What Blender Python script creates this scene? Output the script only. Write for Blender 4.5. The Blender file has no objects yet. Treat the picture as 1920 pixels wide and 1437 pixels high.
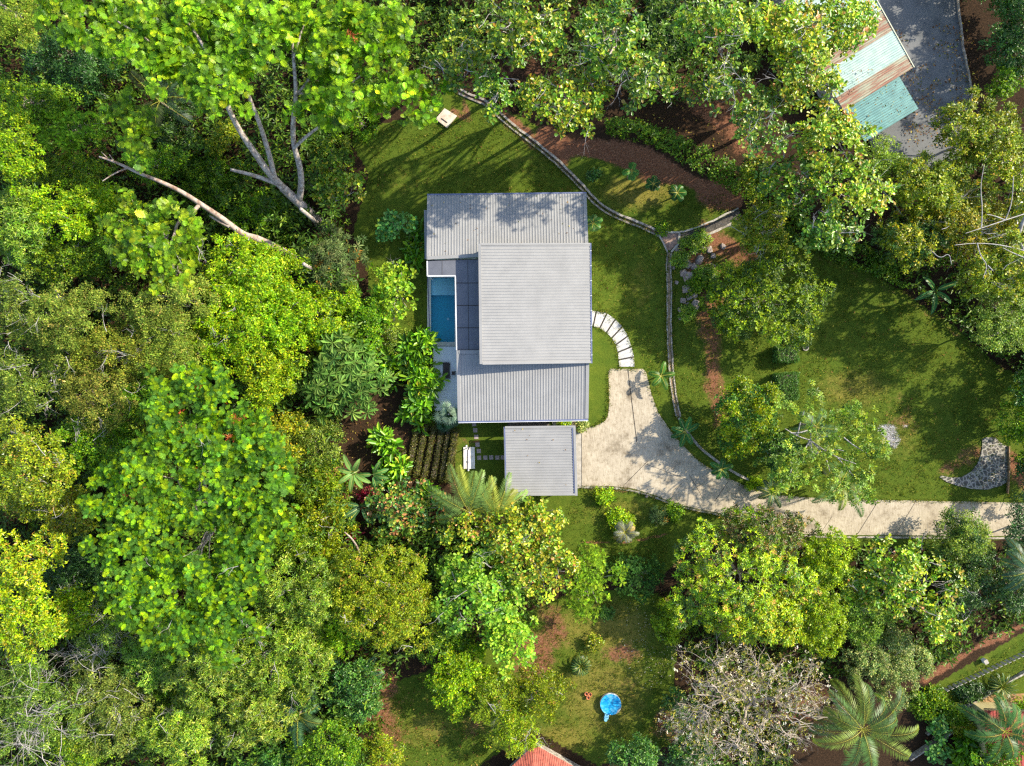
import bpy, math, random
import numpy as np
from mathutils import Vector

# ------------------------------------------------------------------ camera, sky, sun, exposure
SC = bpy.context.scene
H = 88.0                      # camera height above the lawn (m)
PXM = 15.0                    # photo pixels per metre on the lawn
CX, CY = 960.0, 718.5
cam_d = bpy.data.cameras.new("camera")
cam = bpy.data.objects.new("camera", cam_d)
SC.collection.objects.link(cam)
cam.location = (0, 0, H)
cam.rotation_euler = (0, 0, 0)
cam_d.sensor_width = 36.0
cam_d.lens = 36.0 * H / (1920 / PXM)
cam_d.clip_end = 3000
cam_d.clip_start = 0.5
SC.camera = cam

SUN_EL = math.radians(33.0)
SUN_AZ = math.atan2(0.915, 0.405)        # clockwise from +Y
world = bpy.data.worlds.new("World")
SC.world = world
world.use_nodes = True
wn = world.node_tree
bg = wn.nodes["Background"]
sky = wn.nodes.new("ShaderNodeTexSky")
sky.sky_type = 'NISHITA'
sky.sun_disc = False
sky.sun_elevation = SUN_EL
sky.sun_rotation = SUN_AZ
wn.links.new(sky.outputs[0], bg.inputs[0])
bg.inputs[1].default_value = 0.15
sd = bpy.data.lights.new("sun", 'SUN')
sd.energy = 4.4
sd.angle = math.radians(0.6)
sd.color = (1.0, 0.92, 0.76)
sun = bpy.data.objects.new("sun", sd)
SC.collection.objects.link(sun)
sdir = Vector((math.sin(SUN_AZ) * math.cos(SUN_EL), math.cos(SUN_AZ) * math.cos(SUN_EL), math.sin(SUN_EL)))
sun.rotation_euler = sdir.to_track_quat('Z', 'Y').to_euler()
sun.location = (60, 40, 60)
SC.view_settings.view_transform = 'Standard'
SC.view_settings.look = 'None'
SC.view_settings.exposure = 1.13
SC.view_settings.gamma = 1.0
SC.cycles.use_denoising = False
SC.cycles.filter_width = 1.3
SC.cycles.max_bounces = 8
SC.cycles.diffuse_bounces = 4
SC.cycles.transmission_bounces = 4
SC.cycles.transparent_max_bounces = 8

RNG = np.random.default_rng(7)
random.seed(7)
COL = SC.collection

# ------------------------------------------------------------------ placing helpers
def P(px, py, z=0.0):
    k = (H - z) / H / PXM
    return Vector(((px - CX) * k, (CY - py) * k, z))

def W2P(x, y, z=0.0):
    k = H / (H - z) * PXM
    return CX + x * k, CY - y * k

def sstep(t):
    t = np.clip(t, 0, 1)
    return t * t * (3 - 2 * t)

def seg_dist(x, y, pts):
    """distance from arrays x,y to a polyline given in world xy"""
    d = np.full(np.shape(x), 1e9)
    for (ax, ay), (bx, by) in zip(pts[:-1], pts[1:]):
        vx, vy = bx - ax, by - ay
        L = vx * vx + vy * vy + 1e-9
        t = np.clip(((x - ax) * vx + (y - ay) * vy) / L, 0, 1)
        d = np.minimum(d, np.hypot(x - ax - t * vx, y - ay - t * vy))
    return d

def inside(x, y, poly):
    c = np.zeros(np.shape(x), bool)
    n = len(poly)
    for i in range(n):
        ax, ay = poly[i]; bx, by = poly[(i + 1) % n]
        if ay == by: continue
        m = ((ay > y) != (by > y)) & (x < (bx - ax) * (y - ay) / (by - ay) + ax)
        c ^= m
    return c

def w(pts):
    return [((a - CX) / PXM, (CY - b) / PXM) for a, b in pts]

BANK = w([(840, 60), (985, 225), (1050, 262), (1140, 300), (1215, 330), (1290, 365), (1380, 400), (1480, 440), (1640, 500), (1760, 575), (1890, 690), (2300, 900), (2600, -1500), (700, -1500)])
RAV = w([(560, -1500), (560, 250), (640, 420), (680, 560), (660, 720), (640, 860), (600, 1050), (560, 1437), (560, 3000), (-3000, 3000), (-3000, -1500)])

def gz(x, y):
    x = np.asarray(x, float); y = np.asarray(y, float)
    ib = inside(x, y, BANK); db = seg_dist(x, y, BANK[:-2])
    ir = inside(x, y, RAV); dr = seg_dist(x, y, RAV[1:-2])
    z = np.where(ib, 2.2 * sstep(db / 4.0), 0.0)
    z = z - np.where(ir, 3.0 * sstep(dr / 16.0), 0.0)
    z = z + 0.05 * np.sin(x * 0.35) * np.cos(y * 0.29)* np.where(ib | ir, 4.0, 0.0)
    return z

def PG(px, py, dz=0.0):
    z = 0.0
    for _ in range(6):
        p = P(px, py, z + dz)
        z = float(gz(p.x, p.y))
    p = P(px, py, z + dz)
    return Vector((p.x, p.y, z + dz))

# ------------------------------------------------------------------ object helpers
def mesh_obj(name, verts, faces, mat=None, parent=None, smooth=False, loc=None, mats=None, fmat=None):
    me = bpy.data.meshes.new(name)
    base = Vector(parent_world(parent)) if parent is not None else Vector((0, 0, 0))
    if parent is None and loc is not None:
        base = Vector(loc)
    v = [(p[0] - base.x, p[1] - base.y, p[2] - base.z) for p in verts]
    me.from_pydata(v, [], faces)
    o = bpy.data.objects.new(name, me)
    if mat: me.materials.append(mat)
    if mats:
        for m in mats: me.materials.append(m)
        me.polygons.foreach_set("material_index", fmat)
    if smooth:
        me.polygons.foreach_set("use_smooth", [True] * len(me.polygons))
    me.update()
    COL.objects.link(o)
    if parent is not None:
        o.parent = parent
    elif loc is not None:
        o.location = base
    return o

def parent_world(o):
    p = Vector((0, 0, 0))
    while o is not None:
        p = p + Vector(o.location); o = o.parent
    return p

def tag(o, label=None, cat=None, group=None, kind=None):
    if label: o["label"] = label
    if cat: o["category"] = cat
    if group: o["group"] = group
    if kind: o["kind"] = kind
    return o

def thing(name, loc, label, cat, group=None):
    o = bpy.data.objects.new(name, None)
    o.empty_display_size = 0.3
    o.location = loc
    COL.objects.link(o)
    return tag(o, label, cat, group)

class MB:
    """collects simple solids into one mesh"""
    def __init__(s): s.v = []; s.f = []
    def quad(s, a, b, c, d):
        n = len(s.v); s.v += [a, b, c, d]; s.f.append((n, n + 1, n + 2, n + 3))
    def prism(s, poly, z0, z1):
        n = len(s.v); k = len(poly)
        z0s = z0 if hasattr(z0, '__len__') else [z0] * k
        z1s = z1 if hasattr(z1, '__len__') else [z1] * k
        s.v += [(p[0], p[1], a) for p, a in zip(poly, z0s)] + [(p[0], p[1], a) for p, a in zip(poly, z1s)]
        ar = sum(poly[i][0] * poly[(i + 1) % k][1] - poly[(i + 1) % k][0] * poly[i][1] for i in range(k))
        idx = list(range(k))
        if ar < 0: idx = idx[::-1]
        s.f.append(tuple(n + k + i for i in idx)); s.f.append(tuple(n + i for i in idx[::-1]))
        for q in range(k):
            i = idx[q]; j = idx[(q + 1) % k]
            s.f.append((n + i, n + j, n + k + j, n + k + i))
    def box(s, c, d, rz=0.0):
        cx, cy, cz = c; hx, hy, hz = d[0] / 2, d[1] / 2, d[2] / 2
        ca, sa = math.cos(rz), math.sin(rz)
        s.prism([(cx + x * ca - y * sa, cy + x * sa + y * ca) for x, y in ((-hx, -hy), (hx, -hy), (hx, hy), (-hx, hy))], cz - hz, cz + hz)
    def tube(s, pts, rad, n=6, cap=True):
        pts = [Vector(p) for p in pts]
        if not hasattr(rad, '__len__'): rad = [rad] * len(pts)
        base = len(s.v)
        up = Vector((0.13, 0.21, 1)).normalized()
        for i, p in enumerate(pts):
            d = (pts[min(i + 1, len(pts) - 1)] - pts[max(i - 1, 0)])
            if d.length < 1e-6: d = Vector((0, 0, 1))
            d.normalize()
            a = d.cross(up)
            if a.length < 0.05: a = d.cross(Vector((1, 0, 0)))
            a.normalize(); b = d.cross(a)
            for k in range(n):
                t = 2 * math.pi * k / n
                q = p + (a * math.cos(t) + b * math.sin(t)) * rad[i]
                s.v.append((q.x, q.y, q.z))
        for i in range(len(pts) - 1):
            for k in range(n):
                a0 = base + i * n + k; a1 = base + i * n + (k + 1) % n
                s.f.append((a0, a1, a1 + n, a0 + n))
        if cap:
            s.f.append(tuple(base + k for k in range(n))[::-1])
            s.f.append(tuple(base + (len(pts) - 1) * n + k for k in range(n)))
    def build(s, name, mat, parent=None, smooth=False, loc=None):
        return mesh_obj(name, s.v, s.f, mat, parent, smooth, loc)

# ------------------------------------------------------------------ materials
def new_mat(name):
    m = bpy.data.materials.new(name); m.use_nodes = True
    nt = m.node_tree
    return m, nt, nt.nodes["Principled BSDF"]

def N(nt, typ, **kw):
    n = nt.nodes.new(typ)
    for k, v in kw.items():
        if k == 'inp':
            for a, b in v.items(): n.inputs[a].default_value = b
        else: setattr(n, k, v)
    return n

def ramp(nt, stops):
    n = nt.nodes.new("ShaderNodeValToRGB")
    e = n.color_ramp.elements
    while len(e) < len(stops): e.new(0.5)
    for i, (p, c) in enumerate(stops):
        e[i].position = p; e[i].color = tuple(c) + (1,) if len(c) == 3 else c
    return n

def noisy_mat(name, c1, c2, scale=1.0, rough=0.8, metal=0.0, bump=0.0, bscale=None, c3=None, detail=6, stretch=None, spec=0.3, pos=(0.35, 0.65)):
    m, nt, b = new_mat(name)
    tc = N(nt, "ShaderNodeTexCoord")
    src = tc.outputs["Object"]
    if stretch:
        mp = N(nt, "ShaderNodeMapping"); mp.inputs["Scale"].default_value = stretch[:3]
        if len(stretch) > 3: mp.inputs["Rotation"].default_value = (0, 0, stretch[3])
        nt.links.new(src, mp.inputs[0]); src = mp.outputs[0]
    n1 = N(nt, "ShaderNodeTexNoise", inp={"Scale": scale, "Detail": detail, "Roughness": 0.65})
    nt.links.new(src, n1.inputs["Vector"])
    st = [(pos[0], c1), (pos[1], c2)]
    if c3: st = [(pos[0], c1), ((pos[0] + pos[1]) / 2, c2), (pos[1] + 0.05, c3)]
    r = ramp(nt, st)
    nt.links.new(n1.outputs["Fac"], r.inputs[0])
    nt.links.new(r.outputs[0], b.inputs["Base Color"])
    b.inputs["Roughness"].default_value = rough
    b.inputs["Metallic"].default_value = metal
    b.inputs["Specular IOR Level"].default_value = spec
    if bump:
        n2 = N(nt, "ShaderNodeTexNoise", inp={"Scale": bscale or scale * 8, "Detail": 5})
        nt.links.new(src, n2.inputs["Vector"])
        bp = N(nt, "ShaderNodeBump", inp={"Strength": bump, "Distance": 0.05})
        nt.links.new(n2.outputs["Fac"], bp.inputs["Height"])
        nt.links.new(bp.outputs[0], b.inputs["Normal"])
    return m

def leaf_material(name, gloss=0.35, transl=0.35, rough=0.45, two_tone=True):
    m, nt, b = new_mat(name)
    at = N(nt, "ShaderNodeAttribute", attribute_name="tint")
    b.inputs["Roughness"].default_value = rough
    b.inputs["Specular IOR Level"].default_value = gloss
    nt.links.new(at.outputs["Color"], b.inputs["Base Color"])
    tr = N(nt, "ShaderNodeBsdfTranslucent")
    mul = N(nt, "ShaderNodeMix", data_type='RGBA', blend_type='MULTIPLY')
    mul.inputs[0].default_value = 1.0
    nt.links.new(at.outputs["Color"], mul.inputs[6]); mul.inputs[7].default_value = (1.25, 1.2, 0.5, 1)
    nt.links.new(mul.outputs[2], tr.inputs["Color"])
    mx = N(nt, "ShaderNodeMixShader"); mx.inputs[0].default_value = transl
    nt.links.new(b.outputs[0], mx.inputs[1]); nt.links.new(tr.outputs[0], mx.inputs[2])
    nt.links.new(mx.outputs[0], nt.nodes["Material Output"].inputs[0])
    return m

M = {}
M['leaf'] = leaf_material("leaf", 0.28, 0.38, 0.40)
M['leaf_gloss'] = leaf_material("glossy leaf", 0.42, 0.30, 0.33)
M['leaf_soft'] = leaf_material("soft leaf", 0.15, 0.45, 0.7)
M['bark'] = noisy_mat("grey bark", (0.16, 0.12, 0.09), (0.48, 0.42, 0.37), 3.0, 0.9, bump=0.6, bscale=14)
M['bark_dark'] = noisy_mat("brown bark", (0.06, 0.045, 0.03), (0.2, 0.15, 0.11), 3.0, 0.9, bump=0.6, bscale=14)
M['bark_pale'] = noisy_mat("pale weathered wood", (0.17, 0.10, 0.065), (0.34, 0.26, 0.21), 1.3, 0.85, bump=0.7, bscale=12, c3=(0.46, 0.40, 0.36))
M['twig'] = noisy_mat("grey twig", (0.22, 0.20, 0.18), (0.42, 0.39, 0.37), 2.0, 0.8)
M['twig_tan'] = noisy_mat("tan twig", (0.22, 0.175, 0.13), (0.46, 0.39, 0.31), 2.0, 0.8)

# ------------------------------------------------------------------ leaf templates (x across, y along, z up; unit length)
def _frond():
    v = []; f = []
    n = 6
    for i in range(n):
        y0 = 0.05 + 0.14 * i; y1 = y0 + 0.112
        wd = [0.34, 0.47, 0.52, 0.50, 0.40, 0.26][i]
        for s in (-1, 1):
            k = len(v)
            v += [(0, y0, 0), (s * wd * 0.75, y0 + 0.05 + .02 * i, 0.06), (s * wd, y0 + 0.12 + .025 * i, 0.03), (s * wd * .72, y1 + 0.05 + .02 * i, 0.05), (0, y1, 0)]
            f.append((k, k + 1, k + 2, k + 3, k + 4) if s > 0 else (k, k + 4, k + 3, k + 2, k + 1))
    k = len(v)
    v += [(0, 0.84, 0), (0.13, 0.93, 0), (0, 1.04, -0.03), (-0.13, 0.93, 0)]
    f.append((k, k + 1, k + 2, k + 3))
    return np.array(v, float), f

TPL = {
    'diamond': (np.array([(0, 0, 0), (0.5, 0.45, 0.03), (0, 1, -0.06), (-0.5, 0.45, 0.03)], float), [(0, 1, 2, 3)]),
    'lance': (np.array([(0, 0, 0), (0.5, 0.4, 0.08), (0, 1, -0.12), (-0.5, 0.4, 0.08)], float), [(0, 1, 2), (0, 2, 3)]),
    'obov': (np.array([(0, 0, 0), (0.34, 0.4, 0.07), (0.5, 0.74, 0.06), (0, 1, -0.08), (-0.5, 0.74, 0.06), (-0.34, 0.4, 0.07)], float), [(0, 1, 2, 3), (0, 3, 4, 5)]),
    'frond': _frond(),
}

class Leaves:
    def __init__(s): s.V = []; s.C = []; s.F = []; s.n = 0
    def add(s, base, axis, normal, L, Wd, col, tpl):
        """all arrays: base, axis, normal (n,3) ; L, Wd (n,) ; col (n,3)"""
        tv, tf = TPL[tpl]
        n = len(base)
        if n == 0: return
        axis = axis / (np.linalg.norm(axis, axis=1, keepdims=True) + 1e-9)
        side = np.cross(axis, normal); side /= (np.linalg.norm(side, axis=1, keepdims=True) + 1e-9)
        nrm = np.cross(side, axis)
        X = tv[None, :, 0, None] * Wd[:, None, None] * side[:, None, :]
        Y = tv[None, :, 1, None] * L[:, None, None] * axis[:, None, :]
        Z = tv[None, :, 2, None] * L[:, None, None] * nrm[:, None, :]
        V = base[:, None, :] + X + Y + Z
        k = len(tv)
        cc = np.repeat(col, k, axis=0)
        if tpl == 'frond':     # each leaflet has its own shade of green
            lf = np.exp(RNG.normal(0, .20, (n, 13))); lf = np.concatenate([np.repeat(lf[:, :12], 5, 1), np.repeat(lf[:, 12:], k - 60, 1)], 1)
            cc = cc * lf.reshape(-1, 1)
        s.V.append(V.reshape(-1, 3)); s.C.append(cc)
        off = s.n + np.arange(n) * k
        for face in tf:
            s.F.append((len(face), off[:, None] + np.array(face)[None, :]))
        s.n += n * k
    def build(s, name, mat, parent=None, smooth=False):
        V = np.concatenate(s.V); C = np.concatenate(s.C)
        base = np.array(parent_world(parent)) if parent is not None else np.zeros(3)
        V = V - base
        me = bpy.data.meshes.new(name)
        me.vertices.add(len(V)); me.vertices.foreach_set("co", V.astype(np.float32).ravel())
        loops = np.concatenate([f.ravel() for _, f in s.F])
        sizes = np.concatenate([np.full(len(f), k) for k, f in s.F])
        me.loops.add(len(loops)); me.loops.foreach_set("vertex_index", loops.astype(np.int32))
        me.polygons.add(len(sizes))
        starts = np.concatenate([[0], np.cumsum(sizes)[:-1]])
        me.polygons.foreach_set("loop_start", starts.astype(np.int32))
        me.update(calc_edges=True)
        at = me.color_attributes.new("tint", 'FLOAT_COLOR', 'POINT')
        at.data.foreach_set("color", np.hstack([C, np.ones((len(C), 1))]).astype(np.float32).ravel())
        me.materials.append(mat)
        o = bpy.data.objects.new(name, me)
        COL.objects.link(o)
        if parent is not None: o.parent = parent
        return o

def unit(a):
    return a / (np.linalg.norm(a, axis=-1, keepdims=True) + 1e-9)

def rosettes(buf, C, Nn, sp, rng, boost=None):
    """leaf rosettes at points C with normals Nn, species dict sp"""
    n = len(C)
    if n == 0: return
    k = sp['k']
    r = rng.normal(size=(n, 3)); t = unit(np.cross(Nn, r)); b = np.cross(Nn, t)
    phi = rng.uniform(0, 2 * np.pi, (n, 1)) + np.arange(k)[None, :] * 2 * np.pi / k + rng.normal(0, 0.25, (n, k))
    tilt = sp['tilt'] + rng.normal(0, sp.get('tj', 0.3), (n, k))
    d = np.cos(phi)[..., None] * t[:, None, :] + np.sin(phi)[..., None] * b[:, None, :]
    NN = Nn[:, None, :]
    axis = d * np.cos(tilt)[..., None] + NN * np.sin(tilt)[..., None]
    nor = NN * np.cos(tilt)[..., None] - d * np.sin(tilt)[..., None]
    cs = rng.uniform(0.75, 1.25, (n, 1))
    L = sp['L'] * cs * rng.uniform(0.75, 1.2, (n, k))
    Wd = L * sp['W'] / sp['L'] * rng.uniform(0.85, 1.15, (n, k))
    pal = np.array([p[1:] for p in sp['pal']], float); pw = np.array([p[0] for p in sp['pal']], float); pw /= pw.sum()
    ci = rng.choice(len(pal), size=n, p=pw)
    ci = np.repeat(ci[:, None], k, 1)
    sw = rng.random((n, k)) < sp.get('mix', 0.35)
    ci = np.where(sw, rng.choice(len(pal), size=(n, k), p=pw), ci)
    col = pal[ci]
    val = np.exp(rng.normal(0, 0.15, (n, 1, 1)) + rng.normal(0, 0.22, (n, k, 1)) - .02)
    col = col * val * (1 + rng.normal(0, 0.06, (n, k, 3)))
    if boost is not None: col = col * boost[:, None, None]
    col = col * np.array([1.21, 1.10, 0.80])
    base = C[:, None, :] + d * sp.get('off', 0.03) + rng.normal(0, sp.get('scat', 0.04), (n, k, 3))
    buf.add(base.reshape(-1, 3), axis.reshape(-1, 3), nor.reshape(-1, 3), L.ravel(), Wd.ravel(), np.clip(col.reshape(-1, 3), 0.003, 0.9), sp['tpl'])
# ------------------------------------------------------------------ species
SP = {
 # bright ferny fronds
 'flame': dict(tpl='frond', k=7, L=0.92, W=0.80, tilt=0.25, tj=0.28, dens=0.55, rs=0.9, sub=1.25, mix=0.75, off=0.1, scat=0.12, mat='leaf',
    pal=[(5, .16, .31, .014), (3.4, .10, .22, .014), (2.2, .28, .40, .015), (1.4, .05, .13, .012)]),
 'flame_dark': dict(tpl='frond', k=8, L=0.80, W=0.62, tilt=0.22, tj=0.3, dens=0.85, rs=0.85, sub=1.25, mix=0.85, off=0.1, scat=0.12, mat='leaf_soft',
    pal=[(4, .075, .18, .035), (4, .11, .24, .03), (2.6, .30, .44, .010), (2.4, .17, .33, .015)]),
 # big paddle leaves in rosettes
 'almond': dict(tpl='obov', k=6, L=0.62, W=0.34, tilt=0.30, tj=0.35, dens=1.5, rs=0.75, sub=0.8, mix=0.55, off=0.05, scat=0.10, mat='leaf_gloss',
    pal=[(4, .065, .17, .02), (3, .13, .25, .02), (2.4, .26, .35, .03), (0.25, .36, .28, .07), (0.1, .38, .20, .09)]),
 'almond_gold': dict(tpl='obov', k=6, L=0.62, W=0.34, tilt=0.3, tj=0.35, dens=1.7, rs=0.75, sub=1.0, mix=0.5, off=0.05, scat=0.10, mat='leaf_gloss',
    pal=[(3.4, .11, .25, .02), (3, .21, .35, .02), (2.6, .36, .42, .03), (0.5, .44, .34, .06), (0.12, .40, .19, .08)]),
 'almond_pink': dict(tpl='obov', k=6, L=0.62, W=0.36, tilt=0.3, tj=0.35, dens=1.7, rs=0.75, sub=1.0, mix=0.6, off=0.05, scat=0.10, mat='leaf_gloss',
    pal=[(3, .07, .19, .05), (3, .15, .28, .05), (1.8, .33, .38, .06), (1.4, .46, .22, .11)]),
 'almond_light': dict(tpl='obov', k=6, L=0.64, W=0.36, tilt=0.3, tj=0.35, dens=1.4, rs=0.6, sub=1.1, mix=0.5, off=0.05, scat=0.08, mat='leaf',
    pal=[(3, .20, .38, .03), (3, .30, .45, .04), (1, .10, .26, .03)]),
 'almond_teal': dict(tpl='obov', k=6, L=0.66, W=0.38, tilt=0.3, tj=0.35, dens=1.4, rs=0.6, sub=1.1, mix=0.5, off=0.05, scat=0.08, mat='leaf',
    pal=[(3, .07, .22, .06), (2, .13, .30, .08), (.7, .25, .38, .04)]),
 # small leaved forest trees
 'small': dict(tpl='diamond', k=5, L=0.36, W=0.17, tilt=0.45, tj=0.45, dens=6.8, rs=0.75, sub=1.15, mix=0.4, scat=0.09, mat='leaf',
    pal=[(4, .085, .20, .012), (3, .15, .29, .012), (2, .25, .36, .015), (1.5, .045, .12, .012)]),
 'small_bright': dict(tpl='diamond', k=5, L=0.40, W=0.19, tilt=0.45, tj=0.45, dens=6.0, rs=0.8, sub=1.15, mix=0.4, scat=0.09, mat='leaf',
    pal=[(4, .15, .32, .008), (3, .24, .40, .01), (2, .36, .46, .015), (1, .07, .18, .01)]),
 'small_yellow': dict(tpl='diamond', k=5, L=0.34, W=0.16, tilt=0.5, tj=0.45, dens=7.2, rs=0.7, sub=1.15, mix=0.3, scat=0.09, mat='leaf',
    pal=[(4, .19, .30, .012), (3, .28, .37, .015), (1.8, .10, .2, .012), (.3, .42, .28, .06)]),
 'olive': dict(tpl='diamond', k=5, L=0.30, W=0.15, tilt=0.5, tj=0.5, dens=8.0, rs=0.8, sub=1.1, mix=0.3, scat=0.10, mat='leaf_soft',
    pal=[(4, .15, .21, .035), (3, .24, .28, .05), (2, .09, .14, .03), (.7, .33, .27, .08)]),
 'grey_green': dict(tpl='diamond', k=5, L=0.33, W=0.14, tilt=0.5, tj=0.5, dens=7.5, rs=0.8, sub=1.15, mix=0.3, scat=0.10, mat='leaf',
    pal=[(4, .09, .17, .03), (3, .15, .24, .04), (2, .23, .31, .06), (1, .05, .1, .025)]),
 'gold': dict(tpl='diamond', k=5, L=0.38, W=0.18, tilt=0.5, tj=0.45, dens=6.2, rs=0.65, sub=1.1, mix=0.4, scat=0.09, mat='leaf_gloss',
    pal=[(3, .18, .26, .012), (3, .28, .32, .015), (2, .10, .17, .012), (.4, .34, .22, .05)]),
 'lime': dict(tpl='lance', k=6, L=0.48, W=0.2, tilt=0.4, tj=0.4, dens=4.6, rs=0.8, sub=1.1, mix=0.4, scat=0.1, mat='leaf_gloss',
    pal=[(4, .22, .38, .008), (3, .36, .46, .01), (1.5, .1, .24, .01), (.5, .48, .36, .04)]),
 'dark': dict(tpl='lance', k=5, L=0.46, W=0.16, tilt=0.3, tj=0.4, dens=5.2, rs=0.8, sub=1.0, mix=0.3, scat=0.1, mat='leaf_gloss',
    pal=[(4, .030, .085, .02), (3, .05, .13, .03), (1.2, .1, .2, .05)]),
 'dark_round': dict(tpl='obov', k=6, L=0.40, W=0.2, tilt=0.35, tj=0.4, dens=4.2, rs=0.6, sub=1.2, mix=0.3, scat=0.08, mat='leaf_gloss',
    pal=[(4, .04, .13, .022), (3, .07, .19, .03), (1.2, .14, .28, .05)]),
 'lance_bright': dict(tpl='lance', k=8, L=0.52, W=0.13, tilt=0.35, tj=0.35, dens=3.8, rs=0.7, sub=1.15, mix=0.25, scat=0.06, mat='leaf_gloss',
    pal=[(4, .13, .27, .02), (3, .22, .35, .03), (1.5, .32, .42, .06), (1, .06, .15, .02)]),
 'mango': dict(tpl='lance', k=9, L=0.46, W=0.15, tilt=0.3, tj=0.3, dens=3.2, rs=0.55, sub=1.35, mix=0.12, scat=0.05, mat='leaf_gloss',
    pal=[(3, .17, .32, .012), (5, .33, .46, .010), (1.0, .05, .12, .02), (.8, .52, .32, .09)]),
 'mango_dull': dict(tpl='lance', k=8, L=0.42, W=0.15, tilt=0.3, tj=0.3, dens=3.6, rs=0.6, sub=1.2, mix=0.15, scat=0.05, mat='leaf_gloss',
    pal=[(3, .07, .13, .02), (2, .14, .21, .02), (2, .16, .11, .05), (.6, .36, .24, .09)]),
 'tuft': dict(tpl='obov', k=7, L=0.44, W=0.2, tilt=0.35, tj=0.3, dens=2.5, rs=0.5, sub=0.72, mix=0.2, scat=0.06, mat='leaf',
    pal=[(4, .30, .42, .012), (3, .20, .34, .012), (1.5, .07, .15, .015)]),
 'tuft_dark': dict(tpl='obov', k=6, L=0.38, W=0.18, tilt=0.35, tj=0.3, dens=3.0, rs=0.6, sub=0.9, mix=0.2, scat=0.06, mat='leaf',
    pal=[(4, .05, .11, .02), (2, .10, .18, .02)]),
 'acid': dict(tpl='diamond', k=7, L=0.38, W=0.17, tilt=0.5, tj=0.4, dens=6.2, rs=0.7, sub=1.2, mix=0.3, scat=0.08, mat='leaf',
    pal=[(4, .20, .34, .010), (3, .28, .40, .012), (1.8, .09, .20, .010)]),
 'shade_yellow': dict(tpl='diamond', k=6, L=0.42, W=0.2, tilt=0.4, tj=0.4, dens=5.2, rs=0.8, sub=1.05, mix=0.3, scat=0.1, mat='leaf',
    pal=[(4, .13, .20, .012), (3, .25, .29, .015), (1.5, .06, .12, .012), (.6, .38, .33, .03)]),
 'variegated': dict(tpl='diamond', k=6, L=0.30, W=0.15, tilt=0.5, tj=0.4, dens=8.0, rs=0.7, sub=1.2, mix=0.6, scat=0.08, mat='leaf',
    pal=[(3, .42, .46, .20), (3, .22, .33, .10), (2.5, .08, .17, .05)]),
 'whorl': dict(tpl='obov', k=9, L=0.50, W=0.19, tilt=0.15, tj=0.2, dens=1.7, rs=0.75, sub=1.25, mix=0.15, scat=0.03, mat='leaf',
    pal=[(4, .12, .26, .035), (3, .18, .33, .035), (2, .28, .40, .03)]),
 'umbrella': dict(tpl='obov', k=10, L=0.98, W=0.26, tilt=-0.05, tj=0.08, upj=0.12, dens=0.42, rs=0.9, sub=1.1, mix=0.05, off=0.05, scat=0.02, mat='leaf_soft',
    pal=[(4, .10, .22, .05), (3, .16, .29, .07), (1, .06, .15, .04)]),
 'umbrella_grey': dict(tpl='lance', k=10, L=0.78, W=0.17, tilt=0.0, tj=0.12, upj=0.2, dens=1.0, rs=0.8, sub=1.25, mix=0.08, off=0.05, scat=0.02, mat='leaf_soft',
    pal=[(4, .13, .22, .08), (3, .20, .29, .12), (1, .07, .14, .05), (.6, .5, .3, .06)]),
 'fern': dict(tpl='frond', k=5, L=0.55, W=0.30, tilt=0.3, tj=0.4, dens=1.9, rs=0.8, sub=1.1, mix=0.3, scat=0.1, mat='leaf_soft',
    pal=[(4, .15, .28, .02), (3, .22, .35, .02), (1.5, .07, .15, .02)]),
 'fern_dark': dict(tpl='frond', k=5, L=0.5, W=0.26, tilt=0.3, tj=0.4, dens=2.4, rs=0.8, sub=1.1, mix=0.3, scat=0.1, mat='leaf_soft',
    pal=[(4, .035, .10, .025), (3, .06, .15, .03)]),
 'ginger': dict(tpl='obov', k=8, L=1.25, W=0.33, tilt=0.35, tj=0.35, dens=1.2, rs=0.7, sub=1.0, mix=0.4, off=0.1, scat=0.12, mat='leaf_gloss',
    pal=[(4, .11, .29, .015), (3, .2, .4, .02), (1, .05, .15, .015), (.2, .45, .42, .05)]),
 'croton': dict(tpl='obov', k=7, L=0.55, W=0.22, tilt=0.5, tj=0.4, dens=2.6, rs=0.5, sub=1.2, mix=0.3, scat=0.1, mat='leaf_gloss',
    pal=[(3, .26, .02, .07), (2, .12, .02, .03), (1, .4, .05, .1)]),
 'hedge': dict(tpl='diamond', k=6, L=0.22, W=0.12, tilt=0.5, tj=0.5, dens=16.0, rs=0.5, sub=1.2, mix=0.3, scat=0.06, mat='leaf',
    pal=[(4, .06, .16, .035), (3, .10, .21, .05)]),
}

LEAF_SCALE = 0.74
for _k, _s in SP.items():
    if _s['tpl'] != 'lance' or _k in ('dark', 'lime'):
        if _k in ('hedge', 'ginger', 'croton', 'umbrella', 'umbrella_grey'): continue
    _s['L'] *= LEAF_SCALE; _s['W'] *= LEAF_SCALE; _s['dens'] *= LEAF_SCALE ** -1.75
for _k in ('olive', 'grey_green', 'shade_yellow'):
    SP[_k]['pal'] = [(p[0], p[1] * 1.2, p[2] * 1.2, p[3] * 1.1) for p in SP[_k]['pal']]
SP['mango'].update(dens=2.6, upj=.35, rs=.5); SP['mango_dull'].update(upj=.4)

def bumps(rng, n, lo=0.85, hi=1.15):
    return rng.uniform(lo, hi, n)

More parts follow.
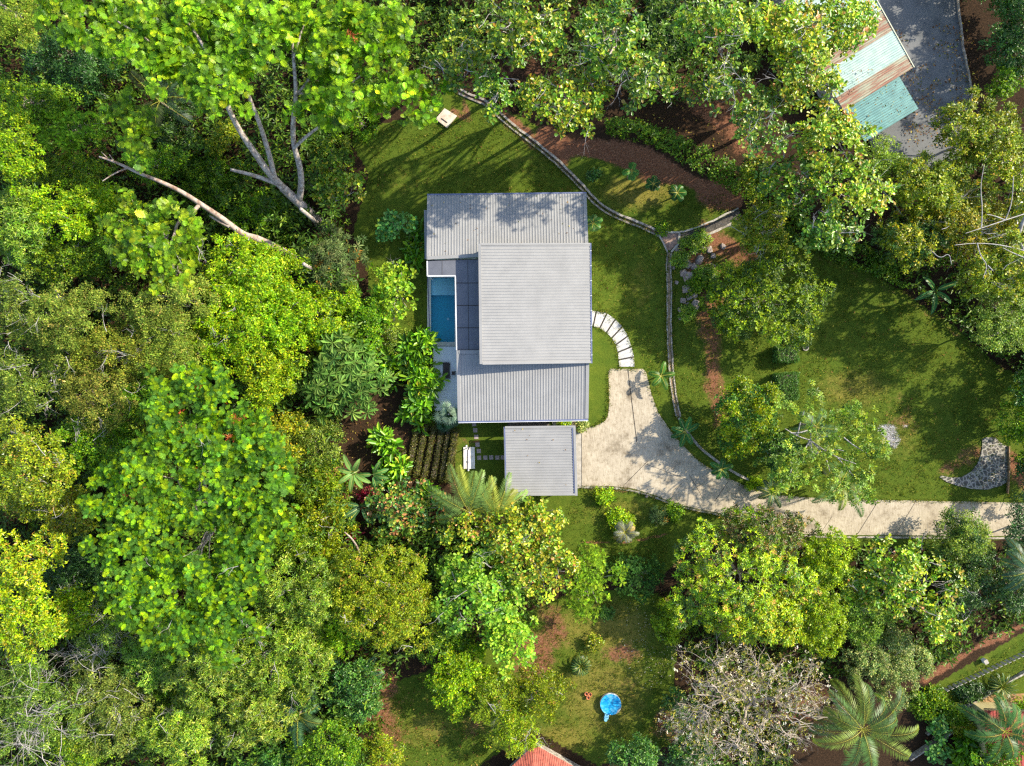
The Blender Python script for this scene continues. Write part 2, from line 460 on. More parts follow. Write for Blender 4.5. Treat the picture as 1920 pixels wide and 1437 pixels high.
def crown_fill(buf, lobes, sp, rng, dens=1.0, zlow=-0.15, flat=0.75):
    """lobes: (x, y, z, r) spheres; leaves grow in clumps over their upper surfaces"""
    lo = np.array(lobes, float)
    subs = []
    rs0 = sp['rs']
    for (x, y, z, r) in lo:
        n = max(4, int(sp['sub'] * 3.2 * (r / rs0) ** 2 * dens))
        u = rng.normal(size=(n * 3, 3)); u = unit(u); u = u[u[:, 2] > zlow][:n]
        rr = r * rng.uniform(0.72, 1.08, (len(u), 1))
        c = np.array([x, y, z]) + u * rr * np.array([1, 1, flat])
        rs = rs0 * rng.uniform(0.6, 1.25, len(u))
        subs.append(np.column_stack([c, u, rs]))
    S = np.concatenate(subs)
    # drop clumps buried deep inside another lobe
    keep = np.ones(len(S), bool)
    for (x, y, z, r) in lo:
        d = np.sqrt(((S[:, 0] - x) ** 2 + (S[:, 1] - y) ** 2 + ((S[:, 2] - z) / flat) ** 2))
        keep &= ~((d < r * 0.6) & (S[:, 2] < z + r * 0.3))
    S = S[keep]
    cnt = np.maximum(1, (sp['dens'] * 2.4 * S[:, 6] ** 2 * rng.uniform(0.8, 1.2, len(S)) * 1.0 + rng.random(len(S))).astype(int))
    idx = np.repeat(np.arange(len(S)), cnt)
    u = unit(rng.normal(size=(len(idx), 3)) + S[idx, 3:6] * 0.8 + np.array([0, 0, 0.45]))
    C = S[idx, :3] + u * S[idx, 6:7] * rng.uniform(0.45, 1.0, (len(idx), 1)) * np.array([1, 1, 0.8])
    uj = sp.get('upj', 0.6)
    Nn = unit(u * uj + np.array([0, 0, 0.9]) + rng.normal(0, 0.4 * uj, (len(idx), 3)))
    cb = np.exp(rng.normal(0, 0.16, len(S)))[idx]
    rosettes(buf, C, Nn, sp, rng, cb)

def limb_path(a, b, rng, n=5, sag=0.0, wob=0.06):
    a = np.array(a, float); b = np.array(b, float)
    L = np.linalg.norm(b - a)
    out = []
    for i in range(n + 1):
        t = i / n
        p = a + (b - a) * t
        p = p + np.array([0, 0, 1.0]) * math.sin(math.pi * t) * sag * L
        if 0 < i < n: p = p + rng.normal(0, wob * L / n ** 0.5, 3) * np.array([1, 1, 0.5])
        out.append(tuple(p))
    return out

def twig_spray(mb, start, direction, length, rad, rng, depth=3, nseg=3):
    p = Vector(start); d = Vector(direction).normalized()
    pts = [p.copy()]; rr = [rad]
    for i in range(nseg):
        d = (d + Vector(rng.normal(0, 0.22, 3))).normalized()
        p = p + d * (length / nseg)
        pts.append(p.copy()); rr.append(rad * (1 - 0.5 * (i + 1) / nseg))
    mb.tube(pts, rr, 4 if rad < 0.08 else 5, cap=False)
    if depth > 0:
        for q in range(int(rng.integers(2, 4))):
            i = int(rng.integers(1, len(pts)))
            dd = (d + Vector(rng.normal(0, 0.62, 3)) * Vector((1, 1, 0.6))).normalized()
            twig_spray(mb, pts[i], dd, length * rng.uniform(0.5, 0.8), rr[i] * 0.68, rng, depth - 1, nseg)

SEED = [100]
def tree(name, label, cat, sp, px, py, rx, ry, z, rot=0.0, lobe=None, cover=1.0, dens=1.0, base=None, lobes=None,
         twigs=0, bark='bark', trunk_r=None, dome=0.35, group=None, depth=0.5, mix=None, limbs=True, twig_len=1.6, flat=0.75):
    SEED[0] += 1
    rng = np.random.default_rng(SEED[0] * 7919)
    spd = dict(SP[sp]); hj = np.exp(rng.normal(0, (.055, .045, .12))) * math.exp(rng.normal(0, .07))
    spd['pal'] = [(p[0], p[1] * hj[0], p[2] * hj[1], p[3] * hj[2]) for p in spd['pal']]
    L3 = []
    crow = max(rx, ry)
    if lobes is None:
        lr = (lobe or max(14, min(34, 0.36 * min(rx, ry))))
        area = math.pi * rx * ry
        n = max(3, int(1.55 * area / (math.pi * lr * lr) * cover))
        pts = []
        tries = 0
        while len(pts) < n and tries < 4000:
            tries += 1
            a = rng.uniform(0, 2 * math.pi); q = math.sqrt(rng.random())
            edge = 1 + 0.14 * math.sin(3 * a + SEED[0]) + 0.09 * math.sin(5 * a + 2 * SEED[0])
            r_l = lr * rng.uniform(0.7, 1.25)
            ex = max(rx - r_l * 0.8, 1) * q * edge; ey = max(ry - r_l * 0.8, 1) * q * edge
            x = ex * math.cos(a); y = ey * math.sin(a)
            if any((x - u) ** 2 + (y - v) ** 2 < (0.62 * lr) ** 2 for u, v, _, _ in pts): continue
            pts.append((x, y, r_l, q))
        cr, srr = math.cos(rot), math.sin(rot)
        for x, y, r_l, q in pts:
            zz = z - dome * (crow / PXM) * q * q - rng.uniform(0, 1.1) * (r_l / PXM)
            k = (H - zz) / H / PXM
            rw = r_l * k
            p = P(px + x * cr - y * srr, py + x * srr + y * cr, zz)
            L3.append((p.x, p.y, zz - rw * 0.5, rw))
    else:
        for lb in lobes:
            dz = lb[3] if len(lb) > 3 else 0
            zz = z + dz - rng.uniform(0, 0.8)
            k = (H - zz) / H / PXM
            p = P(lb[0], lb[1], zz)
            R = lb[2] * k
            if R > 2.2:      # break a big lobe up
                m = int(1.7 * (R / 1.5) ** 2)
                for _ in range(m):
                    a = rng.uniform(0, 2 * math.pi); q = math.sqrt(rng.random()) * (R - 1.0)
                    r2 = rng.uniform(1.0, 1.7)
                    L3.append((p.x + q * math.cos(a), p.y + q * math.sin(a), zz - r2 * 0.5 - rng.uniform(0, 1.5) - 0.12 * q, r2))
            else:
                L3.append((p.x, p.y, zz - R * 0.5, R))
    arr = np.array(L3)
    cxw, cyw = arr[:, 0].mean(), arr[:, 1].mean()
    if base is None:
        # stand the trunk near the vertical under the crown, leaning out a little where the crown is high
        rr_ = float(np.hypot(arr[:, 0] - cxw, arr[:, 1] - cyw).max()) * .45 + .6
        gx, gy = W2P(cxw, cyw, z); q0 = P(gx, gy, float(gz(cxw, cyw))); dv = Vector((cxw - q0.x, cyw - q0.y, 0))
        if dv.length > rr_: dv = dv.normalized() * rr_
        bx, by = q0.x + dv.x, q0.y + dv.y
    else:
        b = PG(*base); bx, by = b.x, b.y
    g = float(gz(bx, by))
    root = thing(name, (bx, by, g), label, cat, group)
    h = max(arr[:, 2].max() - g, 1.0)
    tr = trunk_r or min(.26, 0.016 * h + 0.04)
    mb = MB()
    fork = np.array([bx * 0.6 + cxw * 0.4, by * 0.6 + cyw * 0.4, g + h * 0.42])
    if limbs:
        mb.tube(limb_path((bx, by, g - 0.3), fork, rng, 5, 0, 0.03), [tr * 1.35, tr, tr * .92, tr * .86, tr * .8, tr * .75], 8)
        order = list(range(len(L3))); rng.shuffle(order)
        for i in order[:18]:
            x, y, zz, r = L3[i]
            mb.tube(limb_path(fork, (x, y, zz + r * 0.1), rng, 5, 0.05, 0.07), np.linspace(tr * 0.5, 0.035, 6), 5)
    else:
        mb.tube([(bx, by, g - 0.2), (bx + .05, by, g + h * 0.5)], [tr, tr * .7], 6)
    mb.build("trunk", M[bark], root, smooth=True)
    buf = Leaves()
    crown_fill(buf, L3, spd, rng, dens)
    if mix:
        for sp2, fr in mix:
            crown_fill(buf, [l for l in L3 if rng.random() < fr], SP[sp2], rng, dens * 0.7)
    buf.build("crown", M[spd['mat']], root)
    for _ in range(twigs):
        tb = MB()
        x, y, zz, r = L3[int(rng.integers(len(L3)))]
        u = rng.normal(size=3); u[2] = abs(u[2]) * 0.4 + 0.25; u /= np.linalg.norm(u)
        s = (x + rng.normal(0, r * .4), y + rng.normal(0, r * .4), zz + r * 0.72)
        twig_spray(tb, s, (u[0], u[1], 0.12), twig_len * rng.uniform(.6, 1.3), 0.04 * rng.uniform(.7, 1.3), rng, 2)
        tb.build("bare_branch", M['twig'], root)
    return root

# ------------------------------------------------------------------ palms, bananas, small plants
def palm_frond(buf, o, az, el, L, rng, col, width=1.0, droop=1.5, n=26, lw=0.075, ll=0.9):
    """rachis curving down with long leaflets in two rows"""
    p = np.array(o, float); pts = []; dirs = []
    e = el
    n1 = n
    for i in range(n1 + 1):
        d = np.array([math.cos(az) * math.cos(e), math.sin(az) * math.cos(e), math.sin(e)])
        pts.append(p.copy()); dirs.append(d)
        p = p + d * L / n1
        e -= droop / n1 * (0.5 + 1.2 * i / n1)
        az += rng.normal(0, 0.008)
    pts = np.array(pts); dirs = np.array(dirs)
    side = unit(np.cross(dirs, np.array([0, 0, 1.0]))); up = np.cross(side, dirs)
    t = np.linspace(0, 1, n1 + 1)
    prof = np.sin(np.pi * np.clip(t * 0.86 + 0.12, 0, 1)) ** 0.6
    B = []; A = []; Nn = []; LL = []; CC = []
    for s in (-1, 1):
        for sub in (0.0, 0.5):
            m = (t > 0.12) & (t < 0.995)
            bp = pts[m] + dirs[m] * L / n1 * sub
            fw = 0.35 + 0.75 * t[m][:, None]
            ax = unit(side[m] * s + dirs[m] * fw + up[m] * 0.12 + np.array([0, 0, -0.30]) + rng.normal(0, 0.05, (m.sum(), 3)))
            B.append(bp); A.append(ax); Nn.append(unit(up[m] + side[m] * s * 0.35))
            LL.append(ll * prof[m] * width * rng.uniform(0.85, 1.1, m.sum())); CC.append(np.array(col)[None] * np.exp(rng.normal(0, 0.15, (m.sum(), 1))))
    B = np.concatenate(B); A = np.concatenate(A); Nn = np.concatenate(Nn); LL = np.concatenate(LL); CC = np.concatenate(CC)
    buf.add(B, A, Nn, LL, np.full(len(LL), lw), CC, 'diamond')
    # rachis as thin leaflets end to end
    buf.add(pts[:-1], dirs[:-1], up[:-1], np.full(n1, L / n1 * 1.15), np.linspace(0.13, 0.03, n1), np.repeat(np.array([[.42, .40, .06]]), n1, 0), 'obov')

def palm(name, label, px, py, z, L, nf, seed, col=(.10, .2, .03), trunk_r=0.16, el0=0.9, droop=1.6, group=None, az=None, lw=0.075, ll=0.9, base=None, cat="palm", nfr=26):
    rng = np.random.default_rng(seed)
    c = P(px, py, z)
    if base is None: bx, by = c.x, c.y
    else:
        b = PG(*base); bx, by = b.x, b.y
    g = float(gz(bx, by))
    root = thing(name, (bx, by, g), label, cat, group)
    mb = MB()
    pts = limb_path((bx, by, g - .2), (c.x, c.y, z), rng, 6, 0, 0.01)
    mb.tube(pts, np.linspace(trunk_r * 1.3, trunk_r * .8, 7), 8)
    mb.build("trunk", M['bark'], root, True)
    buf = Leaves()
    azs = az if az is not None else [i * 2.399 + rng.normal(0, .15) for i in range(nf)]
    for i, a in enumerate(azs):
        q = i / max(1, len(azs) - 1)
        el = el0 - q * (el0 + 0.15)
        cc = np.array(col) * math.exp(rng.normal(0, .18)) * (np.array([1.9, 1.35, .8]) if rng.random() < .22 else 1)
        palm_frond(buf, (c.x, c.y, z), a, el, L * rng.uniform(.7, 1.12), rng, cc, droop=droop * rng.uniform(.75, 1.3), lw=lw, ll=ll, n=nfr)
    buf.build("fronds", M['leaf'], root)
    return root

def blade(mb_v, mb_f, mb_c, o, az, el, L, Wd, rng, col, droop=1.3, n=9, rib=(.38, .42, .10)):
    """banana-like paddle leaf: strip with a raised midrib and slightly torn edge"""
    p = np.array(o, float); e = el
    rows = []
    for i in range(n + 1):
        t = i / n
        d = np.array([math.cos(az) * math.cos(e), math.sin(az) * math.cos(e), math.sin(e)])
        s = np.array([-math.sin(az), math.cos(az), 0.0]); u = np.cross(d, s) * -1
        u = np.array([0, 0, 1.0]) * math.cos(e) - np.array([math.cos(az), math.sin(az), 0]) * math.sin(e)
        ww = Wd * (0.06 if t < 0.12 else math.sin(math.pi * min(1, (t - 0.1) / 0.9) ** 0.8) ** 0.55) * (1 + rng.normal(0, .05))
        if i == n: ww = 0.02
        rows.append((p + s * ww / 2 + u * 0.10 * ww, p + s * ww * .06, p - s * ww * .06, p - s * ww / 2 + u * 0.10 * ww))
        p = p + d * L / n
        e -= droop / n * (0.4 + 1.2 * t)
    for i in range(n):
        a = rows[i]; b = rows[i + 1]
        for j in range(3):
            k = len(mb_v)
            mb_v += [a[j], a[j + 1], b[j + 1], b[j]]
            mb_f.append((k, k + 1, k + 2, k + 3))
            cc = rib if j == 1 else np.array(col) * math.exp(rng.normal(0, .09))
            mb_c += [tuple(cc)] * 4

def poly_leaf_obj(name, V, F, Cc, mat, parent):
    base = np.array(parent_world(parent))
    me = bpy.data.meshes.new(name)
    me.from_pydata([tuple(np.array(v) - base) for v in V], [], F)
    at = me.color_attributes.new("tint", 'FLOAT_COLOR', 'POINT')
    at.data.foreach_set("color", np.hstack([np.array(Cc), np.ones((len(Cc), 1))]).astype(np.float32).ravel())
    me.materials.append(mat)
    o = bpy.data.objects.new(name, me); COL.objects.link(o); o.parent = parent
    return o

def banana(label, px, py, z, L, azs, seed, col=(.07, .2, .03), Wd=0.6, group=None, el=0.75, name="banana_plant", cat="banana plant"):
    rng = np.random.default_rng(seed)
    c = P(px, py, z); g = float(gz(c.x, c.y))
    root = thing(name, (c.x, c.y, g), label, cat, group)
    mb = MB(); mb.tube([(c.x, c.y, g - .2), (c.x + .05, c.y, (g + z) / 2), (c.x, c.y, z)], [.17, .14, .08], 8)
    mb.build("stem", noisy('stem'), root, True)
    for i, a in enumerate(azs):
        V, F, Cc = [], [], []
        blade(V, F, Cc, (c.x, c.y, z), math.radians(a), el * rng.uniform(.4, 1.1), L * rng.uniform(.85, 1.12), Wd, rng, np.array(col) * math.exp(rng.normal(0, .2)))
        poly_leaf_obj("leaf", V, F, Cc, M['leaf'], root)
    return root

def noisy(k):
    if k not in M:
        M[k] = noisy_mat("banana stem", (.15, .2, .06), (.3, .3, .12), 4, .6)
    return M[k]

def fan_palm(label, px, py, z, n, seed, col=(.2, .32, .2), L=1.1, name="fan_palm"):
    rng = np.random.default_rng(seed)
    c = P(px, py, z); g = float(gz(c.x, c.y))
    root = thing(name, (c.x, c.y, g), label, "palm")
    mb = MB(); mb.tube([(c.x, c.y, g - .2), (c.x, c.y, z)], [.16, .1], 7); mb.build("trunk", M['bark'], root, True)
    buf = Leaves()
    for i in range(n):
        az = 2 * math.pi * i / n + rng.normal(0, .2); rr = rng.uniform(.15, 1.1)
        o = np.array([c.x + math.cos(az) * rr, c.y + math.sin(az) * rr, z + rng.uniform(-.4, .3)])
        m = 11
        fa = az + np.linspace(-1.35, 1.35, m)
        ax = np.column_stack([np.cos(fa), np.sin(fa), np.full(m, -.18)])
        nn = np.tile(np.array([math.cos(az) * .3, math.sin(az) * .3, 1.0]), (m, 1))
        cc = np.array(col) * np.exp(rng.normal(0, .22)) * np.exp(rng.normal(0, .15, (m, 1)))
        buf.add(np.tile(o, (m, 1)), ax, nn, np.full(m, L * rng.uniform(.8, 1.1)), np.full(m, .15), cc, 'lance')
    buf.build("fronds", M['leaf_gloss'], root)
    return root

def cycad(label, px, py, r, seed, col=(.03, .10, .02), group=None, z=0.7, name="cycad_palm"):
    rng = np.random.default_rng(seed)
    c = PG(px, py); root = thing(name, c, label, "cycad", group)
    mb = MB(); mb.tube([(c.x, c.y, c.z - .1), (c.x, c.y, c.z + z * .8)], [.22, .2], 9); mb.build("stem", M['bark_dark'], root, True)
    buf = Leaves()
    for i in range(46):
        a = i * 2.399
        palm_frond(buf, (c.x, c.y, c.z + z), a, 1.25 - 1.25 * i / 46, r * rng.uniform(.9, 1.08), rng, np.array(col) * math.exp(rng.normal(0, .3)), n=16, lw=.045, ll=.20, droop=1.3)
    buf.build("fronds", M['leaf_gloss'], root)
    return root

def bush(name, label, cat, sp, px, py, r, h, seed, group=None, ry=None, dens=1.0, nl=None):
    """low plant without a visible trunk: lobes sitting on the ground"""
    rng = np.random.default_rng(seed)
    c = PG(px, py); root = thing(name, c, label, cat, group)
    rw = r / PXM; ryw = (ry or r) / PXM
    n = nl or max(3, int(7 * rw))
    lob = []
    lr = min(max(.25, 0.5 * min(rw, ryw)), 1.0)
    for i in range(n):
        a = rng.uniform(0, 6.283); q = math.sqrt(rng.random())
        x = c.x + max(rw - lr, 0.05) * q * math.cos(a); y = c.y + max(ryw - lr, .05) * q * math.sin(a)
        lob.append((x, y, c.z + max(h - lr, .1) * (1 - .35 * q * q), lr * rng.uniform(.8, 1.2)))
    mb = MB()
    for l in lob[:8]:
        mb.tube([(c.x, c.y, c.z - .05), ((c.x + l[0]) / 2, (c.y + l[1]) / 2, c.z + h * .4), l[:3]], [.05, .035, .015], 5)
    mb.build("stems", M['bark_dark'], root)
    buf = Leaves(); crown_fill(buf, lob, SP[sp], rng, dens, zlow=-.4)
    buf.build("foliage", M[SP[sp]['mat']], root)
    return root
# ================================================================== THE SETTING
def grid_axis(lo, hi, step, far):
    a = list(np.arange(lo, hi + 1e-6, step)); out = []
    d = step; x = a[-1]
    while x < far: d *= 1.5; x += d; out.append(x)
    left = []; d = step; x = a[0]
    while x > -far: d *= 1.5; x -= d; left.append(x)
    return np.array(left[::-1] + a + out)

POOL_IN = [P(808.5, 521.5), P(852.5, 641.5)]       # water rectangle corners (world)
LAWN_POLYS = [w(p) for p in (
    [(655, 262), (700, 235), (790, 215), (845, 162), (880, 180), (925, 205), (975, 215), (1050, 255), (1140, 290), (1240, 325), (1330, 370), (1390, 395), (1400, 420), (1470, 440),
     (1600, 490), (1690, 545), (1790, 610), (1880, 690), (2200, 800), (2200, 940), (1800, 1030), (1300, 1020), (1240, 1085), (1090, 1090), (1000, 1000), (860, 930), (845, 815), (800, 800), (790, 640), (700, 640), (690, 520), (660, 440), (690, 330)],
    [(985, 1150), (1080, 1105), (1235, 1110), (1270, 1200), (1260, 1400), (1120, 1437), (1000, 1370), (900, 1437), (700, 1437), (700, 1290), (820, 1250)],
    [(1690, 1330), (1740, 1290), (1960, 1160), (2000, 1260), (1800, 1370)],
)]

def build_ground():
    xs = grid_axis(-74, 74, 0.34, 700); ys = grid_axis(-58, 58, 0.34, 700)
    X, Y = np.meshgrid(xs, ys)
    Z = gz(X, Y)
    nx, ny = len(xs), len(ys)
    def stroke(pts, r, s=1.0):
        rr = r * (1 + .35 * np.sin(X * .55 + 1.7 * np.sin(Y * .41)) + .25 * np.sin(Y * .9 + X * .6))
        d = seg_dist(X, Y, w(pts)) * PXM
        return s * (1 - sstep(d / (rr * 1.25)))
    def blob(px, py, rx, ry, s=1.0):
        qx = (X * PXM + CX - px) / rx; qy = (CY - Y * PXM - py) / ry
        return s * (1 - sstep(np.hypot(qx, qy) ** 1.3))
    lawn = np.zeros(X.shape, bool); dl = np.full(X.shape, 1e9)
    for p in LAWN_POLYS:
        lawn |= inside(X, Y, p); dl = np.minimum(dl, seg_dist(X, Y, p + [p[0]]))
    litter = np.where(lawn, 0.42 * (1 - sstep(dl / 1.2)), 1.0)
    soil = np.zeros(X.shape)
    for a in ([(1020, 262), (1060, 285), (1120, 292), (1200, 312), (1290, 350), (1375, 395)],): soil = np.maximum(soil, stroke([(p[0] + 2, p[1] - 8) for p in a], 27, 1.25))
    for a, r, s in (([(1322, 590), (1335, 640), (1340, 740), (1350, 790)], 30, .72), ([(1290, 470), (1330, 560)], 46, .95), ([(1330, 450), (1400, 480)], 40, .9),
                    ([(1260, 170), (1330, 225), (1400, 290)], 38, .7), ([(930, 205), (1000, 262), (1060, 300)], 22, .8),
                    ([(1500, 470), (1640, 530), (1760, 600), (1880, 700)], 10, .42), ([(1080, 913), (1190, 920), (1270, 950)], 7, .7),
                    ([(1090, 1016), (1160, 1020), (1250, 1003)], 3.5, .9), ([(850, 210), (880, 225), (870, 190)], 16, .7), ([(760, 150), (900, 120), (1000, 150)], 60, .5),
                    ([(1690, 790), (1660, 800)], 40, .55), ([(1770, 880), (1830, 850)], 30, .6), ([(1900, 860), (1920, 900)], 40, .8),
                    ([(650, 900), (760, 960)], 40, .8), ([(700, 760), (840, 900)], 70, .35), ([(1240, 1350), (1320, 1400)], 60, .8), ([(720, 1290), (720, 1437)], 60, .75),
                    ([(1735, 1275), (1830, 1215), (1930, 1165)], 15, .78), ([(1440, 1350), (1530, 1330)], 60, .6)):
        soil = np.maximum(soil, stroke(a, r, s))
    for b in ((1040, 1185, 50, 60, .75), (1170, 1230, 60, 30, .55), (1000, 1230, 70, 80, .95), (1165, 1225, 70, 40, .7), (1180, 1290, 60, 40, .4), (1030, 1150, 60, 40, .6), (890, 1360, 60, 70, .5), (893, 827, 16, 5, .7), (1690, 770, 60, 70, .4), (870, 830, 20, 20, .4)):
        soil = np.maximum(soil, blob(*b))
    dry = np.zeros(X.shape)
    for b in ((1200, 540, 60, 120, .5), (1200, 360, 130, 60, .95), (1600, 730, 130, 70, .75), (1110, 960, 110, 60, .45), (1070, 1180, 80, 80, .75), (900, 280, 120, 60, .25), (860, 840, 20, 60, .5),
              (1130, 1300, 150, 150, .85), (1150, 1180, 140, 100, .9), (1060, 1380, 120, 60, .8), (1560, 620, 150, 110, .3), (1750, 740, 130, 120, .25), (760, 340, 90, 90, .4), (990, 300, 90, 60, .45), (1180, 960, 90, 60, .6), (1690, 820, 70, 80, .6), (1140, 640, 40, 70, .3), (800, 1370, 100, 60, .7), (1850, 1250, 120, 60, .4), (1150, 570, 40, 60, .35)):
        dry = np.maximum(dry, blob(*b))
    ash = np.maximum(np.maximum(blob(1664, 806, 34, 22), blob(1676, 825, 22, 30)), np.maximum(blob(1668, 815, 30, 34), blob(1700, 800, 24, 12, .6)))
    wob = 8 * np.sin(X * 1.3 + np.sin(Y * .8) * 2) + 6 * np.sin(Y * 1.7 + X)
    V = np.stack([X, Y, Z], -1).reshape(-1, 3)
    C = np.stack([soil, dry, litter, ash], -1).reshape(-1, 4)
    ii = np.arange((ny - 1) * (nx - 1)); r_, c_ = ii // (nx - 1), ii % (nx - 1)
    a = r_ * nx + c_
    F = np.stack([a, a + 1, a + nx + 1, a + nx], 1)
    hole = ((X > POOL_IN[0].x - .02) & (X < POOL_IN[1].x + .02) & (Y < POOL_IN[0].y + .02) & (Y > POOL_IN[1].y - .02)).ravel()
    F = F[~hole[F].any(1)]
    lw = lawn.ravel()[F].all(1)
    # material
    m, nt, b = new_mat("ground")
    at = N(nt, "ShaderNodeAttribute", attribute_name="cover")
    sp = N(nt, "ShaderNodeSeparateColor"); nt.links.new(at.outputs["Color"], sp.inputs[0])
    tc = N(nt, "ShaderNodeTexCoord")
    def noise(s, d=6, r=.65):
        n = N(nt, "ShaderNodeTexNoise", inp={"Scale": s, "Detail": d, "Roughness": r}); nt.links.new(tc.outputs["Object"], n.inputs["Vector"]); return n.outputs["Fac"]
    def mixc(f, a_, b_):
        x = N(nt, "ShaderNodeMix", data_type='RGBA'); nt.links.new(f, x.inputs[0])
        for s, i in ((a_, 6), (b_, 7)):
            if hasattr(s, 'is_output'): nt.links.new(s, x.inputs[i])
            else: x.inputs[i].default_value = (*s, 1)
        return x.outputs[2]
    def math_(op, a_, b_=None, clamp=False):
        x = N(nt, "ShaderNodeMath", operation=op); x.use_clamp = clamp
        for s, i in ((a_, 0), (b_, 1)):
            if s is None: continue
            if hasattr(s, 'is_output'): nt.links.new(s, x.inputs[i])
            else: x.inputs[i].default_value = s
        return x.outputs[0]
    nb, nm, nf, nvf = noise(0.16), noise(0.9, 5), noise(5.0, 5, .75), noise(22.0, 3, .8)
    def rmp(f, stops):
        r = ramp(nt, stops); nt.links.new(f, r.inputs[0]); return r.outputs[0]
    grass = rmp(nb, [(.35, (.046, .088, .008)), (.65, (.100, .135, .012))])
    grass2 = rmp(nm, [(.3, (.032, .068, .007)), (.7, (.150, .165, .018))])
    g = mixc(math_('MULTIPLY', nm, 0.9), grass, grass2)
    gf = rmp(nf, [(.3, (.020, .052, .005)), (.7, (.130, .185, .020))])
    g = mixc(math_('MULTIPLY', nvf, .75), g, gf)
    dryc = rmp(nf, [(.3, (.14, .13, .018)), (.7, (.26, .21, .050))])
    soilc = rmp(nf, [(.3, (.11, .042, .022)), (.55, (.24, .105, .055)), (.75, (.36, .21, .13))])
    litc = rmp(nf, [(.3, (.014, .010, .006)), (.6, (.05, .028, .015)), (.78, (.15, .09, .045))])
    def mask(ch, lo, hi, k):
        v = math_('ADD', sp.outputs[ch], math_('MULTIPLY', math_('SUBTRACT', math_('ADD', math_('MULTIPLY', nm, .6), math_('MULTIPLY', nf, .4)), .5), k))
        r = N(nt, "ShaderNodeMapRange", interpolation_type='SMOOTHSTEP', inp={1: lo, 2: hi}); nt.links.new(v, r.inputs[0]); return r.outputs[0]
    g = mixc(mask(1, .3, 1.0, 1.5), g, dryc)
    g = mixc(mask(2, .4, .7, 1.2), g, litc)
    g = mixc(mask(0, .35, .75, 1.8), g, soilc)
    ashc = rmp(nf, [(.3, (.10, .08, .07)), (.5, (.30, .28, .27)), (.66, (.62, .62, .63))])
    av = math_('ADD', at.outputs["Alpha"], math_('MULTIPLY', math_('SUBTRACT', math_('ADD', math_('MULTIPLY', nm, .4), math_('MULTIPLY', nf, .6)), .5), 1.8))
    ar = N(nt, "ShaderNodeMapRange", interpolation_type='SMOOTHSTEP', inp={1: .5, 2: .8}); nt.links.new(av, ar.inputs[0])
    g = mixc(ar.outputs[0], g, ashc)
    nt.links.new(g, b.inputs["Base Color"])
    b.inputs["Roughness"].default_value = .95; b.inputs["Specular IOR Level"].default_value = .1
    bp = N(nt, "ShaderNodeBump", inp={"Strength": .9, "Distance": .12})
    hgt = math_('ADD', math_('MULTIPLY', nf, .6), math_('MULTIPLY', nvf, .5))
    nt.links.new(hgt, bp.inputs["Height"]); nt.links.new(bp.outputs[0], b.inputs["Normal"])
    for nm_, sel in (("lawn", lw), ("forest_floor", ~lw)):
        FF = F[sel]; us, inv = np.unique(FF.ravel(), return_inverse=True)
        me = bpy.data.meshes.new(nm_)
        me.vertices.add(len(us)); me.vertices.foreach_set("co", V[us].astype(np.float32).ravel())
        me.loops.add(len(inv)); me.loops.foreach_set("vertex_index", inv.astype(np.int32).ravel())
        me.polygons.add(len(FF)); me.polygons.foreach_set("loop_start", (np.arange(len(FF)) * 4).astype(np.int32))
        me.update(calc_edges=True)
        ca = me.color_attributes.new("cover", 'FLOAT_COLOR', 'POINT'); ca.data.foreach_set("color", C[us].astype(np.float32).ravel())
        me.materials.append(m)
        me.polygons.foreach_set("use_smooth", [True] * len(me.polygons))
        o = bpy.data.objects.new(nm_, me); COL.objects.link(o); tag(o, kind="structure")
build_ground()

def resample(pts, step):
    out = []
    for a, b in zip(pts[:-1], pts[1:]):
        n = max(1, int((Vector(b) - Vector(a)).length / step))
        for i in range(n): out.append(Vector(a).lerp(Vector(b), i / n))
    out.append(Vector(pts[-1])); return out

def smooth_line(pts, it=2):
    for _ in range(it):
        q = [pts[0]]
        for a, b in zip(pts[:-1], pts[1:]): q += [a.lerp(b, .25), a.lerp(b, .75)]
        pts = q + [pts[-1]]
    return pts

def ribbon(mb, pts, off, width, z0, z1, jit=0.0, rng=RNG):
    """a low wall running along pts, 'off' to its left; follows the ground"""
    L = []; R = []
    for i, p in enumerate(pts):
        d = (pts[min(i + 1, len(pts) - 1)] - pts[max(i - 1, 0)]); d = Vector((d.x, d.y, 0)).normalized(); n = Vector((-d.y, d.x, 0))
        o = off + rng.normal(0, jit); wd = width * (1 + rng.normal(0, jit * 3) if jit else 1)
        L.append(p + n * (o + wd / 2)); R.append(p + n * (o - wd / 2))
    for i in range(len(pts) - 1):
        za = pts[i].z + rng.normal(0, jit * .4); zb = za
        b = [(L[i].x, L[i].y), (R[i].x, R[i].y), (R[i + 1].x, R[i + 1].y), (L[i + 1].x, L[i + 1].y)]
        mb.prism(b, [pts[i].z + z0, pts[i].z + z0, pts[i + 1].z + z0, pts[i + 1].z + z0], [pts[i].z + z1 + (za - pts[i].z)] * 2 + [pts[i + 1].z + z1 + (zb - pts[i].z)] * 2)

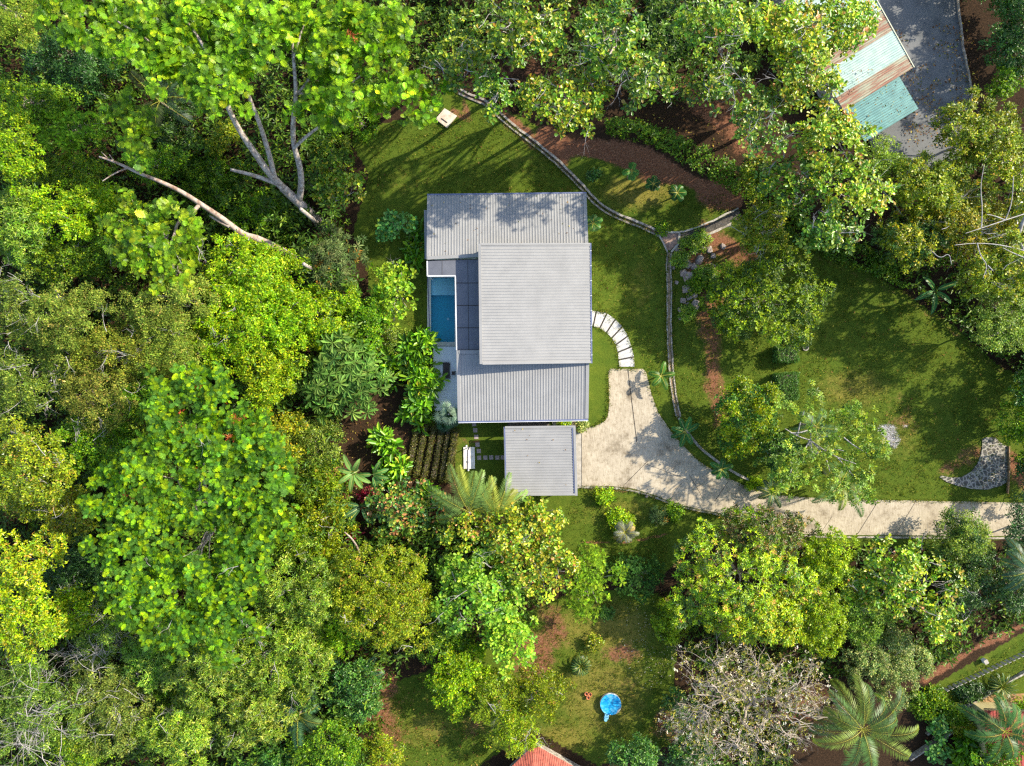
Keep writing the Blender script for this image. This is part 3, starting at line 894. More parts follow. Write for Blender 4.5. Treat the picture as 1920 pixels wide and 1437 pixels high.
# ---- concrete, asphalt and stone
M['drive'] = noisy_mat("driveway concrete", (.19, .15, .10), (.42, .355, .26), .32, .9, c3=(.50, .43, .32), bump=.25, bscale=20, pos=(.30, .60))
def drive_detail():
    nt = M['drive'].node_tree; b = nt.nodes["Principled BSDF"]
    src = b.inputs["Base Color"].links[0].from_socket
    tc = N(nt, "ShaderNodeTexCoord")
    mp = N(nt, "ShaderNodeMapping"); mp.inputs["Scale"].default_value = (14, .8, 1); nt.links.new(tc.outputs["Object"], mp.inputs[0])
    n = N(nt, "ShaderNodeTexNoise", inp={"Scale": 1.2, "Detail": 4}); nt.links.new(mp.outputs[0], n.inputs["Vector"])
    n2 = N(nt, "ShaderNodeTexNoise", inp={"Scale": 2.2, "Detail": 7, "Roughness": .75}); nt.links.new(tc.outputs["Object"], n2.inputs["Vector"])
    r = ramp(nt, [(.35, (.72, .70, .66)), (.62, (1.08, 1.08, 1.08))]); nt.links.new(n.outputs["Fac"], r.inputs[0])
    r2 = ramp(nt, [(.32, (.55, .50, .42)), (.5, (1, 1, 1))]); nt.links.new(n2.outputs["Fac"], r2.inputs[0])
    for rr in (r, r2):
        x = N(nt, "ShaderNodeMix", data_type='RGBA', blend_type='MULTIPLY'); x.inputs[0].default_value = .8
        nt.links.new(src, x.inputs[6]); nt.links.new(rr.outputs[0], x.inputs[7]); src = x.outputs[2]
    nt.links.new(src, b.inputs["Base Color"])
drive_detail()
M['pale_conc'] = noisy_mat("pale concrete", (.30, .27, .22), (.46, .42, .36), 1.6, .85, bump=.15)
M['slab'] = noisy_mat("path slab concrete", (.38, .37, .35), (.54, .52, .49), 2.2, .85, bump=.1)
M['old_conc'] = noisy_mat("weathered concrete", (.16, .13, .10), (.48, .43, .36), 2.5, .95, bump=.5, bscale=12)
M['brown_conc'] = noisy_mat("silted channel", (.09, .05, .03), (.24, .15, .10), 2.5, .95, bump=.4)
M['dark_joint'] = noisy_mat("joint", (.03, .025, .02), (.07, .06, .05), 4, .95)
M['asphalt'] = noisy_mat("asphalt", (.10, .104, .106), (.145, .147, .146), .7, .9, bump=.3, bscale=30, c3=(.17, .17, .167))
M['stone'] = noisy_mat("garden rock", (.16, .12, .10), (.42, .35, .30), 1.6, .9, bump=.6, bscale=8)
M['terra'] = noisy_mat("terracotta", (.45, .12, .05), (.62, .22, .10), 6, .8)
M['white'] = noisy_mat("white painted render", (.74, .73, .70), (.82, .81, .78), 1.5, .7)
M['white_metal'] = noisy_mat("white trim", (.70, .70, .70), (.80, .80, .80), 3, .5)
M['dark_metal'] = noisy_mat("dark metal", (.03, .03, .04), (.06, .06, .08), 3, .5, spec=.5)
M['gutter'] = noisy_mat("blue grey gutter", (.09, .11, .20), (.15, .17, .28), 1.0, .45, spec=.5)
M['roof'] = noisy_mat("light grey roof sheet", (.245, .24, .232), (.29, .283, .272), .45, .42, metal=.0, spec=.5, detail=8)
M['pergola'] = noisy_mat("dark grey roof panel", (.105, .11, .13), (.135, .14, .16), .6, .45, spec=.5)
M['glass'] = noisy_mat("window glass", (.02, .03, .035), (.03, .04, .045), 1, .08, spec=.8)
M['terrace'] = noisy_mat("terrace tile", (.62, .64, .66), (.72, .73, .74), 1.2, .6)

def sheet(name, pts, z, mat, parent=None, loc=None, zb=None):
    mb = MB(); mb.prism([(p[0], p[1]) for p in pts], zb if zb is not None else z - .12, z)
    return mb.build(name, mat, parent, loc=loc)

drive_px = [(1141, 697), (1144, 692), (1205, 692), (1211, 697), (1221, 738), (1235, 775), (1255, 805), (1276, 831), (1310, 865), (1350, 890), (1400, 912), (1470, 930), (1560, 936), (1660, 938), (1770, 940), (1980, 944),
            (1980, 1006), (1560, 1003), (1500, 1001), (1440, 985), (1380, 968), (1320, 957), (1270, 946), (1225, 928), (1185, 916), (1140, 911), (1091, 911.5), (1091, 803.5), (1102, 803), (1122, 797), (1134, 790), (1140, 779), (1142, 762)]
tag(sheet("driveway", w(drive_px), .05, M['drive']), kind="structure")
tag(sheet("carport_apron", w([(1079, 803), (1089.8, 803), (1090, 911.5), (1081, 913)]), .055, M['pale_conc']), kind="structure")
mb = MB()
for a, b, wd in (((1177, 694), (1194, 830), .1), ((1090.4, 803), (1090.6, 912), .07), ((1214, 865), (1172, 908), .06), ((1292, 890), (1318, 935), .05), ((1365, 903), (1340, 940), .06),
                 ((1646, 940), (1608, 1001), .07), ((1716, 941), (1680, 1001), .06), ((1790, 941), (1757, 1001), .05), ((1560, 968), (1538, 1000), .04), ((1205, 868), (1290, 900), .04), ((1262, 920), (1280, 905), .04)):
    A, B = P(*a), P(*b); d = (B - A).normalized(); n = Vector((-d.y, d.x, 0)) * wd / 2
    mb.prism([(A + n)[:2], (A - n)[:2], (B - n)[:2], (B + n)[:2]], .045, .056)
tag(mb.build("driveway_joint", M['dark_joint']), kind="structure")
mb = MB()
line = resample(smooth_line([P(*q) for q in ((1082, 914), (1140, 914), (1185, 919), (1225, 931), (1270, 949), (1320, 960), (1380, 972), (1440, 990), (1500, 1005), (1560, 1007), (1760, 1008), (1980, 1010))]), .7)
ribbon(mb, line, 0, .22, -.2, .10, .012)
tag(mb.build("driveway_kerb", M['old_conc']), kind="structure")

outer = [(1109.6, 583), (1118, 584), (1138, 588), (1153.5, 599), (1167, 613), (1177, 630.5), (1184, 650.5), (1188.7, 669.5), (1189.6, 688)]
inner = [(1109.6, 611), (1112, 612), (1124.5, 615.6), (1137, 624), (1147, 634), (1154.6, 647), (1158.4, 661), (1160, 675), (1161, 688)]
PATHG = "pale concrete slabs of the curved garden path"
ords = ["first slab of the curved path, half hidden under the house eave", "second slab of the curved path counting from the house", "third slab of the curved path counting from the house", "fourth slab of the curved path counting from the house",
        "middle slab of the curved path, fifth from the house", "sixth slab of the curved path, where it turns down towards the driveway", "next to last slab of the curved path", "last slab of the curved path, square, right above the driveway end"]
for i in range(8):
    a, b, c, d = (Vector(P(*q)) for q in (outer[i], outer[i + 1], inner[i + 1], inner[i]))
    g = .095
    e1 = (b - a).normalized() * g; e2 = (c - d).normalized() * g
    pts = [a + e1 * (i > 0), b - e1 * (i < 7), c - e2 * (i < 7), d + e2 * (i > 0)]
    mb = MB(); mb.prism([p[:2] for p in pts], -.1, .06)
    ctr = sum(pts, Vector()) / 4
    tag(mb.build("path_slab", M['slab'], loc=(ctr.x, ctr.y, 0)), ords[i], "path slab", PATHG)
mb = MB(); sub = w([(1108, 585)] + outer[1:] + inner[:0:-1] + [(1108, 610)]); mb.prism(sub, -.1, .012)
tag(mb.build("path_bed", M['dark_joint']), kind="structure")

st_px = [(889, 795.6), (891, 807), (893, 819.5), (895.3, 834), (897.8, 846), (898.4, 858.6), (910, 858.5), (921, 858), (932.4, 858.4), (942.8, 858)]
st_lab = ["topmost stepping stone, touching the shadow of the south eave", "second stepping stone below the south eave", "stepping stone half sunlit in the bright strip of lawn", "stepping stone just below the bright strip of lawn",
          "stepping stone right above the corner of the stone line", "stepping stone at the corner where the line turns towards the carport", "first stepping stone to the right of the corner", "middle stone of the row leading to the carport",
          "stepping stone last but one before the carport", "stepping stone partly under the carport roof edge"]
M['paver'] = noisy_mat("reddish paver", (.26, .20, .19), (.38, .31, .29), 3, .9, bump=.3)
for (a, b), lb in zip(st_px, st_lab):
    p = P(a, b); mb = MB(); mb.box((p.x, p.y, -.02), (.52, .52, .12), .02)
    tag(mb.build("stepping_stone", M['paver'], loc=(p.x, p.y, 0)), lb, "stepping stone", "square stepping stones beside the carport")

# drain channel
drain = [PG(*q) for q in ((832, 150), (850, 166), (880, 182), (905, 190), (922, 203), (960, 238), (1000, 268), (1040, 300), (1062, 322), (1090, 350), (1112, 376), (1138, 397), (1180, 415), (1215, 429), (1236, 440))]
dl = resample(smooth_line([Vector((p.x, p.y, 0)) for p in drain]), .5)
root = thing("drain_channel", (dl[0].x, dl[0].y, 0), "long curved concrete drain channel running from the slab by the trees to the junction pit", "drain channel")
mb = MB(); ribbon(mb, dl, 0, .34, -.1, .02); mb.build("channel_bed", M['brown_conc'], root)
for s, wd in ((-.26, .20), (.26, .26)):
    mb = MB(); ribbon(mb, dl, s, wd, -.15, .16 + .04 * (s > 0), .022); mb.build("kerb", M['old_conc'], root)
dr2 = [P(*q) for q in ((1255, 474), (1253, 500), (1255, 540), (1254, 600), (1256, 650), (1258, 700), (1264, 745), (1272, 782))]
dl = resample(smooth_line(dr2), .5)
root = thing("drain_channel", (dl[0].x, dl[0].y, 0), "straight concrete drain channel between the house lawn and the rock garden", "drain channel")
mb = MB(); ribbon(mb, dl, 0, .30, -.1, .03); mb.build("channel_bed", noisy_mat("sandy channel", (.22, .14, .08), (.42, .30, .18), 2, .95), root)
for s in (-.24, .24):
    mb = MB(); ribbon(mb, dl, s, .16, -.15, .15, .025); mb.build("kerb", M['old_conc'], root)
dl = resample(smooth_line([P(*q) for q in ((1272, 784), (1292, 815), (1310, 838), (1345, 866), (1382, 890), (1425, 908))]), .5)
root = thing("garden_kerb", (dl[0].x, dl[0].y, 0), "low weathered kerb curving beside the small palms along the driveway", "kerb")
mb = MB(); ribbon(mb, dl, 0, .30, -.1, .14, .02); mb.build("edge", M['old_conc'], root)
# junction pit
root = thing("junction_pit", P(1255, 450), "three sided concrete drain pit where the channels meet right of the house", "drain pit")
tri = [P(*q) for q in ((1236, 438), (1272, 438), (1271, 456), (1256, 470), (1250, 468), (1244, 455))]
mb = MB(); mb.prism([p[:2] for p in tri], -.1, .02); mb.build("pit_floor", noisy_mat("pit floor", (.22, .13, .09), (.40, .27, .20), 1.5, .9), root)
mb = MB()
ribbon(mb, resample([P(1233, 436.5), P(1274, 436.5)], .6), 0, .22, -.1, .24, .01); ribbon(mb, resample([P(1273.5, 439), P(1272.5, 457), P(1258, 473)], .5), 0, .24, -.1, .24, .01)
ribbon(mb, resample([P(1234, 440), P(1244, 457), P(1251, 473)], .5), 0, .18, -.1, .2, .01); mb.build("pit_wall", M['pale_conc'], root)
# stone lined ditch
root = thing("stone_ditch", P(1330, 430), "dark stone lined ditch with broken pale edging climbing right of the drain pit", "ditch")
dd = resample(smooth_line([P(*q) for q in ((1278, 446), (1310, 436), (1345, 422), (1388, 400))]), .4)
mb = MB(); ribbon(mb, dd, 0, 1.0, -.1, .05, .03); mb.build("ditch_bed", noisy_mat("ditch stones", (.025, .022, .018), (.14, .12, .10), 7, .9, bump=.8, bscale=10), root)
mb = MB(); ribbon(mb, dd, .66, .2, -.1, .22, .05); mb.build("edging", M['pale_conc'], root)
mb = MB(); ribbon(mb, dd[4:-4], -.66, .34, -.1, .16, .06); mb.build("edging", M['old_conc'], root)

# concrete slab at the top of the lawn
root = thing("concrete_slab", P(838, 222), "square pale concrete inspection slab at the top edge of the lawn", "inspection slab")
q = [P(*a) for a in ((834, 205), (857, 219), (838, 241), (817, 225))]
mb = MB(); mb.prism([a[:2] for a in q], -.1, .3); mb.build("slab", noisy_mat("peach concrete", (.45, .34, .25), (.70, .58, .46), 1.5, .9), root)
mb = MB(); a, b = P(828, 224), P(839, 232); d = (b - a).normalized(); n = Vector((-d.y, d.x, 0)) * .05
mb.prism([(a + n)[:2], (a - n)[:2], (b - n)[:2], (b + n)[:2]], .29, .36); mb.build("lid_handle", M['dark_joint'], root)

# flagstone crescent
cr = w([(1841, 824), (1848, 820), (1866, 821), (1872, 828), (1888, 838), (1888, 903), (1876, 911), (1850, 918), (1822, 917), (1798, 912), (1775, 904), (1761, 895), (1765, 892), (1785, 896), (1802, 895), (1820, 885), (1832, 870), (1838, 855), (1841, 840)])
mstone, nt, b = new_mat("crazy paving")
tc = N(nt, "ShaderNodeTexCoord"); vo = N(nt, "ShaderNodeTexVoronoi", feature='DISTANCE_TO_EDGE', inp={"Scale": 1.9}); vc = N(nt, "ShaderNodeTexVoronoi", inp={"Scale": 1.9})
nt.links.new(tc.outputs["Object"], vo.inputs["Vector"]); nt.links.new(tc.outputs["Object"], vc.inputs["Vector"])
r = ramp(nt, [(.05, (.30, .27, .22)), (.16, (.07, .06, .05))]); nt.links.new(vo.outputs[0], r.inputs[0])
hs = N(nt, "ShaderNodeMix", data_type='RGBA', blend_type='ADD'); hs.inputs[0].default_value = .06; nt.links.new(r.outputs[0], hs.inputs[6])
bw = N(nt, "ShaderNodeRGBToBW"); nt.links.new(vc.outputs["Color"], bw.inputs[0]); nt.links.new(bw.outputs[0], hs.inputs[7]); nt.links.new(hs.outputs[2], b.inputs["Base Color"])
b.inputs["Roughness"].default_value = .9
tag(sheet("stone_paving", cr, .10, mstone), kind="structure")
mb = MB(); ribbon(mb, resample([P(1889.5, 836), P(1890, 880), P(1887, 925)], .6), 0, .14, -.1, .35, .005)
tag(mb.build("gate_rail", noisy_mat("rusty rail", (.20, .11, .05), (.38, .24, .12), 4, .8), loc=P(1889, 880)), "brown rail along the right edge of the stone paving", "rail")
# ash patch
M['ash'] = noisy_mat("ash", (.16, .14, .13), (.50, .50, .51), 1.6, 1.0, bump=.8, bscale=6)
rng = np.random.default_rng(5); ctr = P(1668, 813)
def heap(name, px, py, rx, ry, h, mat, seed, kind=None, label=None, cat=None, rot=0):
    rng = np.random.default_rng(seed); c = P(px, py); V = [(c.x, c.y, h)]; F = []; nr, na = 5, 26
    ph = rng.uniform(0, 6, 4)
    for i in range(1, nr + 1):
        for j in range(na):
            a = 2 * math.pi * j / na; e = 1 + .22 * math.sin(2 * a + ph[0]) + .16 * math.sin(5 * a + ph[1]) + rng.normal(0, .07)
            x = rx / PXM * i / nr * math.cos(a) * e; y = ry / PXM * i / nr * math.sin(a) * e
            V.append((c.x + x * math.cos(rot) - y * math.sin(rot), c.y + x * math.sin(rot) + y * math.cos(rot), h * (1 - (i / nr) ** 1.5) + rng.uniform(0, h * .3) * (i < nr) - (.03 if i == nr else 0)))
    for j in range(na): F.append((0, 1 + j, 1 + (j + 1) % na))
    for i in range(nr - 1):
        for j in range(na):
            a = 1 + i * na + j; b_ = 1 + i * na + (j + 1) % na; F.append((a, a + na, b_ + na, b_))
    o = mesh_obj(name, V, F, mat, loc=c, smooth=True); tag(o, label, cat, None, kind); return o
if False: heap("ash_heap", 1668, 813, 20, 23, .16, M['ash'], 9, None, "patch of white and grey ash from a burnt pile on the right lawn", "ash patch", .4)

# asphalt yard behind the teal shed
road = [PG(*q) for q in ((1600, -60), (1790, -60), (1789, 0), (1800, 90), (1816, 175), (1800, 300), (1700, 330), (1640, 290), (1600, 200))]
mb = MB(); mb.prism([p[:2] for p in road], 1.6, 2.55); tag(mb.build("asphalt_yard", M['asphalt']), kind="structure")
mb = MB(); kl = resample([Vector((p.x, p.y, 2.3)) for p in (PG(1788, -60), PG(1791, 0), PG(1802, 90), PG(1818, 178), (PG(1806, 250)))], .8)
ribbon(mb, kl, 0, .22, -.4, .42, .02); tag(mb.build("yard_kerb", M['old_conc']), kind="structure")

# ================================================================== HOUSE
def corr(mb, A, B, C, D, axis='y', pitch=.33, h=.04):
    """corrugated sheet over quad A(tl) B(tr) C(br) D(bl); ribs run along A->D when axis is 'y'"""
    if axis == 'x': A, B, C, D = A, D, C, B     # swap so ribs run A->B
    n = max(2, int(round((B - A).length / pitch)))
    prof = [(0, 0), (.46, 0), (.56, h), (.84, h), (.94, 0)]
    base = len(mb.v); cols = []
    for i in range(n):
        for t, z in prof: cols.append(((i + t) / n, z))
    cols.append((1, 0))
    for t, z in cols:
        p = A.lerp(B, t); q = D.lerp(C, t)
        mb.v += [(p.x, p.y, p.z + z), (q.x, q.y, q.z + z)]
    for i in range(len(cols) - 1):
        a = base + 2 * i
        f = (a, a + 1, a + 3, a + 2)
        mb.f.append(f if axis == 'y' else f[::-1])

def roof_sheet(name, A, B, C, D, axis, parent, mat=None, pitch=.33):
    mb = MB(); corr(mb, A, B, C, D, axis, pitch)
    o = mb.build(name, mat or M['roof'], parent)
    s = o.modifiers.new("thickness", 'SOLIDIFY'); s.thickness = .03; s.offset = -1
    return o

def beam(mb, a, b, wd, h, dz=0):
    a = Vector(a); b = Vector(b); d = Vector((b.x - a.x, b.y - a.y, 0)).normalized(); n = Vector((-d.y, d.x, 0)) * wd / 2
    mb.prism([(a + n)[:2], (a - n)[:2], (b - n)[:2], (b + n)[:2]], [a.z + dz - h, a.z + dz - h, b.z + dz - h, b.z + dz - h], [a.z + dz, a.z + dz, b.z + dz, b.z + dz])

house = thing("house", P(960, 600), "modern house with stepped light grey corrugated roofs in the middle of the lawn", "house")
ZR, ZE = 4.0, 3.3
# north roof
nA, nB, nC, nD = P(802.5, 366.5, ZE), P(1098, 363, ZE), P(1102, 470, ZR), P(801.5, 487, ZR + .02)
roof_sheet("roof", nA, nB, nC, nD, 'y', house)
mb = MB(); beam(mb, nA + Vector((-.1, .08, .05)), nB + Vector((.1, .08, .05)), .16, .18); mb.build("gutter", M['gutter'], house)
mb = MB(); beam(mb, nA + Vector((.08, -.05, .10)), nD + Vector((.08, .0, .10)), .34, .06); beam(mb, nB + Vector((-.12, -.05, .10)), nC + Vector((-.12, 0, .10)), .42, .06)
beam(mb, nD + Vector((0, .17, .11)), P(897, 482, ZR + .0) + Vector((0, .17, .11)), .40, .06); mb.build("flashing", M['roof'], house)
mb = MB(); a, b, c, d = P(795, 394, 3.0), P(801, 394, 3.0), P(801, 486, 3.0), P(796.5, 486, 3.0)
mb.prism([p[:2] for p in (a, b, c, d)], 2.9, 3.0); mb.build("side_awning", M['roof'], house)
# upper roof
ZUW, ZUE = 5.75, 4.35
uA, uB, uC, uD = P(897.5, 457.5, ZUW), P(1106.5, 457, ZUE), P(1108.5, 680, ZUE), P(900, 683, ZUW)
roof_sheet("roof", uA, uB, uC, uD, 'x', house, pitch=.355)
mb = MB(); beam(mb, uB + Vector((.06, .05, .06)), uC + Vector((.06, -.1, .06)), .15, .2); mb.build("gutter", M['gutter'], house)
mb = MB(); beam(mb, uA + Vector((.12, 0, .10)), uD + Vector((.12, 0, .10)), .32, .28); beam(mb, uA + Vector((.3, -.05, .09)), uB + Vector((0, -.05, .09)), .22, .3); beam(mb, uD + Vector((.3, .06, .09)), uC + Vector((0, .06, .09)), .26, .3)
mb.build("flashing", M['roof'], house)
mb = MB()
for i in range(8):
    t = (i + .5) / 8; p = uB.lerp(uC, t); mb.box((p.x + .06, p.y, p.z + .085), (.2, .05, .05))
mb.build("gutter_bracket", M['white_metal'], house)
# south roof
sA, sB, sC, sD = P(857.5, 657.5, ZR), P(1103.5, 672, ZR), P(1102, 786, ZE), P(860, 790, ZE)
roof_sheet("roof", sA, sB, sC, sD, 'y', house)
mb = MB(); beam(mb, sD + Vector((-.05, -.08, .05)), sC + Vector((.05, -.08, .05)), .16, .2); mb.build("gutter", M['gutter'], house)
mb = MB(); beam(mb, sD + Vector((-.05, -.2, .02)), sC + Vector((.05, -.2, .02)), .06, .16); mb.build("fascia", M['white_metal'], house)
mb = MB(); beam(mb, sA + Vector((.08, .0, .10)), sD + Vector((.08, .05, .10)), .36, .06); beam(mb, sB + Vector((-.12, .0, .10)), sC + Vector((-.12, .05, .10)), .40, .06)
beam(mb, sA + Vector((.2, -.18, .12)), P(899, 657.5, ZR) + Vector((0, -.18, .12)), .42, .06); mb.build("flashing", M['roof'], house)
# walls of the upper storey wedge
mb = MB()
i1, i2 = .35, .45
up = [uA + Vector((i1, -i1, -.1)), uB + Vector((-i2, -i1, -.1)), uC + Vector((-i2, i1, -.1)), uD + Vector((i1, i1, -.1))]
mb.prism([p[:2] for p in up], [.1] * 4, [p.z - .05 for p in up]); mb.build("wall", M['white'], house)
# lower walls
def walls(q, z1):
    mb = MB(); mb.prism([p[:2] for p in q], .05, z1); mb.build("wall", M['white'], house)
walls([nA + Vector((.7, -.7, 0)), nB + Vector((-.7, -.7, 0)), Vector((uB.x - .5, uA.y - .30, 0)), Vector((nD.x + .7, nD.y + .2, 0))], ZE - .12)
walls([Vector((sA.x + .8, uD.y + .33, 0)), Vector((sB.x - .7, uC.y + .31, 0)), sC + Vector((-.7, .9, 0)), sD + Vector((.8, .9, 0))], ZE - .12)
def window(x, y, z, wd, h, face, name="window"):
    """face: 'n','s','e','w'"""
    dx, dy = {'n': (0, 1), 's': (0, -1), 'e': (1, 0), 'w': (-1, 0)}[face]
    mb = MB()
    sx, sy = (wd, .08) if dy else (.08, wd)
    mb.box((x + dx * .03, y + dy * .03, z), (sx, sy, h)); o = mb.build(name, M['dark_metal'], house)
    mb = MB()
    for s in (-1, 1):
        ox, oy = (s * wd * .24, 0) if dy else (0, s * wd * .24)
        gx, gy = (wd * .44, .03) if dy else (.03, wd * .44)
        mb.box((x + dx * .08 + ox, y + dy * .08 + oy, z), (gx, gy, h * .9))
    mb.build("pane", M['glass'], o)
wx0, wx1 = nA.x + .7, nB.x - .7; wy = nA.y - .7
for i in range(4): window(wx0 + (i + .5) * (wx1 - wx0) / 4, wy, 1.7, 1.8, 1.1, 'n')
for i in range(2): window(nB.x - .66, wy - 1.8 - 2.3 * i, 1.7, 1.4, 1.1, 'e')
for y in (478, 540): window(up[1].x + .02, P(0, y).y, 2.2, 2.2, 1.3, 'e')
window(up[1].x + .02, P(0, 597).y, 1.2, 1.2, 2.2, 'e', "door")
for i in range(4): window(sD.x + 2.4 + i * 3.6, sD.y + .9, 1.7, 1.8, 1.2, 's')
for y in (560, 610): window(up[0].x, P(0, y).y, 1.5, 3.0, 2.4, 'w', "sliding_door")
# flat dark covered gallery in an L round the pool
ZP = 3.85
L = [P(*q, ZP) for q in ((801, 489.5), (898, 487), (899, 657), (855.5, 657), (853, 518), (801.5, 518.5))]
mb = MB(); mb.prism([p[:2] for p in L], ZP - .08, ZP); mb.build("gallery_roof", M['pergola'], house)
mb = MB()
for a, b in (((801, 489.5), (801.5, 518.5)), ((801, 518), (854, 517.5)), ((853.8, 518), (856.2, 657)),):
    beam(mb, P(*a, ZP), P(*b, ZP), .13, .22, .05)
mb.build("edge_trim", M['white_metal'], house)
mb = MB()
for a, b, wd in (((855, 531), (898, 531), .07), ((855, 573), (898, 573), .07), ((856, 615), (899, 615), .07), ((877, 490), (879, 656), .045), ((829, 490), (829, 517), .03), ((801, 489), (898, 486.5), .08), ((856, 656.6), (899, 656.6), .08)):
    beam(mb, P(*a, ZP), P(*b, ZP), wd, .03, .025)
mb.build("panel_joint", M['dark_joint'], house)
mb = MB()
for q in ((803, 516), (852, 520), (855, 573), (856, 615), (857, 654)):
    p = P(*q, ZP); mb.box((p.x + .1, p.y, ZP / 2 - .05), (.14, .14, ZP - .12))
mb.build("column", M['white_metal'], house)
mb = MB(); mb.prism([P(*q)[:2] for q in ((808, 492), (900, 490), (902, 652), (860, 652), (859, 521), (808, 519.5))], -.1, .20); mb.build("gallery_floor", M['terrace'], house)
# roof litter
for (a, b, z, lb) in ((1031, 899, 3.1, "yellow"),): pass

# ================================================================== POOL
pr = thing("swimming_pool", P(830, 580), "rectangular blue swimming pool with pale coping left of the house", "swimming pool")
x0, y1 = POOL_IN[0].x, POOL_IN[0].y; x1, y0 = POOL_IN[1].x, POOL_IN[1].y
M['tile'] = noisy_mat("blue pool tile", (.02, .38, .50), (.05, .52, .62), 11, .4, detail=5)  # mottling in the tile colour stands in for caustic light speckles
M['tile_pale'] = noisy_mat("pale pool tile", (.66, .86, .86), (.74, .90, .90), 6, .4)
mb = MB()
zf = -1.3; t = .18
mb.box(((x0 + x1) / 2, (y0 + y1) / 2, zf - .1), (x1 - x0 + 2 * t, y1 - y0 + 2 * t, .2))
zt = .10
mb.box((x0 - t / 2, (y0 + y1) / 2, (zt + zf) / 2), (t, y1 - y0, zt - zf)); mb.box((x1 + t / 2, (y0 + y1) / 2, (zt + zf) / 2), (t, y1 - y0, zt - zf))
mb.box(((x0 + x1) / 2, y0 - t / 2, (zt + zf) / 2), (x1 - x0 + 2 * t, t, zt - zf)); mb.box(((x0 + x1) / 2, y1 + t / 2, (zt + zf) / 2), (x1 - x0 + 2 * t, t, zt - zf))
mb.build("basin", M['tile'], pr)
ys = P(0, 553).y
mb = MB(); mb.box(((x0 + x1) / 2, (ys + y1) / 2, (zf - .35) / 2), (x1 - x0 - .01, y1 - ys - .01, -.35 - zf)); mb.build("shallow_shelf", M['tile_pale'], pr)
mw, nt, b = new_mat("pool water"); nt.nodes.remove(b)
gl = N(nt, "ShaderNodeBsdfGlossy", inp={"Roughness": .04}); tr = N(nt, "ShaderNodeBsdfTransparent"); tr.inputs[0].default_value = (.74, .96, .97, 1)
fr = N(nt, "ShaderNodeFresnel", inp={"IOR": 1.33}); mx = N(nt, "ShaderNodeMixShader")
tc = N(nt, "ShaderNodeTexCoord"); nn = N(nt, "ShaderNodeTexNoise", inp={"Scale": 3.0, "Detail": 4}); bp = N(nt, "ShaderNodeBump", inp={"Strength": .25, "Distance": .03})
nt.links.new(tc.outputs["Object"], nn.inputs["Vector"]); nt.links.new(nn.outputs["Fac"], bp.inputs["Height"]); nt.links.new(bp.outputs[0], gl.inputs["Normal"]); nt.links.new(bp.outputs[0], fr.inputs["Normal"])
nt.links.new(fr.outputs[0], mx.inputs[0]); nt.links.new(tr.outputs[0], mx.inputs[1]); nt.links.new(gl.outputs[0], mx.inputs[2]); nt.links.new(mx.outputs[0], nt.nodes["Material Output"].inputs[0])
mesh_obj("water", [(x0, y0, .0), (x1, y0, .0), (x1, y1, .0), (x0, y1, .0)], [(0, 1, 2, 3)], mw, pr)
M['coping'] = noisy_mat("pale coping", (.52, .48, .40), (.64, .60, .52), 2, .8)
mb = MB()
mb.prism([(x0 - .48, y0 - .5), (x0 - .01, y0 - .5), (x0 - .01, y1 + .3), (x0 - .48, y1 + .3)], .04, .16); mb.prism([(x0 - .01, y0 - .5), (x1 + .4, y0 - .5), (x1 + .4, y0 - .01), (x0 - .01, y0 - .01)], .04, .157)
mb.prism([(x1 + .01, y0 - .01), (x1 + .4, y0 - .01), (x1 + .4, y1 + .3), (x1 + .01, y1 + .3)], .04, .155); mb.prism([(x0 - .01, y1 + .01), (x1 + .01, y1 + .01), (x1 + .01, y1 + .3), (x0 - .01, y1 + .3)], .04, .158)
mb.build("coping", M['coping'], pr)
mb = MB(); p = P(840, 598.5, -1.25); mb.tube([(p.x, p.y, -1.3), (p.x, p.y, -1.26)], .16, 14); mb.build("floor_drain", M['white_metal'], pr)
mb = MB(); mb.prism([P(*q)[:2] for q in ((801.5, 520), (803, 520), (812, 768), (810.5, 768))], -.6, .18); mb.build("retaining_edge", noisy_mat("violet grey render", (.10, .09, .16), (.18, .16, .26), 2, .8), pr)
# terrace
tz = .16
tp = [P(*q, tz) for q in ((812, 650), (860, 650), (862, 770), (814.5, 770))]
mt, nt, b = new_mat("terrace tiles"); tc = N(nt, "ShaderNodeTexCoord"); br = N(nt, "ShaderNodeTexBrick", inp={"Scale": 1.0, "Mortar Size": .012, "Brick Width": .9, "Row Height": .9, "Color1": (.78, .79, .78, 1), "Color2": (.84, .84, .82, 1), "Mortar": (.6, .61, .6, 1)}); br.offset = 0
nt.links.new(tc.outputs["Object"], br.inputs["Vector"]); nt.links.new(br.outputs["Color"], b.inputs["Base Color"]); b.inputs["Roughness"].default_value = .55
mb = MB(); mb.prism([p[:2] for p in tp], -.3, tz + .004); o = mb.build("pool_terrace", mt); tag(o, kind="structure")

# lounger and side table
M['wicker'] = noisy_mat("dark brown wicker", (.035, .025, .022), (.085, .065, .055), 20, .7, bump=.4, bscale=40)
c = P(837, 694, .5); lz = tz
root = thing("sun_lounger", (c.x, c.y, lz), "dark brown sun lounger lying on the pale pool terrace", "sun lounger")
lw = .72
mb = MB(); mb.box((c.x, c.y + .22, lz + .33), (lw, 1.45, .06)); mb.build("seat", M['wicker'], root)
mb = MB(); yb = c.y - .53; mb.prism([(c.x - lw / 2, yb), (c.x + lw / 2, yb), (c.x + lw / 2, yb - .55), (c.x - lw / 2, yb - .55)], [lz + .33, lz + .33, lz + .52, lz + .52], [lz + .38, lz + .38, lz + .57, lz + .57]); mb.build("backrest", M['wicker'], root)
mb = MB(); mb.box((c.x, yb + .02, lz + .375), (lw, .04, .05)); mb.build("hinge_bar", noisy_mat("light frame", (.3, .27, .25), (.4, .36, .34), 5, .5), root)
mb = MB()
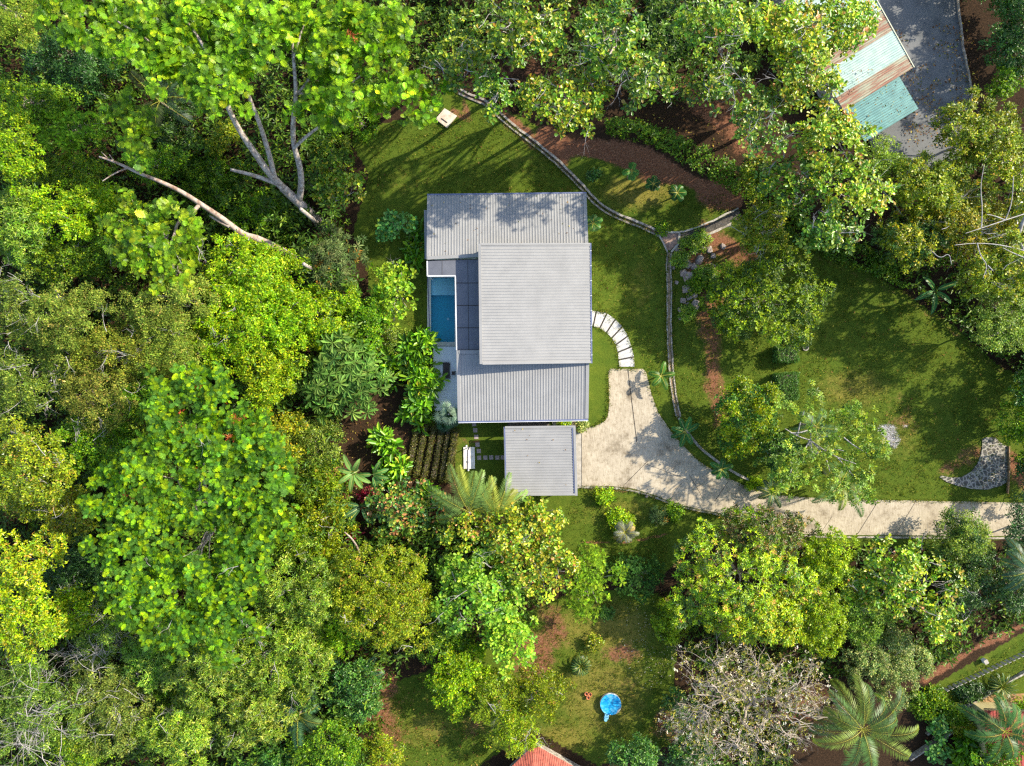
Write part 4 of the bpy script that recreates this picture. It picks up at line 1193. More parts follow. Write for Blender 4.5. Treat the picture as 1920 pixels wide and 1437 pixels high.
for s in (-1, 1): mb.box((c.x + s * (lw / 2 + .04), c.y - .1, lz + .30), (.05, 2.0, .07))
mb.build("frame", M['wicker'], root)
for sx in (-1, 1):
    for yy in (.75, -.95):
        mb = MB(); mb.tube([(c.x + sx * .38, c.y + yy, lz), (c.x + sx * .36, c.y + yy, lz + .3)], .03, 6); mb.build("leg", M['wicker'], root)
for sx in (-1, 1):
    mb = MB(); mb.tube([(c.x + sx * .43, c.y - .45, lz + .3), (c.x + sx * .43, c.y - .5, lz + .52), (c.x + sx * .43, c.y - 1.0, lz + .50), (c.x + sx * .5, c.y - 1.1, lz + .28)], .03, 6); mb.build("armrest", M['wicker'], root)
c = P(850.5, 700, .4)
root = thing("side_table", (c.x, c.y, lz), "small dark square side table beside the sun lounger", "side table")
mb = MB(); mb.box((c.x, c.y, lz + .40), (.44, .44, .04)); mb.build("table_top", M['wicker'], root)
for sx in (-1, 1):
    for sy in (-1, 1):
        mb = MB(); mb.tube([(c.x + sx * .24, c.y + sy * .24, lz), (c.x + sx * .19, c.y + sy * .19, lz + .38)], .03, 6); mb.build("leg", M['wicker'], root)

# ================================================================== CARPORT
ZC = 3.0
cp = thing("carport", P(1013, 862), "square carport with light grey corrugated roof below the house beside the driveway", "carport")
kA, kB, kC, kD = P(947, 801.5, ZC + .12), P(1077, 800, ZC), P(1081, 928, ZC), P(950, 929, ZC + .12)
roof_sheet("roof", kA, kB, kC, kD, 'x', cp)
mb = MB(); beam(mb, kA + Vector((-.05, .05, .03)), kD + Vector((-.05, -.05, .03)), .14, .18); mb.build("gutter", M['gutter'], cp)
mb = MB(); beam(mb, kA + Vector((-.14, .05, .01)), kD + Vector((-.14, -.05, .01)), .06, .16); beam(mb, kA + Vector((.0, 0, .09)), kB + Vector((0, 0, .09)), .25, .06); beam(mb, kD + Vector((.0, .05, .09)), kC + Vector((0, .05, .09)), .22, .06); beam(mb, kB + Vector((-.02, .1, .10)), kC + Vector((-.02, -.1, .10)), .28, .06)
mb.build("flashing", M['roof'], cp)
mb = MB(); beam(mb, kB + Vector((-.26, -.1, .085)), kC + Vector((-.26, .1, .085)), .07, .03); mb.build("gutter", M['gutter'], cp)
for q in (kA + Vector((.5, -.5, 0)), kB + Vector((-.5, -.5, 0)), kC + Vector((-.5, .5, 0)), kD + Vector((.5, .5, 0))):
    mb = MB(); mb.box((q.x, q.y, (ZC - .1) / 2), (.14, .14, ZC - .1)); mb.build("post", M['white_metal'], cp)
mb = MB(); mb.prism([P(*q)[:2] for q in ((951, 808), (1078.6, 806), (1080.6, 911), (953, 912))], -.1, .05); mb.build("floor_slab", M['pale_conc'], cp)
# paving between house and carport
o = sheet("gravel_strip", w([(952, 783), (1030, 783), (1030, 806), (952, 806)]), .02, noisy_mat("dark gravel", (.06, .05, .045), (.20, .17, .14), 9, .95, bump=.6, bscale=20)); tag(o, kind="structure")
o = sheet("side_paving", w([(1036, 783), (1047, 783), (1047, 803), (1036, 803)]), .04, M['coping']); tag(o, kind="structure")
o = sheet("gravel_corner", w([(1048, 783), (1084, 783), (1082, 802), (1048, 802)]), .02, noisy_mat("pale gravel", (.25, .19, .12), (.45, .36, .26), 9, .95, bump=.6, bscale=20)); tag(o, kind="structure")

# white tank slab with dark rail
root = thing("tank_cover", P(879, 859), "low white rectangular tank cover on the lawn left of the carport", "tank cover")
mb = MB(); mb.prism([P(*q)[:2] for q in ((869, 838.5), (890, 838.5), (890.5, 879), (869.5, 879))], -.1, .14); mb.build("lid", noisy_mat("white concrete", (.55, .50, .42), (.80, .78, .73), 1.6, .8), root)
for q in ((875, 836.5), (878.5, 881.5)):
    p = P(*q); mb = MB(); mb.tube([(p.x, p.y, 0), (p.x, p.y, .22)], .11, 10); mb.build("vent_cap", M['white_metal'], root)
root = thing("metal_rail", P(877, 862), "dark bent metal rail standing over the white tank cover", "rail")
mb = MB(); a, b, c2 = P(879.5, 840, 1.3), P(876.5, 845.5, 1.3), P(876.3, 883, 1.3)
mb.tube([a, b, c2], .07, 7); mb.build("bar", M['dark_metal'], root)
for q in (a, c2):
    mb = MB(); mb.tube([(q.x, q.y, 0), (q.x, q.y, 1.3)], .05, 7); mb.build("post", M['dark_metal'], root)
mb = MB(); p = P(876.3, 866.5, 1.3); mb.tube([(p.x, p.y - .12, 1.3), (p.x, p.y + .12, 1.3)], .13, 8); mb.build("clamp", M['dark_metal'], root)

# ================================================================== TEAL SHED
root = thing("tin_shed", PG(1620, 120), "weathered turquoise tin roofed shed with rusty stripes in the top right corner", "shed")
ZS = 2.5 + 3.0
def rust_mat(name, base1, base2, amt):
    m, nt, b = new_mat(name); tc = N(nt, "ShaderNodeTexCoord"); mp = N(nt, "ShaderNodeMapping"); mp.inputs["Rotation"].default_value = (0, 0, math.radians(-31)); mp2 = N(nt, "ShaderNodeMapping"); mp2.inputs["Scale"].default_value = (.22, 2.2, 1)
    nt.links.new(tc.outputs["Object"], mp.inputs[0]); nt.links.new(mp.outputs[0], mp2.inputs[0])
    n = N(nt, "ShaderNodeTexNoise", inp={"Scale": 1.6, "Detail": 8, "Roughness": .7}); nt.links.new(mp2.outputs[0], n.inputs["Vector"])
    n2 = N(nt, "ShaderNodeTexNoise", inp={"Scale": 1.0, "Detail": 5}); nt.links.new(tc.outputs["Object"], n2.inputs["Vector"])
    r = ramp(nt, [(.4, base1), (.6, base2)]); nt.links.new(n2.outputs["Fac"], r.inputs[0])
    r2 = ramp(nt, [(amt, (0, 0, 0)), (amt + .14, (1, 1, 1))]); nt.links.new(n.outputs["Fac"], r2.inputs[0])
    r3 = ramp(nt, [(amt + .01, (.44, .30, .17)), (amt + .12, (.24, .075, .03))]); nt.links.new(n.outputs["Fac"], r3.inputs[0])
    x = N(nt, "ShaderNodeMix", data_type='RGBA'); nt.links.new(r2.outputs[0], x.inputs[0]); nt.links.new(r.outputs[0], x.inputs[6]); nt.links.new(r3.outputs[0], x.inputs[7])
    wv = N(nt, "ShaderNodeTexWave", wave_type='BANDS', bands_direction='Y', inp={"Scale": 1.15, "Distortion": .25, "Detail": 2}); nt.links.new(mp.outputs[0], wv.inputs["Vector"])
    rw_ = ramp(nt, [(.15, (.52, .55, .52)), (.5, (1, 1, 1))]); nt.links.new(wv.outputs["Fac"], rw_.inputs[0])
    n5 = N(nt, "ShaderNodeTexNoise", inp={"Scale": 3.5, "Detail": 7, "Roughness": .75}); nt.links.new(mp2.outputs[0], n5.inputs["Vector"]); r5 = ramp(nt, [(.3, (.62, .60, .55)), (.55, (1, 1, 1))]); nt.links.new(n5.outputs["Fac"], r5.inputs[0])
    y = N(nt, "ShaderNodeMix", data_type='RGBA', blend_type='MULTIPLY'); y.inputs[0].default_value = .8; nt.links.new(x.outputs[2], y.inputs[6]); nt.links.new(rw_.outputs[0], y.inputs[7])
    y2 = N(nt, "ShaderNodeMix", data_type='RGBA', blend_type='MULTIPLY'); y2.inputs[0].default_value = .8; nt.links.new(y.outputs[2], y2.inputs[6]); nt.links.new(r5.outputs[0], y2.inputs[7]); nt.links.new(y2.outputs[2], b.inputs["Base Color"])
    b.inputs["Roughness"].default_value = .55; return m
pale = rust_mat("pale turquoise sheet", (.30, .46, .42), (.40, .52, .48), .72)
rusty = rust_mat("rusted sheet", (.24, .27, .19), (.30, .32, .22), .40)
teal = rust_mat("turquoise sheet", (.05, .22, .22), (.09, .29, .28), .80)
R0, R1 = Vector(P(1713, 127, ZS)), Vector(P(1582, 208, ZS))      # lower edge of the main roof
up_ = (Vector(P(1640, 5, ZS)) - R0)
bands = [(0, .20, rusty), (.20, .56, pale), (.56, .86, rusty), (.86, 1.6, pale), (1.6, 1.9, rusty)]
for t0, t1, mt_ in bands:
    A = R1 + up_ * t1; B = R0 + up_ * t1; C = R0 + up_ * t0; D = R1 + up_ * t0
    for v, t_ in ((A, t1), (B, t1), (C, t0), (D, t0)): v.z = ZS + .4 * t_
    roof_sheet("roof_sheet", A, B, C, D, 'x', root, mt_, .22)
l0, l1, l2, l3 = (Vector(P(1582, 208.5, ZS - .35)), Vector(P(1686, 144, ZS - .35)), Vector(P(1722, 204, ZS - .9)), Vector(P(1622, 266, ZS - .9)))
roof_sheet("lean_to_roof", l0, l1, l2, l3, 'x', root, teal, .27)
mb = MB(); beam(mb, R0 + Vector((.05, 0, .08)), R0 + up_ * 1.9 + Vector((.05, 0, .85)), .1, .12); mb.build("edge_flashing", noisy_mat("cream strip", (.5, .5, .36), (.6, .6, .45), 2, .7), root)
mb = MB(); cs = [R1, R0, R0 + up_ * 1.9, R1 + up_ * 1.9]; cc = sum(cs, Vector()) / 4; cs = [p.lerp(cc, .06) for p in cs]; mb.prism([p[:2] for p in cs], 1.8, ZS - .12); mb.build("wall", noisy_mat("shed wall", (.3, .3, .27), (.42, .41, .37), 1, .9), root)
for q in (l2, l3):
    p = q.lerp(cc, .06); mb = MB(); mb.tube([(p.x, p.y, 1.8), (p.x, p.y, q.z - .05)], .06, 6); mb.build("post", M['bark_dark'], root)

# ================================================================== RED ROOFS
def tile_mat(name, c1, c2, rot, sc=3.0):
    m, nt, b = new_mat(name); tc = N(nt, "ShaderNodeTexCoord"); mp = N(nt, "ShaderNodeMapping"); mp.inputs["Rotation"].default_value = (0, 0, rot)
    nt.links.new(tc.outputs["Object"], mp.inputs[0])
    n = N(nt, "ShaderNodeTexNoise", inp={"Scale": 1.5, "Detail": 6, "Roughness": .7}); nt.links.new(mp.outputs[0], n.inputs["Vector"])
    r = ramp(nt, [(.34, tuple(v * .45 for v in c1)), (.44, c1), (.65, c2)]); nt.links.new(n.outputs["Fac"], r.inputs[0]); nt.links.new(r.outputs[0], b.inputs["Base Color"]); b.inputs["Roughness"].default_value = .75
    return m
rt = tile_mat("terracotta roof", (.36, .085, .05), (.47, .14, .085), 0)
root = thing("red_roofed_house", P(1010, 1470), "house with mottled terracotta sheet roof cut by the bottom edge of the photo", "house")
z = 3.2
A, B = Vector(P(905, 1490, z)), Vector(P(1002, 1396, z)); C, D = Vector(P(1120, 1462, z)), Vector(P(1080, 1560, z + 1.6))
E = Vector(P(990, 1560, z + 1.6))
roof_sheet("roof", B, C, D, E, 'y', root, rt, .3)
F_ = Vector(P(880, 1540, z)); roof_sheet("roof", A, B, E, F_, 'y', root, rt, .3)
cc = (A + B + C + D + E) / 5; mb = MB(); mb.prism([p.lerp(cc, .2)[:2] for p in (B, C, D, E, A)], 0, z - .3); mb.build("wall", M['old_conc'], root)
rr = tile_mat("red painted roof", (.27, .035, .03), (.36, .06, .05), 0)
root = thing("bungalow", P(1940, 1400), "house with bright red sheet roof and yellow wall strip in the bottom right corner", "house")
A, B, C, D = Vector(P(1846, 1332, z)), Vector(P(2060, 1338, z)), Vector(P(2060, 1560, z + 1)), Vector(P(1858, 1560, z + 1))
roof_sheet("roof", A, B, C, D, 'y', root, rr, .4)
mb = MB(); beam(mb, A + Vector((0, .12, -.05)), B + Vector((0, .12, -.05)), .1, .12); mb.build("gutter", M['dark_joint'], root)
cc = (A + B + C + D) / 4; mb = MB(); mb.prism([p.lerp(cc, .05)[:2] for p in (A, B, C, D)], 0, z - .15); mb.build("wall", noisy_mat("yellow wall", (.40, .34, .16), (.50, .42, .22), 1, .8), root)
o = sheet("patio", w([(1770, 1352), (1848, 1304), (1925, 1300), (2100, 1300), (2100, 1345), (1870, 1345), (1800, 1372)]), .06, noisy_mat("ochre patio", (.26, .13, .055), (.42, .28, .13), .8, .9)); tag(o, kind="structure")
mb = MB(); ribbon(mb, resample([P(1735, 1375), P(1800, 1327), (P(1845, 1303)), P(1895, 1272), P(2000, 1215)], .8), 0, .2, -.1, .5, .004)
tag(mb.build("garden_wall", M['old_conc'], loc=P(1800, 1327)), "low grey garden wall running diagonally past the bungalow patio", "garden wall")
mb = MB(); ribbon(mb, resample([P(1700, 1420), P(1760, 1380), (P(1815, 1343)), P(1850, 1322)], .8), 0, .14, -.1, .9, .004)
tag(mb.build("garden_wall", M['old_conc'], loc=P(1760, 1380)), "thin grey wall edge between the coconut palm and the bungalow", "garden wall")
# fence
root = thing("picket_fence", P(1840, 1262), "low white dotted picket fence along the dirt track in the lower right", "fence")
f0, f1 = P(1770, 1290), P(1975, 1196)
mb = MB(); n = 26
for i in range(n):
    p = f0.lerp(f1, i / (n - 1)); mb.box((p.x, p.y, .45), (.34, .06, .9), math.atan2(f1.y - f0.y, f1.x - f0.x))
mb.build("pickets", M['pale_conc'], root)
mb = MB(); beam(mb, (f0.x, f0.y, .6), (f1.x, f1.y, .6), .03, .06); mb.build("rail", M['old_conc'], root)
root = thing("power_pole_stub", P(1843, 1238), "small white box standing on the grass by the dirt track", "utility box")
mb = MB(); p = P(1843, 1238); mb.box((p.x, p.y, .3), (.42, .5, .6), .5); mb.build("cabinet", M['white_metal'], root)
mb = MB(); mb.box((p.x, p.y, .62), (.48, .56, .05), .5); mb.build("lid", M['pale_conc'], root); root.name = "utility_box"

# ================================================================== ROUND POOL, POTS
def lathe(mb, c, prof, n=32, cap=False):
    base = len(mb.v)
    for r_, z_ in prof:
        for k in range(n):
            a = 2 * math.pi * k / n; mb.v.append((c[0] + r_ * math.cos(a), c[1] + r_ * math.sin(a), c[2] + z_))
    for i in range(len(prof) - 1):
        for k in range(n):
            a0 = base + i * n + k; a1 = base + i * n + (k + 1) % n; mb.f.append((a0, a1, a1 + n, a0 + n))
    if cap: mb.f.append(tuple(base + (len(prof) - 1) * n + k for k in range(n)))
M['blue'] = noisy_mat("blue pool cover", (.0, .20, .50), (.01, .32, .60), 1.6, .4, spec=.5, bump=.6, bscale=3, c3=(.16, .46, .66))
M['blue_pale'] = noisy_mat("pale blue plastic", (.20, .55, .72), (.35, .68, .80), 3, .4)
c = P(1144, 1317.5)
root = thing("round_pool", c, "round above ground pool with bright blue cover on the lower lawn", "paddling pool")
mb = MB(); lathe(mb, c, [(1.24, 0), (1.30, .1), (1.30, .5), (1.25, .56), (1.20, .5)], 48); mb.build("pool_wall", M['white_metal'], root, True)
V = []; F = []; rng = np.random.default_rng(3); na = 48
V.append((c.x, c.y, .50))
for i in range(1, 9):
    for k in range(na):
        a = 2 * math.pi * k / na; r_ = 1.25 * i / 8 + (.05 if i == 8 else 0); V.append((c.x + r_ * math.cos(a), c.y + r_ * math.sin(a), .48 + .09 * (i / 8) ** 3 + rng.normal(0, .012)))
for k in range(na): F.append((0, 1 + k, 1 + (k + 1) % na))
for i in range(7):
    for k in range(na):
        a0 = 1 + i * na + k; a1 = 1 + i * na + (k + 1) % na; F.append((a0, a0 + na, a1 + na, a1))
mesh_obj("cover", V, F, M['blue'], root, True)
mb = MB(); n_ = 10; pts = []
for i in range(n_ + 1):
    a = math.radians(-62 + 52 * i / n_); pts.append((c.x + 1.36 * math.cos(a), c.y + 1.36 * math.sin(a)))
a0, a1 = pts[0], pts[-1]
mb.prism(pts + [(c.x + 1.12 * math.cos(math.radians(-36)), c.y + 1.12 * math.sin(math.radians(-36)))], .575, .60); mb.build("folded_flap", M['pale_conc'], root)
root = thing("pool_filter", P(1136, 1343), "small pale blue filter box just below the round pool", "pool filter")
p = P(1136.5, 1341); mb = MB(); mb.box((p.x, p.y, .25), (.5, .55, .5), -.2); mb.build("filter_box", M['blue_pale'], root)
p2 = P(1135, 1347.5); mb = MB(); mb.tube([(p2.x, p2.y, 0), (p2.x, p2.y, .42)], [.22, .2], 12); mb.build("filter_can", M['blue_pale'], root)
mb = MB(); mb.tube([(p.x, p.y, .45), (p.x + .1, p.y + .35, .5), (c.x - .3, c.y - 1.28, .42)], .04, 6); mb.build("hose", M['dark_metal'], root)
for (a, b), lb in zip(((1099, 1299.5), (1106, 1300.5), (1102.5, 1306.5)), ("upper left of the three terracotta pots left of the round pool", "upper right of the three terracotta pots, nearest the round pool", "lowest of the three terracotta pots left of the round pool")):
    c = P(a, b); root = thing("terracotta_pot", c, lb, "flower pot", "terracotta pots on the lower lawn")
    mb = MB(); lathe(mb, c, [(.13, 0), (.2, .28), (.24, .30), (.24, .37), (.185, .37), (.175, .30), (.12, .05)], 20); mb.build("pot", M['terra'], root)
    mb = MB(); mb.tube([(c.x, c.y, .02), (c.x, c.y, .22)], .165, 14); mb.build("soil", M['brown_conc'], root)

# ================================================================== ROCKS
def rock(px, py, r, seed, label, group="rocks of the rock garden right of the drain", flat=.7, mat='stone', rz=None):
    rng = np.random.default_rng(seed); c = PG(px, py)
    import bmesh
    bm = bmesh.new(); bmesh.ops.create_icosphere(bm, subdivisions=3, radius=1)
    ph = rng.uniform(0, 6, 6); sc = np.array([1, rng.uniform(.6, 1.0), flat]) * r / PXM
    a = rng.uniform(0, 3.14)
    V = []
    for v in bm.verts:
        q = np.array(v.co); m_ = 1 + .14 * math.sin(2.3 * q[0] + ph[0]) + .12 * math.sin(3.1 * q[1] + ph[1]) + .1 * math.sin(4 * q[2] + ph[2]) + .07 * math.sin(7 * q[0] + 5 * q[1] + ph[3])
        q = np.clip(q * m_, -.82, .9) * sc
        V.append((c.x + q[0] * math.cos(a) - q[1] * math.sin(a), c.y + q[0] * math.sin(a) + q[1] * math.cos(a), c.z + q[2] + .1 * r / PXM))
    F = [tuple(v.index for v in f.verts) for f in bm.faces]; bm.free()
    o = mesh_obj("garden_rock", V, F, M[mat], loc=c); tag(o, label, "rock", group)
rocks = [(1316, 460, 9, "pinkish rock at the top of the rock garden"), (1330, 469, 8, "flat grey rock near the top right of the rock garden"), (1355, 463, 7, "thin slab leaning on the soil right of the rock garden"), (1270, 469, 6, "pale rock touching the drain pit wall"),
    (1311, 489, 12, "tall buff boulder in the upper middle of the rock garden"), (1300, 500, 8, "orange stained rock between the boulders"), (1288, 495, 11, "grey boulder next to the ferns in the rock garden"), (1335, 499, 8, "rusty orange rock alone on the soil"),
    (1281, 512, 9, "grey brown rock with leaves around it"), (1290, 520, 13, "wide flat boulder in the middle of the rock garden"), (1263, 502, 5, "small rock beside the drain kerb"), (1302, 543, 8, "rock half hidden by low plants"),
    (1288, 543, 12, "split boulder left of the yellow green bush"), (1302, 554, 8, "grey rock under the bush edge"), (1292, 558, 7, "brown rock wedged between two boulders"), (1281, 564, 7, "pale rock low on the left side of the rock garden"),
    (1303, 573, 12, "round smooth boulder at the bottom of the rock garden"), (1274, 582, 6, "dark rock low by the channel"), (1289, 571, 5, "little cream rock beside the round boulder"), (1276, 598, 5, "last small rock at the foot of the rock garden"),
    (1337, 480, 6, "small dark rock on the red soil"), (1322, 508, 7, "rock partly buried in soil"), (1268, 530, 5, "small rock by the channel halfway down")]
for i, (a, b, r_, lb) in enumerate(rocks): rock(a, b, r_ * .92, 40 + i, lb)
rock(1212, 930, 4, 90, "small dark stone on the grass beside the driveway kerb", group=None)
# lawn lamp ring
p = P(1510, 652); root = thing("garden_light", p, "round white garden light ring on the right lawn beside the hedge", "garden light")
mb = MB(); lathe(mb, p, [(.34, .0), (.42, .10), (.40, .16), (.30, .14), (.26, .02)], 18); mb.build("ring", M['old_conc'], root)
mb = MB(); mb.tube([(p.x, p.y, 0), (p.x, p.y, .2)], [.1, .14], 10); mb.build("lamp_head", M['dark_metal'], root)
# ================================================================== TREES
FG = "trees of the forest left of the house"
def limbs_obj(name, root, paths, mat):
    mb = MB()
    for pts, r0, r1 in paths:
        q = [P(*p) for p in pts]; q = smooth_line(q, 2)
        mb.tube(q, np.linspace(r0, r1, len(q)), 9)
    return mb.build(name, mat, root, True)

# --- huge flame tree, top left
r = tree("flame_tree", "huge bright green feathery tree filling the top left with pale grey forked trunk", "tree", 'flame', 0, 0, 0, 0, 18, base=(603, 425), limbs=False, trunk_r=.3, lobes=[
    (110, 12, 36), (150, 45, 36), (200, 15, 44), (215, 70, 38), (270, 30, 50), (190, 85, 22), (285, 95, 44), (250, 105, 24), (340, 50, 52), (345, 125, 44), (300, 140, 30), (410, 20, 50), (410, 90, 52), (410, 150, 40), (380, 165, 26), (400, 190, 22),
    (480, 40, 52), (465, 95, 28), (560, 20, 44), (572, 88, 24), (620, 40, 50), (620, 110, 44), (615, 165, 30, -1), (640, 170, 30, -1), (690, 30, 44), (690, 90, 36, -1), (740, 25, 28), (740, 80, 30, -1),
    (620, 215, 26, -3), (650, 205, 20, -3), (700, 175, 28, -2), (740, 160, 26, -2), (790, 150, 26, -2), (815, 175, 18, -3), (770, 195, 24, -3), (720, 205, 20, -3), (800, 205, 14, -3), (580, 210, 26, -3), (430, 200, 16, -3), (505, 60, 36), (655, 60, 40), (350, 15, 40), (300, 60, 40), (450, 75, 40), (600, 75, 40), (500, 75, 24)])
limbs_obj("trunk", r, [
    ([(605, 427, -1), (585, 402, 1.5), (560, 380, 3.2), (530, 352, 5)], .62, .50), ([(530, 352, 5), (500, 320, 7), (480, 290, 9), (455, 255, 11), (430, 210, 13), (415, 160, 15), (385, 90, 17), (350, 40, 18)], .46, .12),
    ([(560, 378, 3.2), (566, 345, 5.5), (562, 310, 7), (549, 270, 9), (550, 215, 12.5), (556, 175, 14.6), (550, 110, 16.8), (548, 55, 17)], .42, .12), ([(551, 278, 9), (575, 255, 10.5), (603, 235, 11.6)], .22, .12),
    ([(554, 180, 13), (572, 160, 14), (590, 130, 15), (640, 90, 16.5)], .16, .08), ([(515, 335, 6), (505, 290, 8.5), (488, 235, 11), (468, 185, 14), (455, 150, 15.5), (452, 110, 16)], .34, .10),
    ([(550, 110, 16.8), (562, 70, 17.4), (575, 30, 17.4)], .14, .07), ([(520, 345, 5.6), (480, 330, 6.6), (432, 318, 7.6)], .30, .16), ([(603, 425, -.6), (606, 418, 1), (610, 414, 1.6)], .4, .2),
    ([(430, 210, 13), (400, 150, 15), (300, 90, 17), (220, 40, 18)], .2, .08), ([(640, 170, 14.5), (700, 180, 15.3), (760, 175, 15.4)], .12, .06), ([(556, 175, 13), (600, 175, 14.2), (650, 165, 15), (700, 120, 16)], .15, .07)], M['bark'])
# --- leaning broken tree
r = tree("flame_tree", "leaning grey broken trunk with a few bright feathery tufts left of the forked tree", "tree", 'flame', 0, 0, 0, 0, 11.5, base=(598, 512), limbs=False, trunk_r=.3, lobes=[
    (240, 190, 10, 2), (212, 200, 16, 2), (240, 215, 20, 2), (262, 222, 18, 2), (235, 245, 20, 2), (262, 262, 20, 2), (258, 288, 16, 1), (215, 210, 12, 2)])
limbs_obj("trunk", r, [
    ([(602, 514, -1), (560, 490, 0), (515, 462, 1.8), (480, 447, 3)], .50, .44), ([(480, 447, 3), (455, 440, 4), (420, 412, 6), (390, 392, 7.2), (345, 362, 8.5), (300, 340, 9.6), (260, 325, 10.4), (222, 306, 11.2), (186, 294, 11.8)], .43, .09),
    ([(376, 382, 7.5), (355, 405, 8.3), (333, 415, 9), (326, 445, 9.6), (312, 470, 10)], .24, .10), ([(265, 326, 10.3), (255, 300, 11), (245, 270, 12)], .15, .08), ([(240, 315, 10.8), (215, 325, 11), (192, 340, 11.2)], .10, .04), ([(215, 304, 11.3), (205, 290, 11.8)], .08, .03), ([(205, 300, 11.5), (190, 285, 12)], .06, .02), ([(245, 262, 13), (240, 230, 13.6)], .1, .04),
    ([(470, 450, 3.6), (450, 452, 4), (438, 455, 4.2)], .2, .08), ([(430, 425, 5.4), (410, 415, 6), (393, 405, 6.4)], .26, .1)], M['bark_pale'])
r = tree("flame_tree", "bright yellow green feathery crown hanging below the leaning grey trunk", "tree", 'flame', 0, 0, 0, 0, 10.5, base=(340, 520), lobes=[
    (285, 382, 24), (310, 392, 14), (245, 372, 8), (225, 410, 22), (265, 412, 26), (300, 432, 22), (228, 445, 22), (262, 455, 30), (300, 470, 26), (345, 405, 14), (362, 425, 16), (352, 455, 24), (368, 462, 14), (285, 500, 26), (245, 485, 20), (320, 495, 20), (300, 535, 20), (330, 515, 12)], twigs=6)
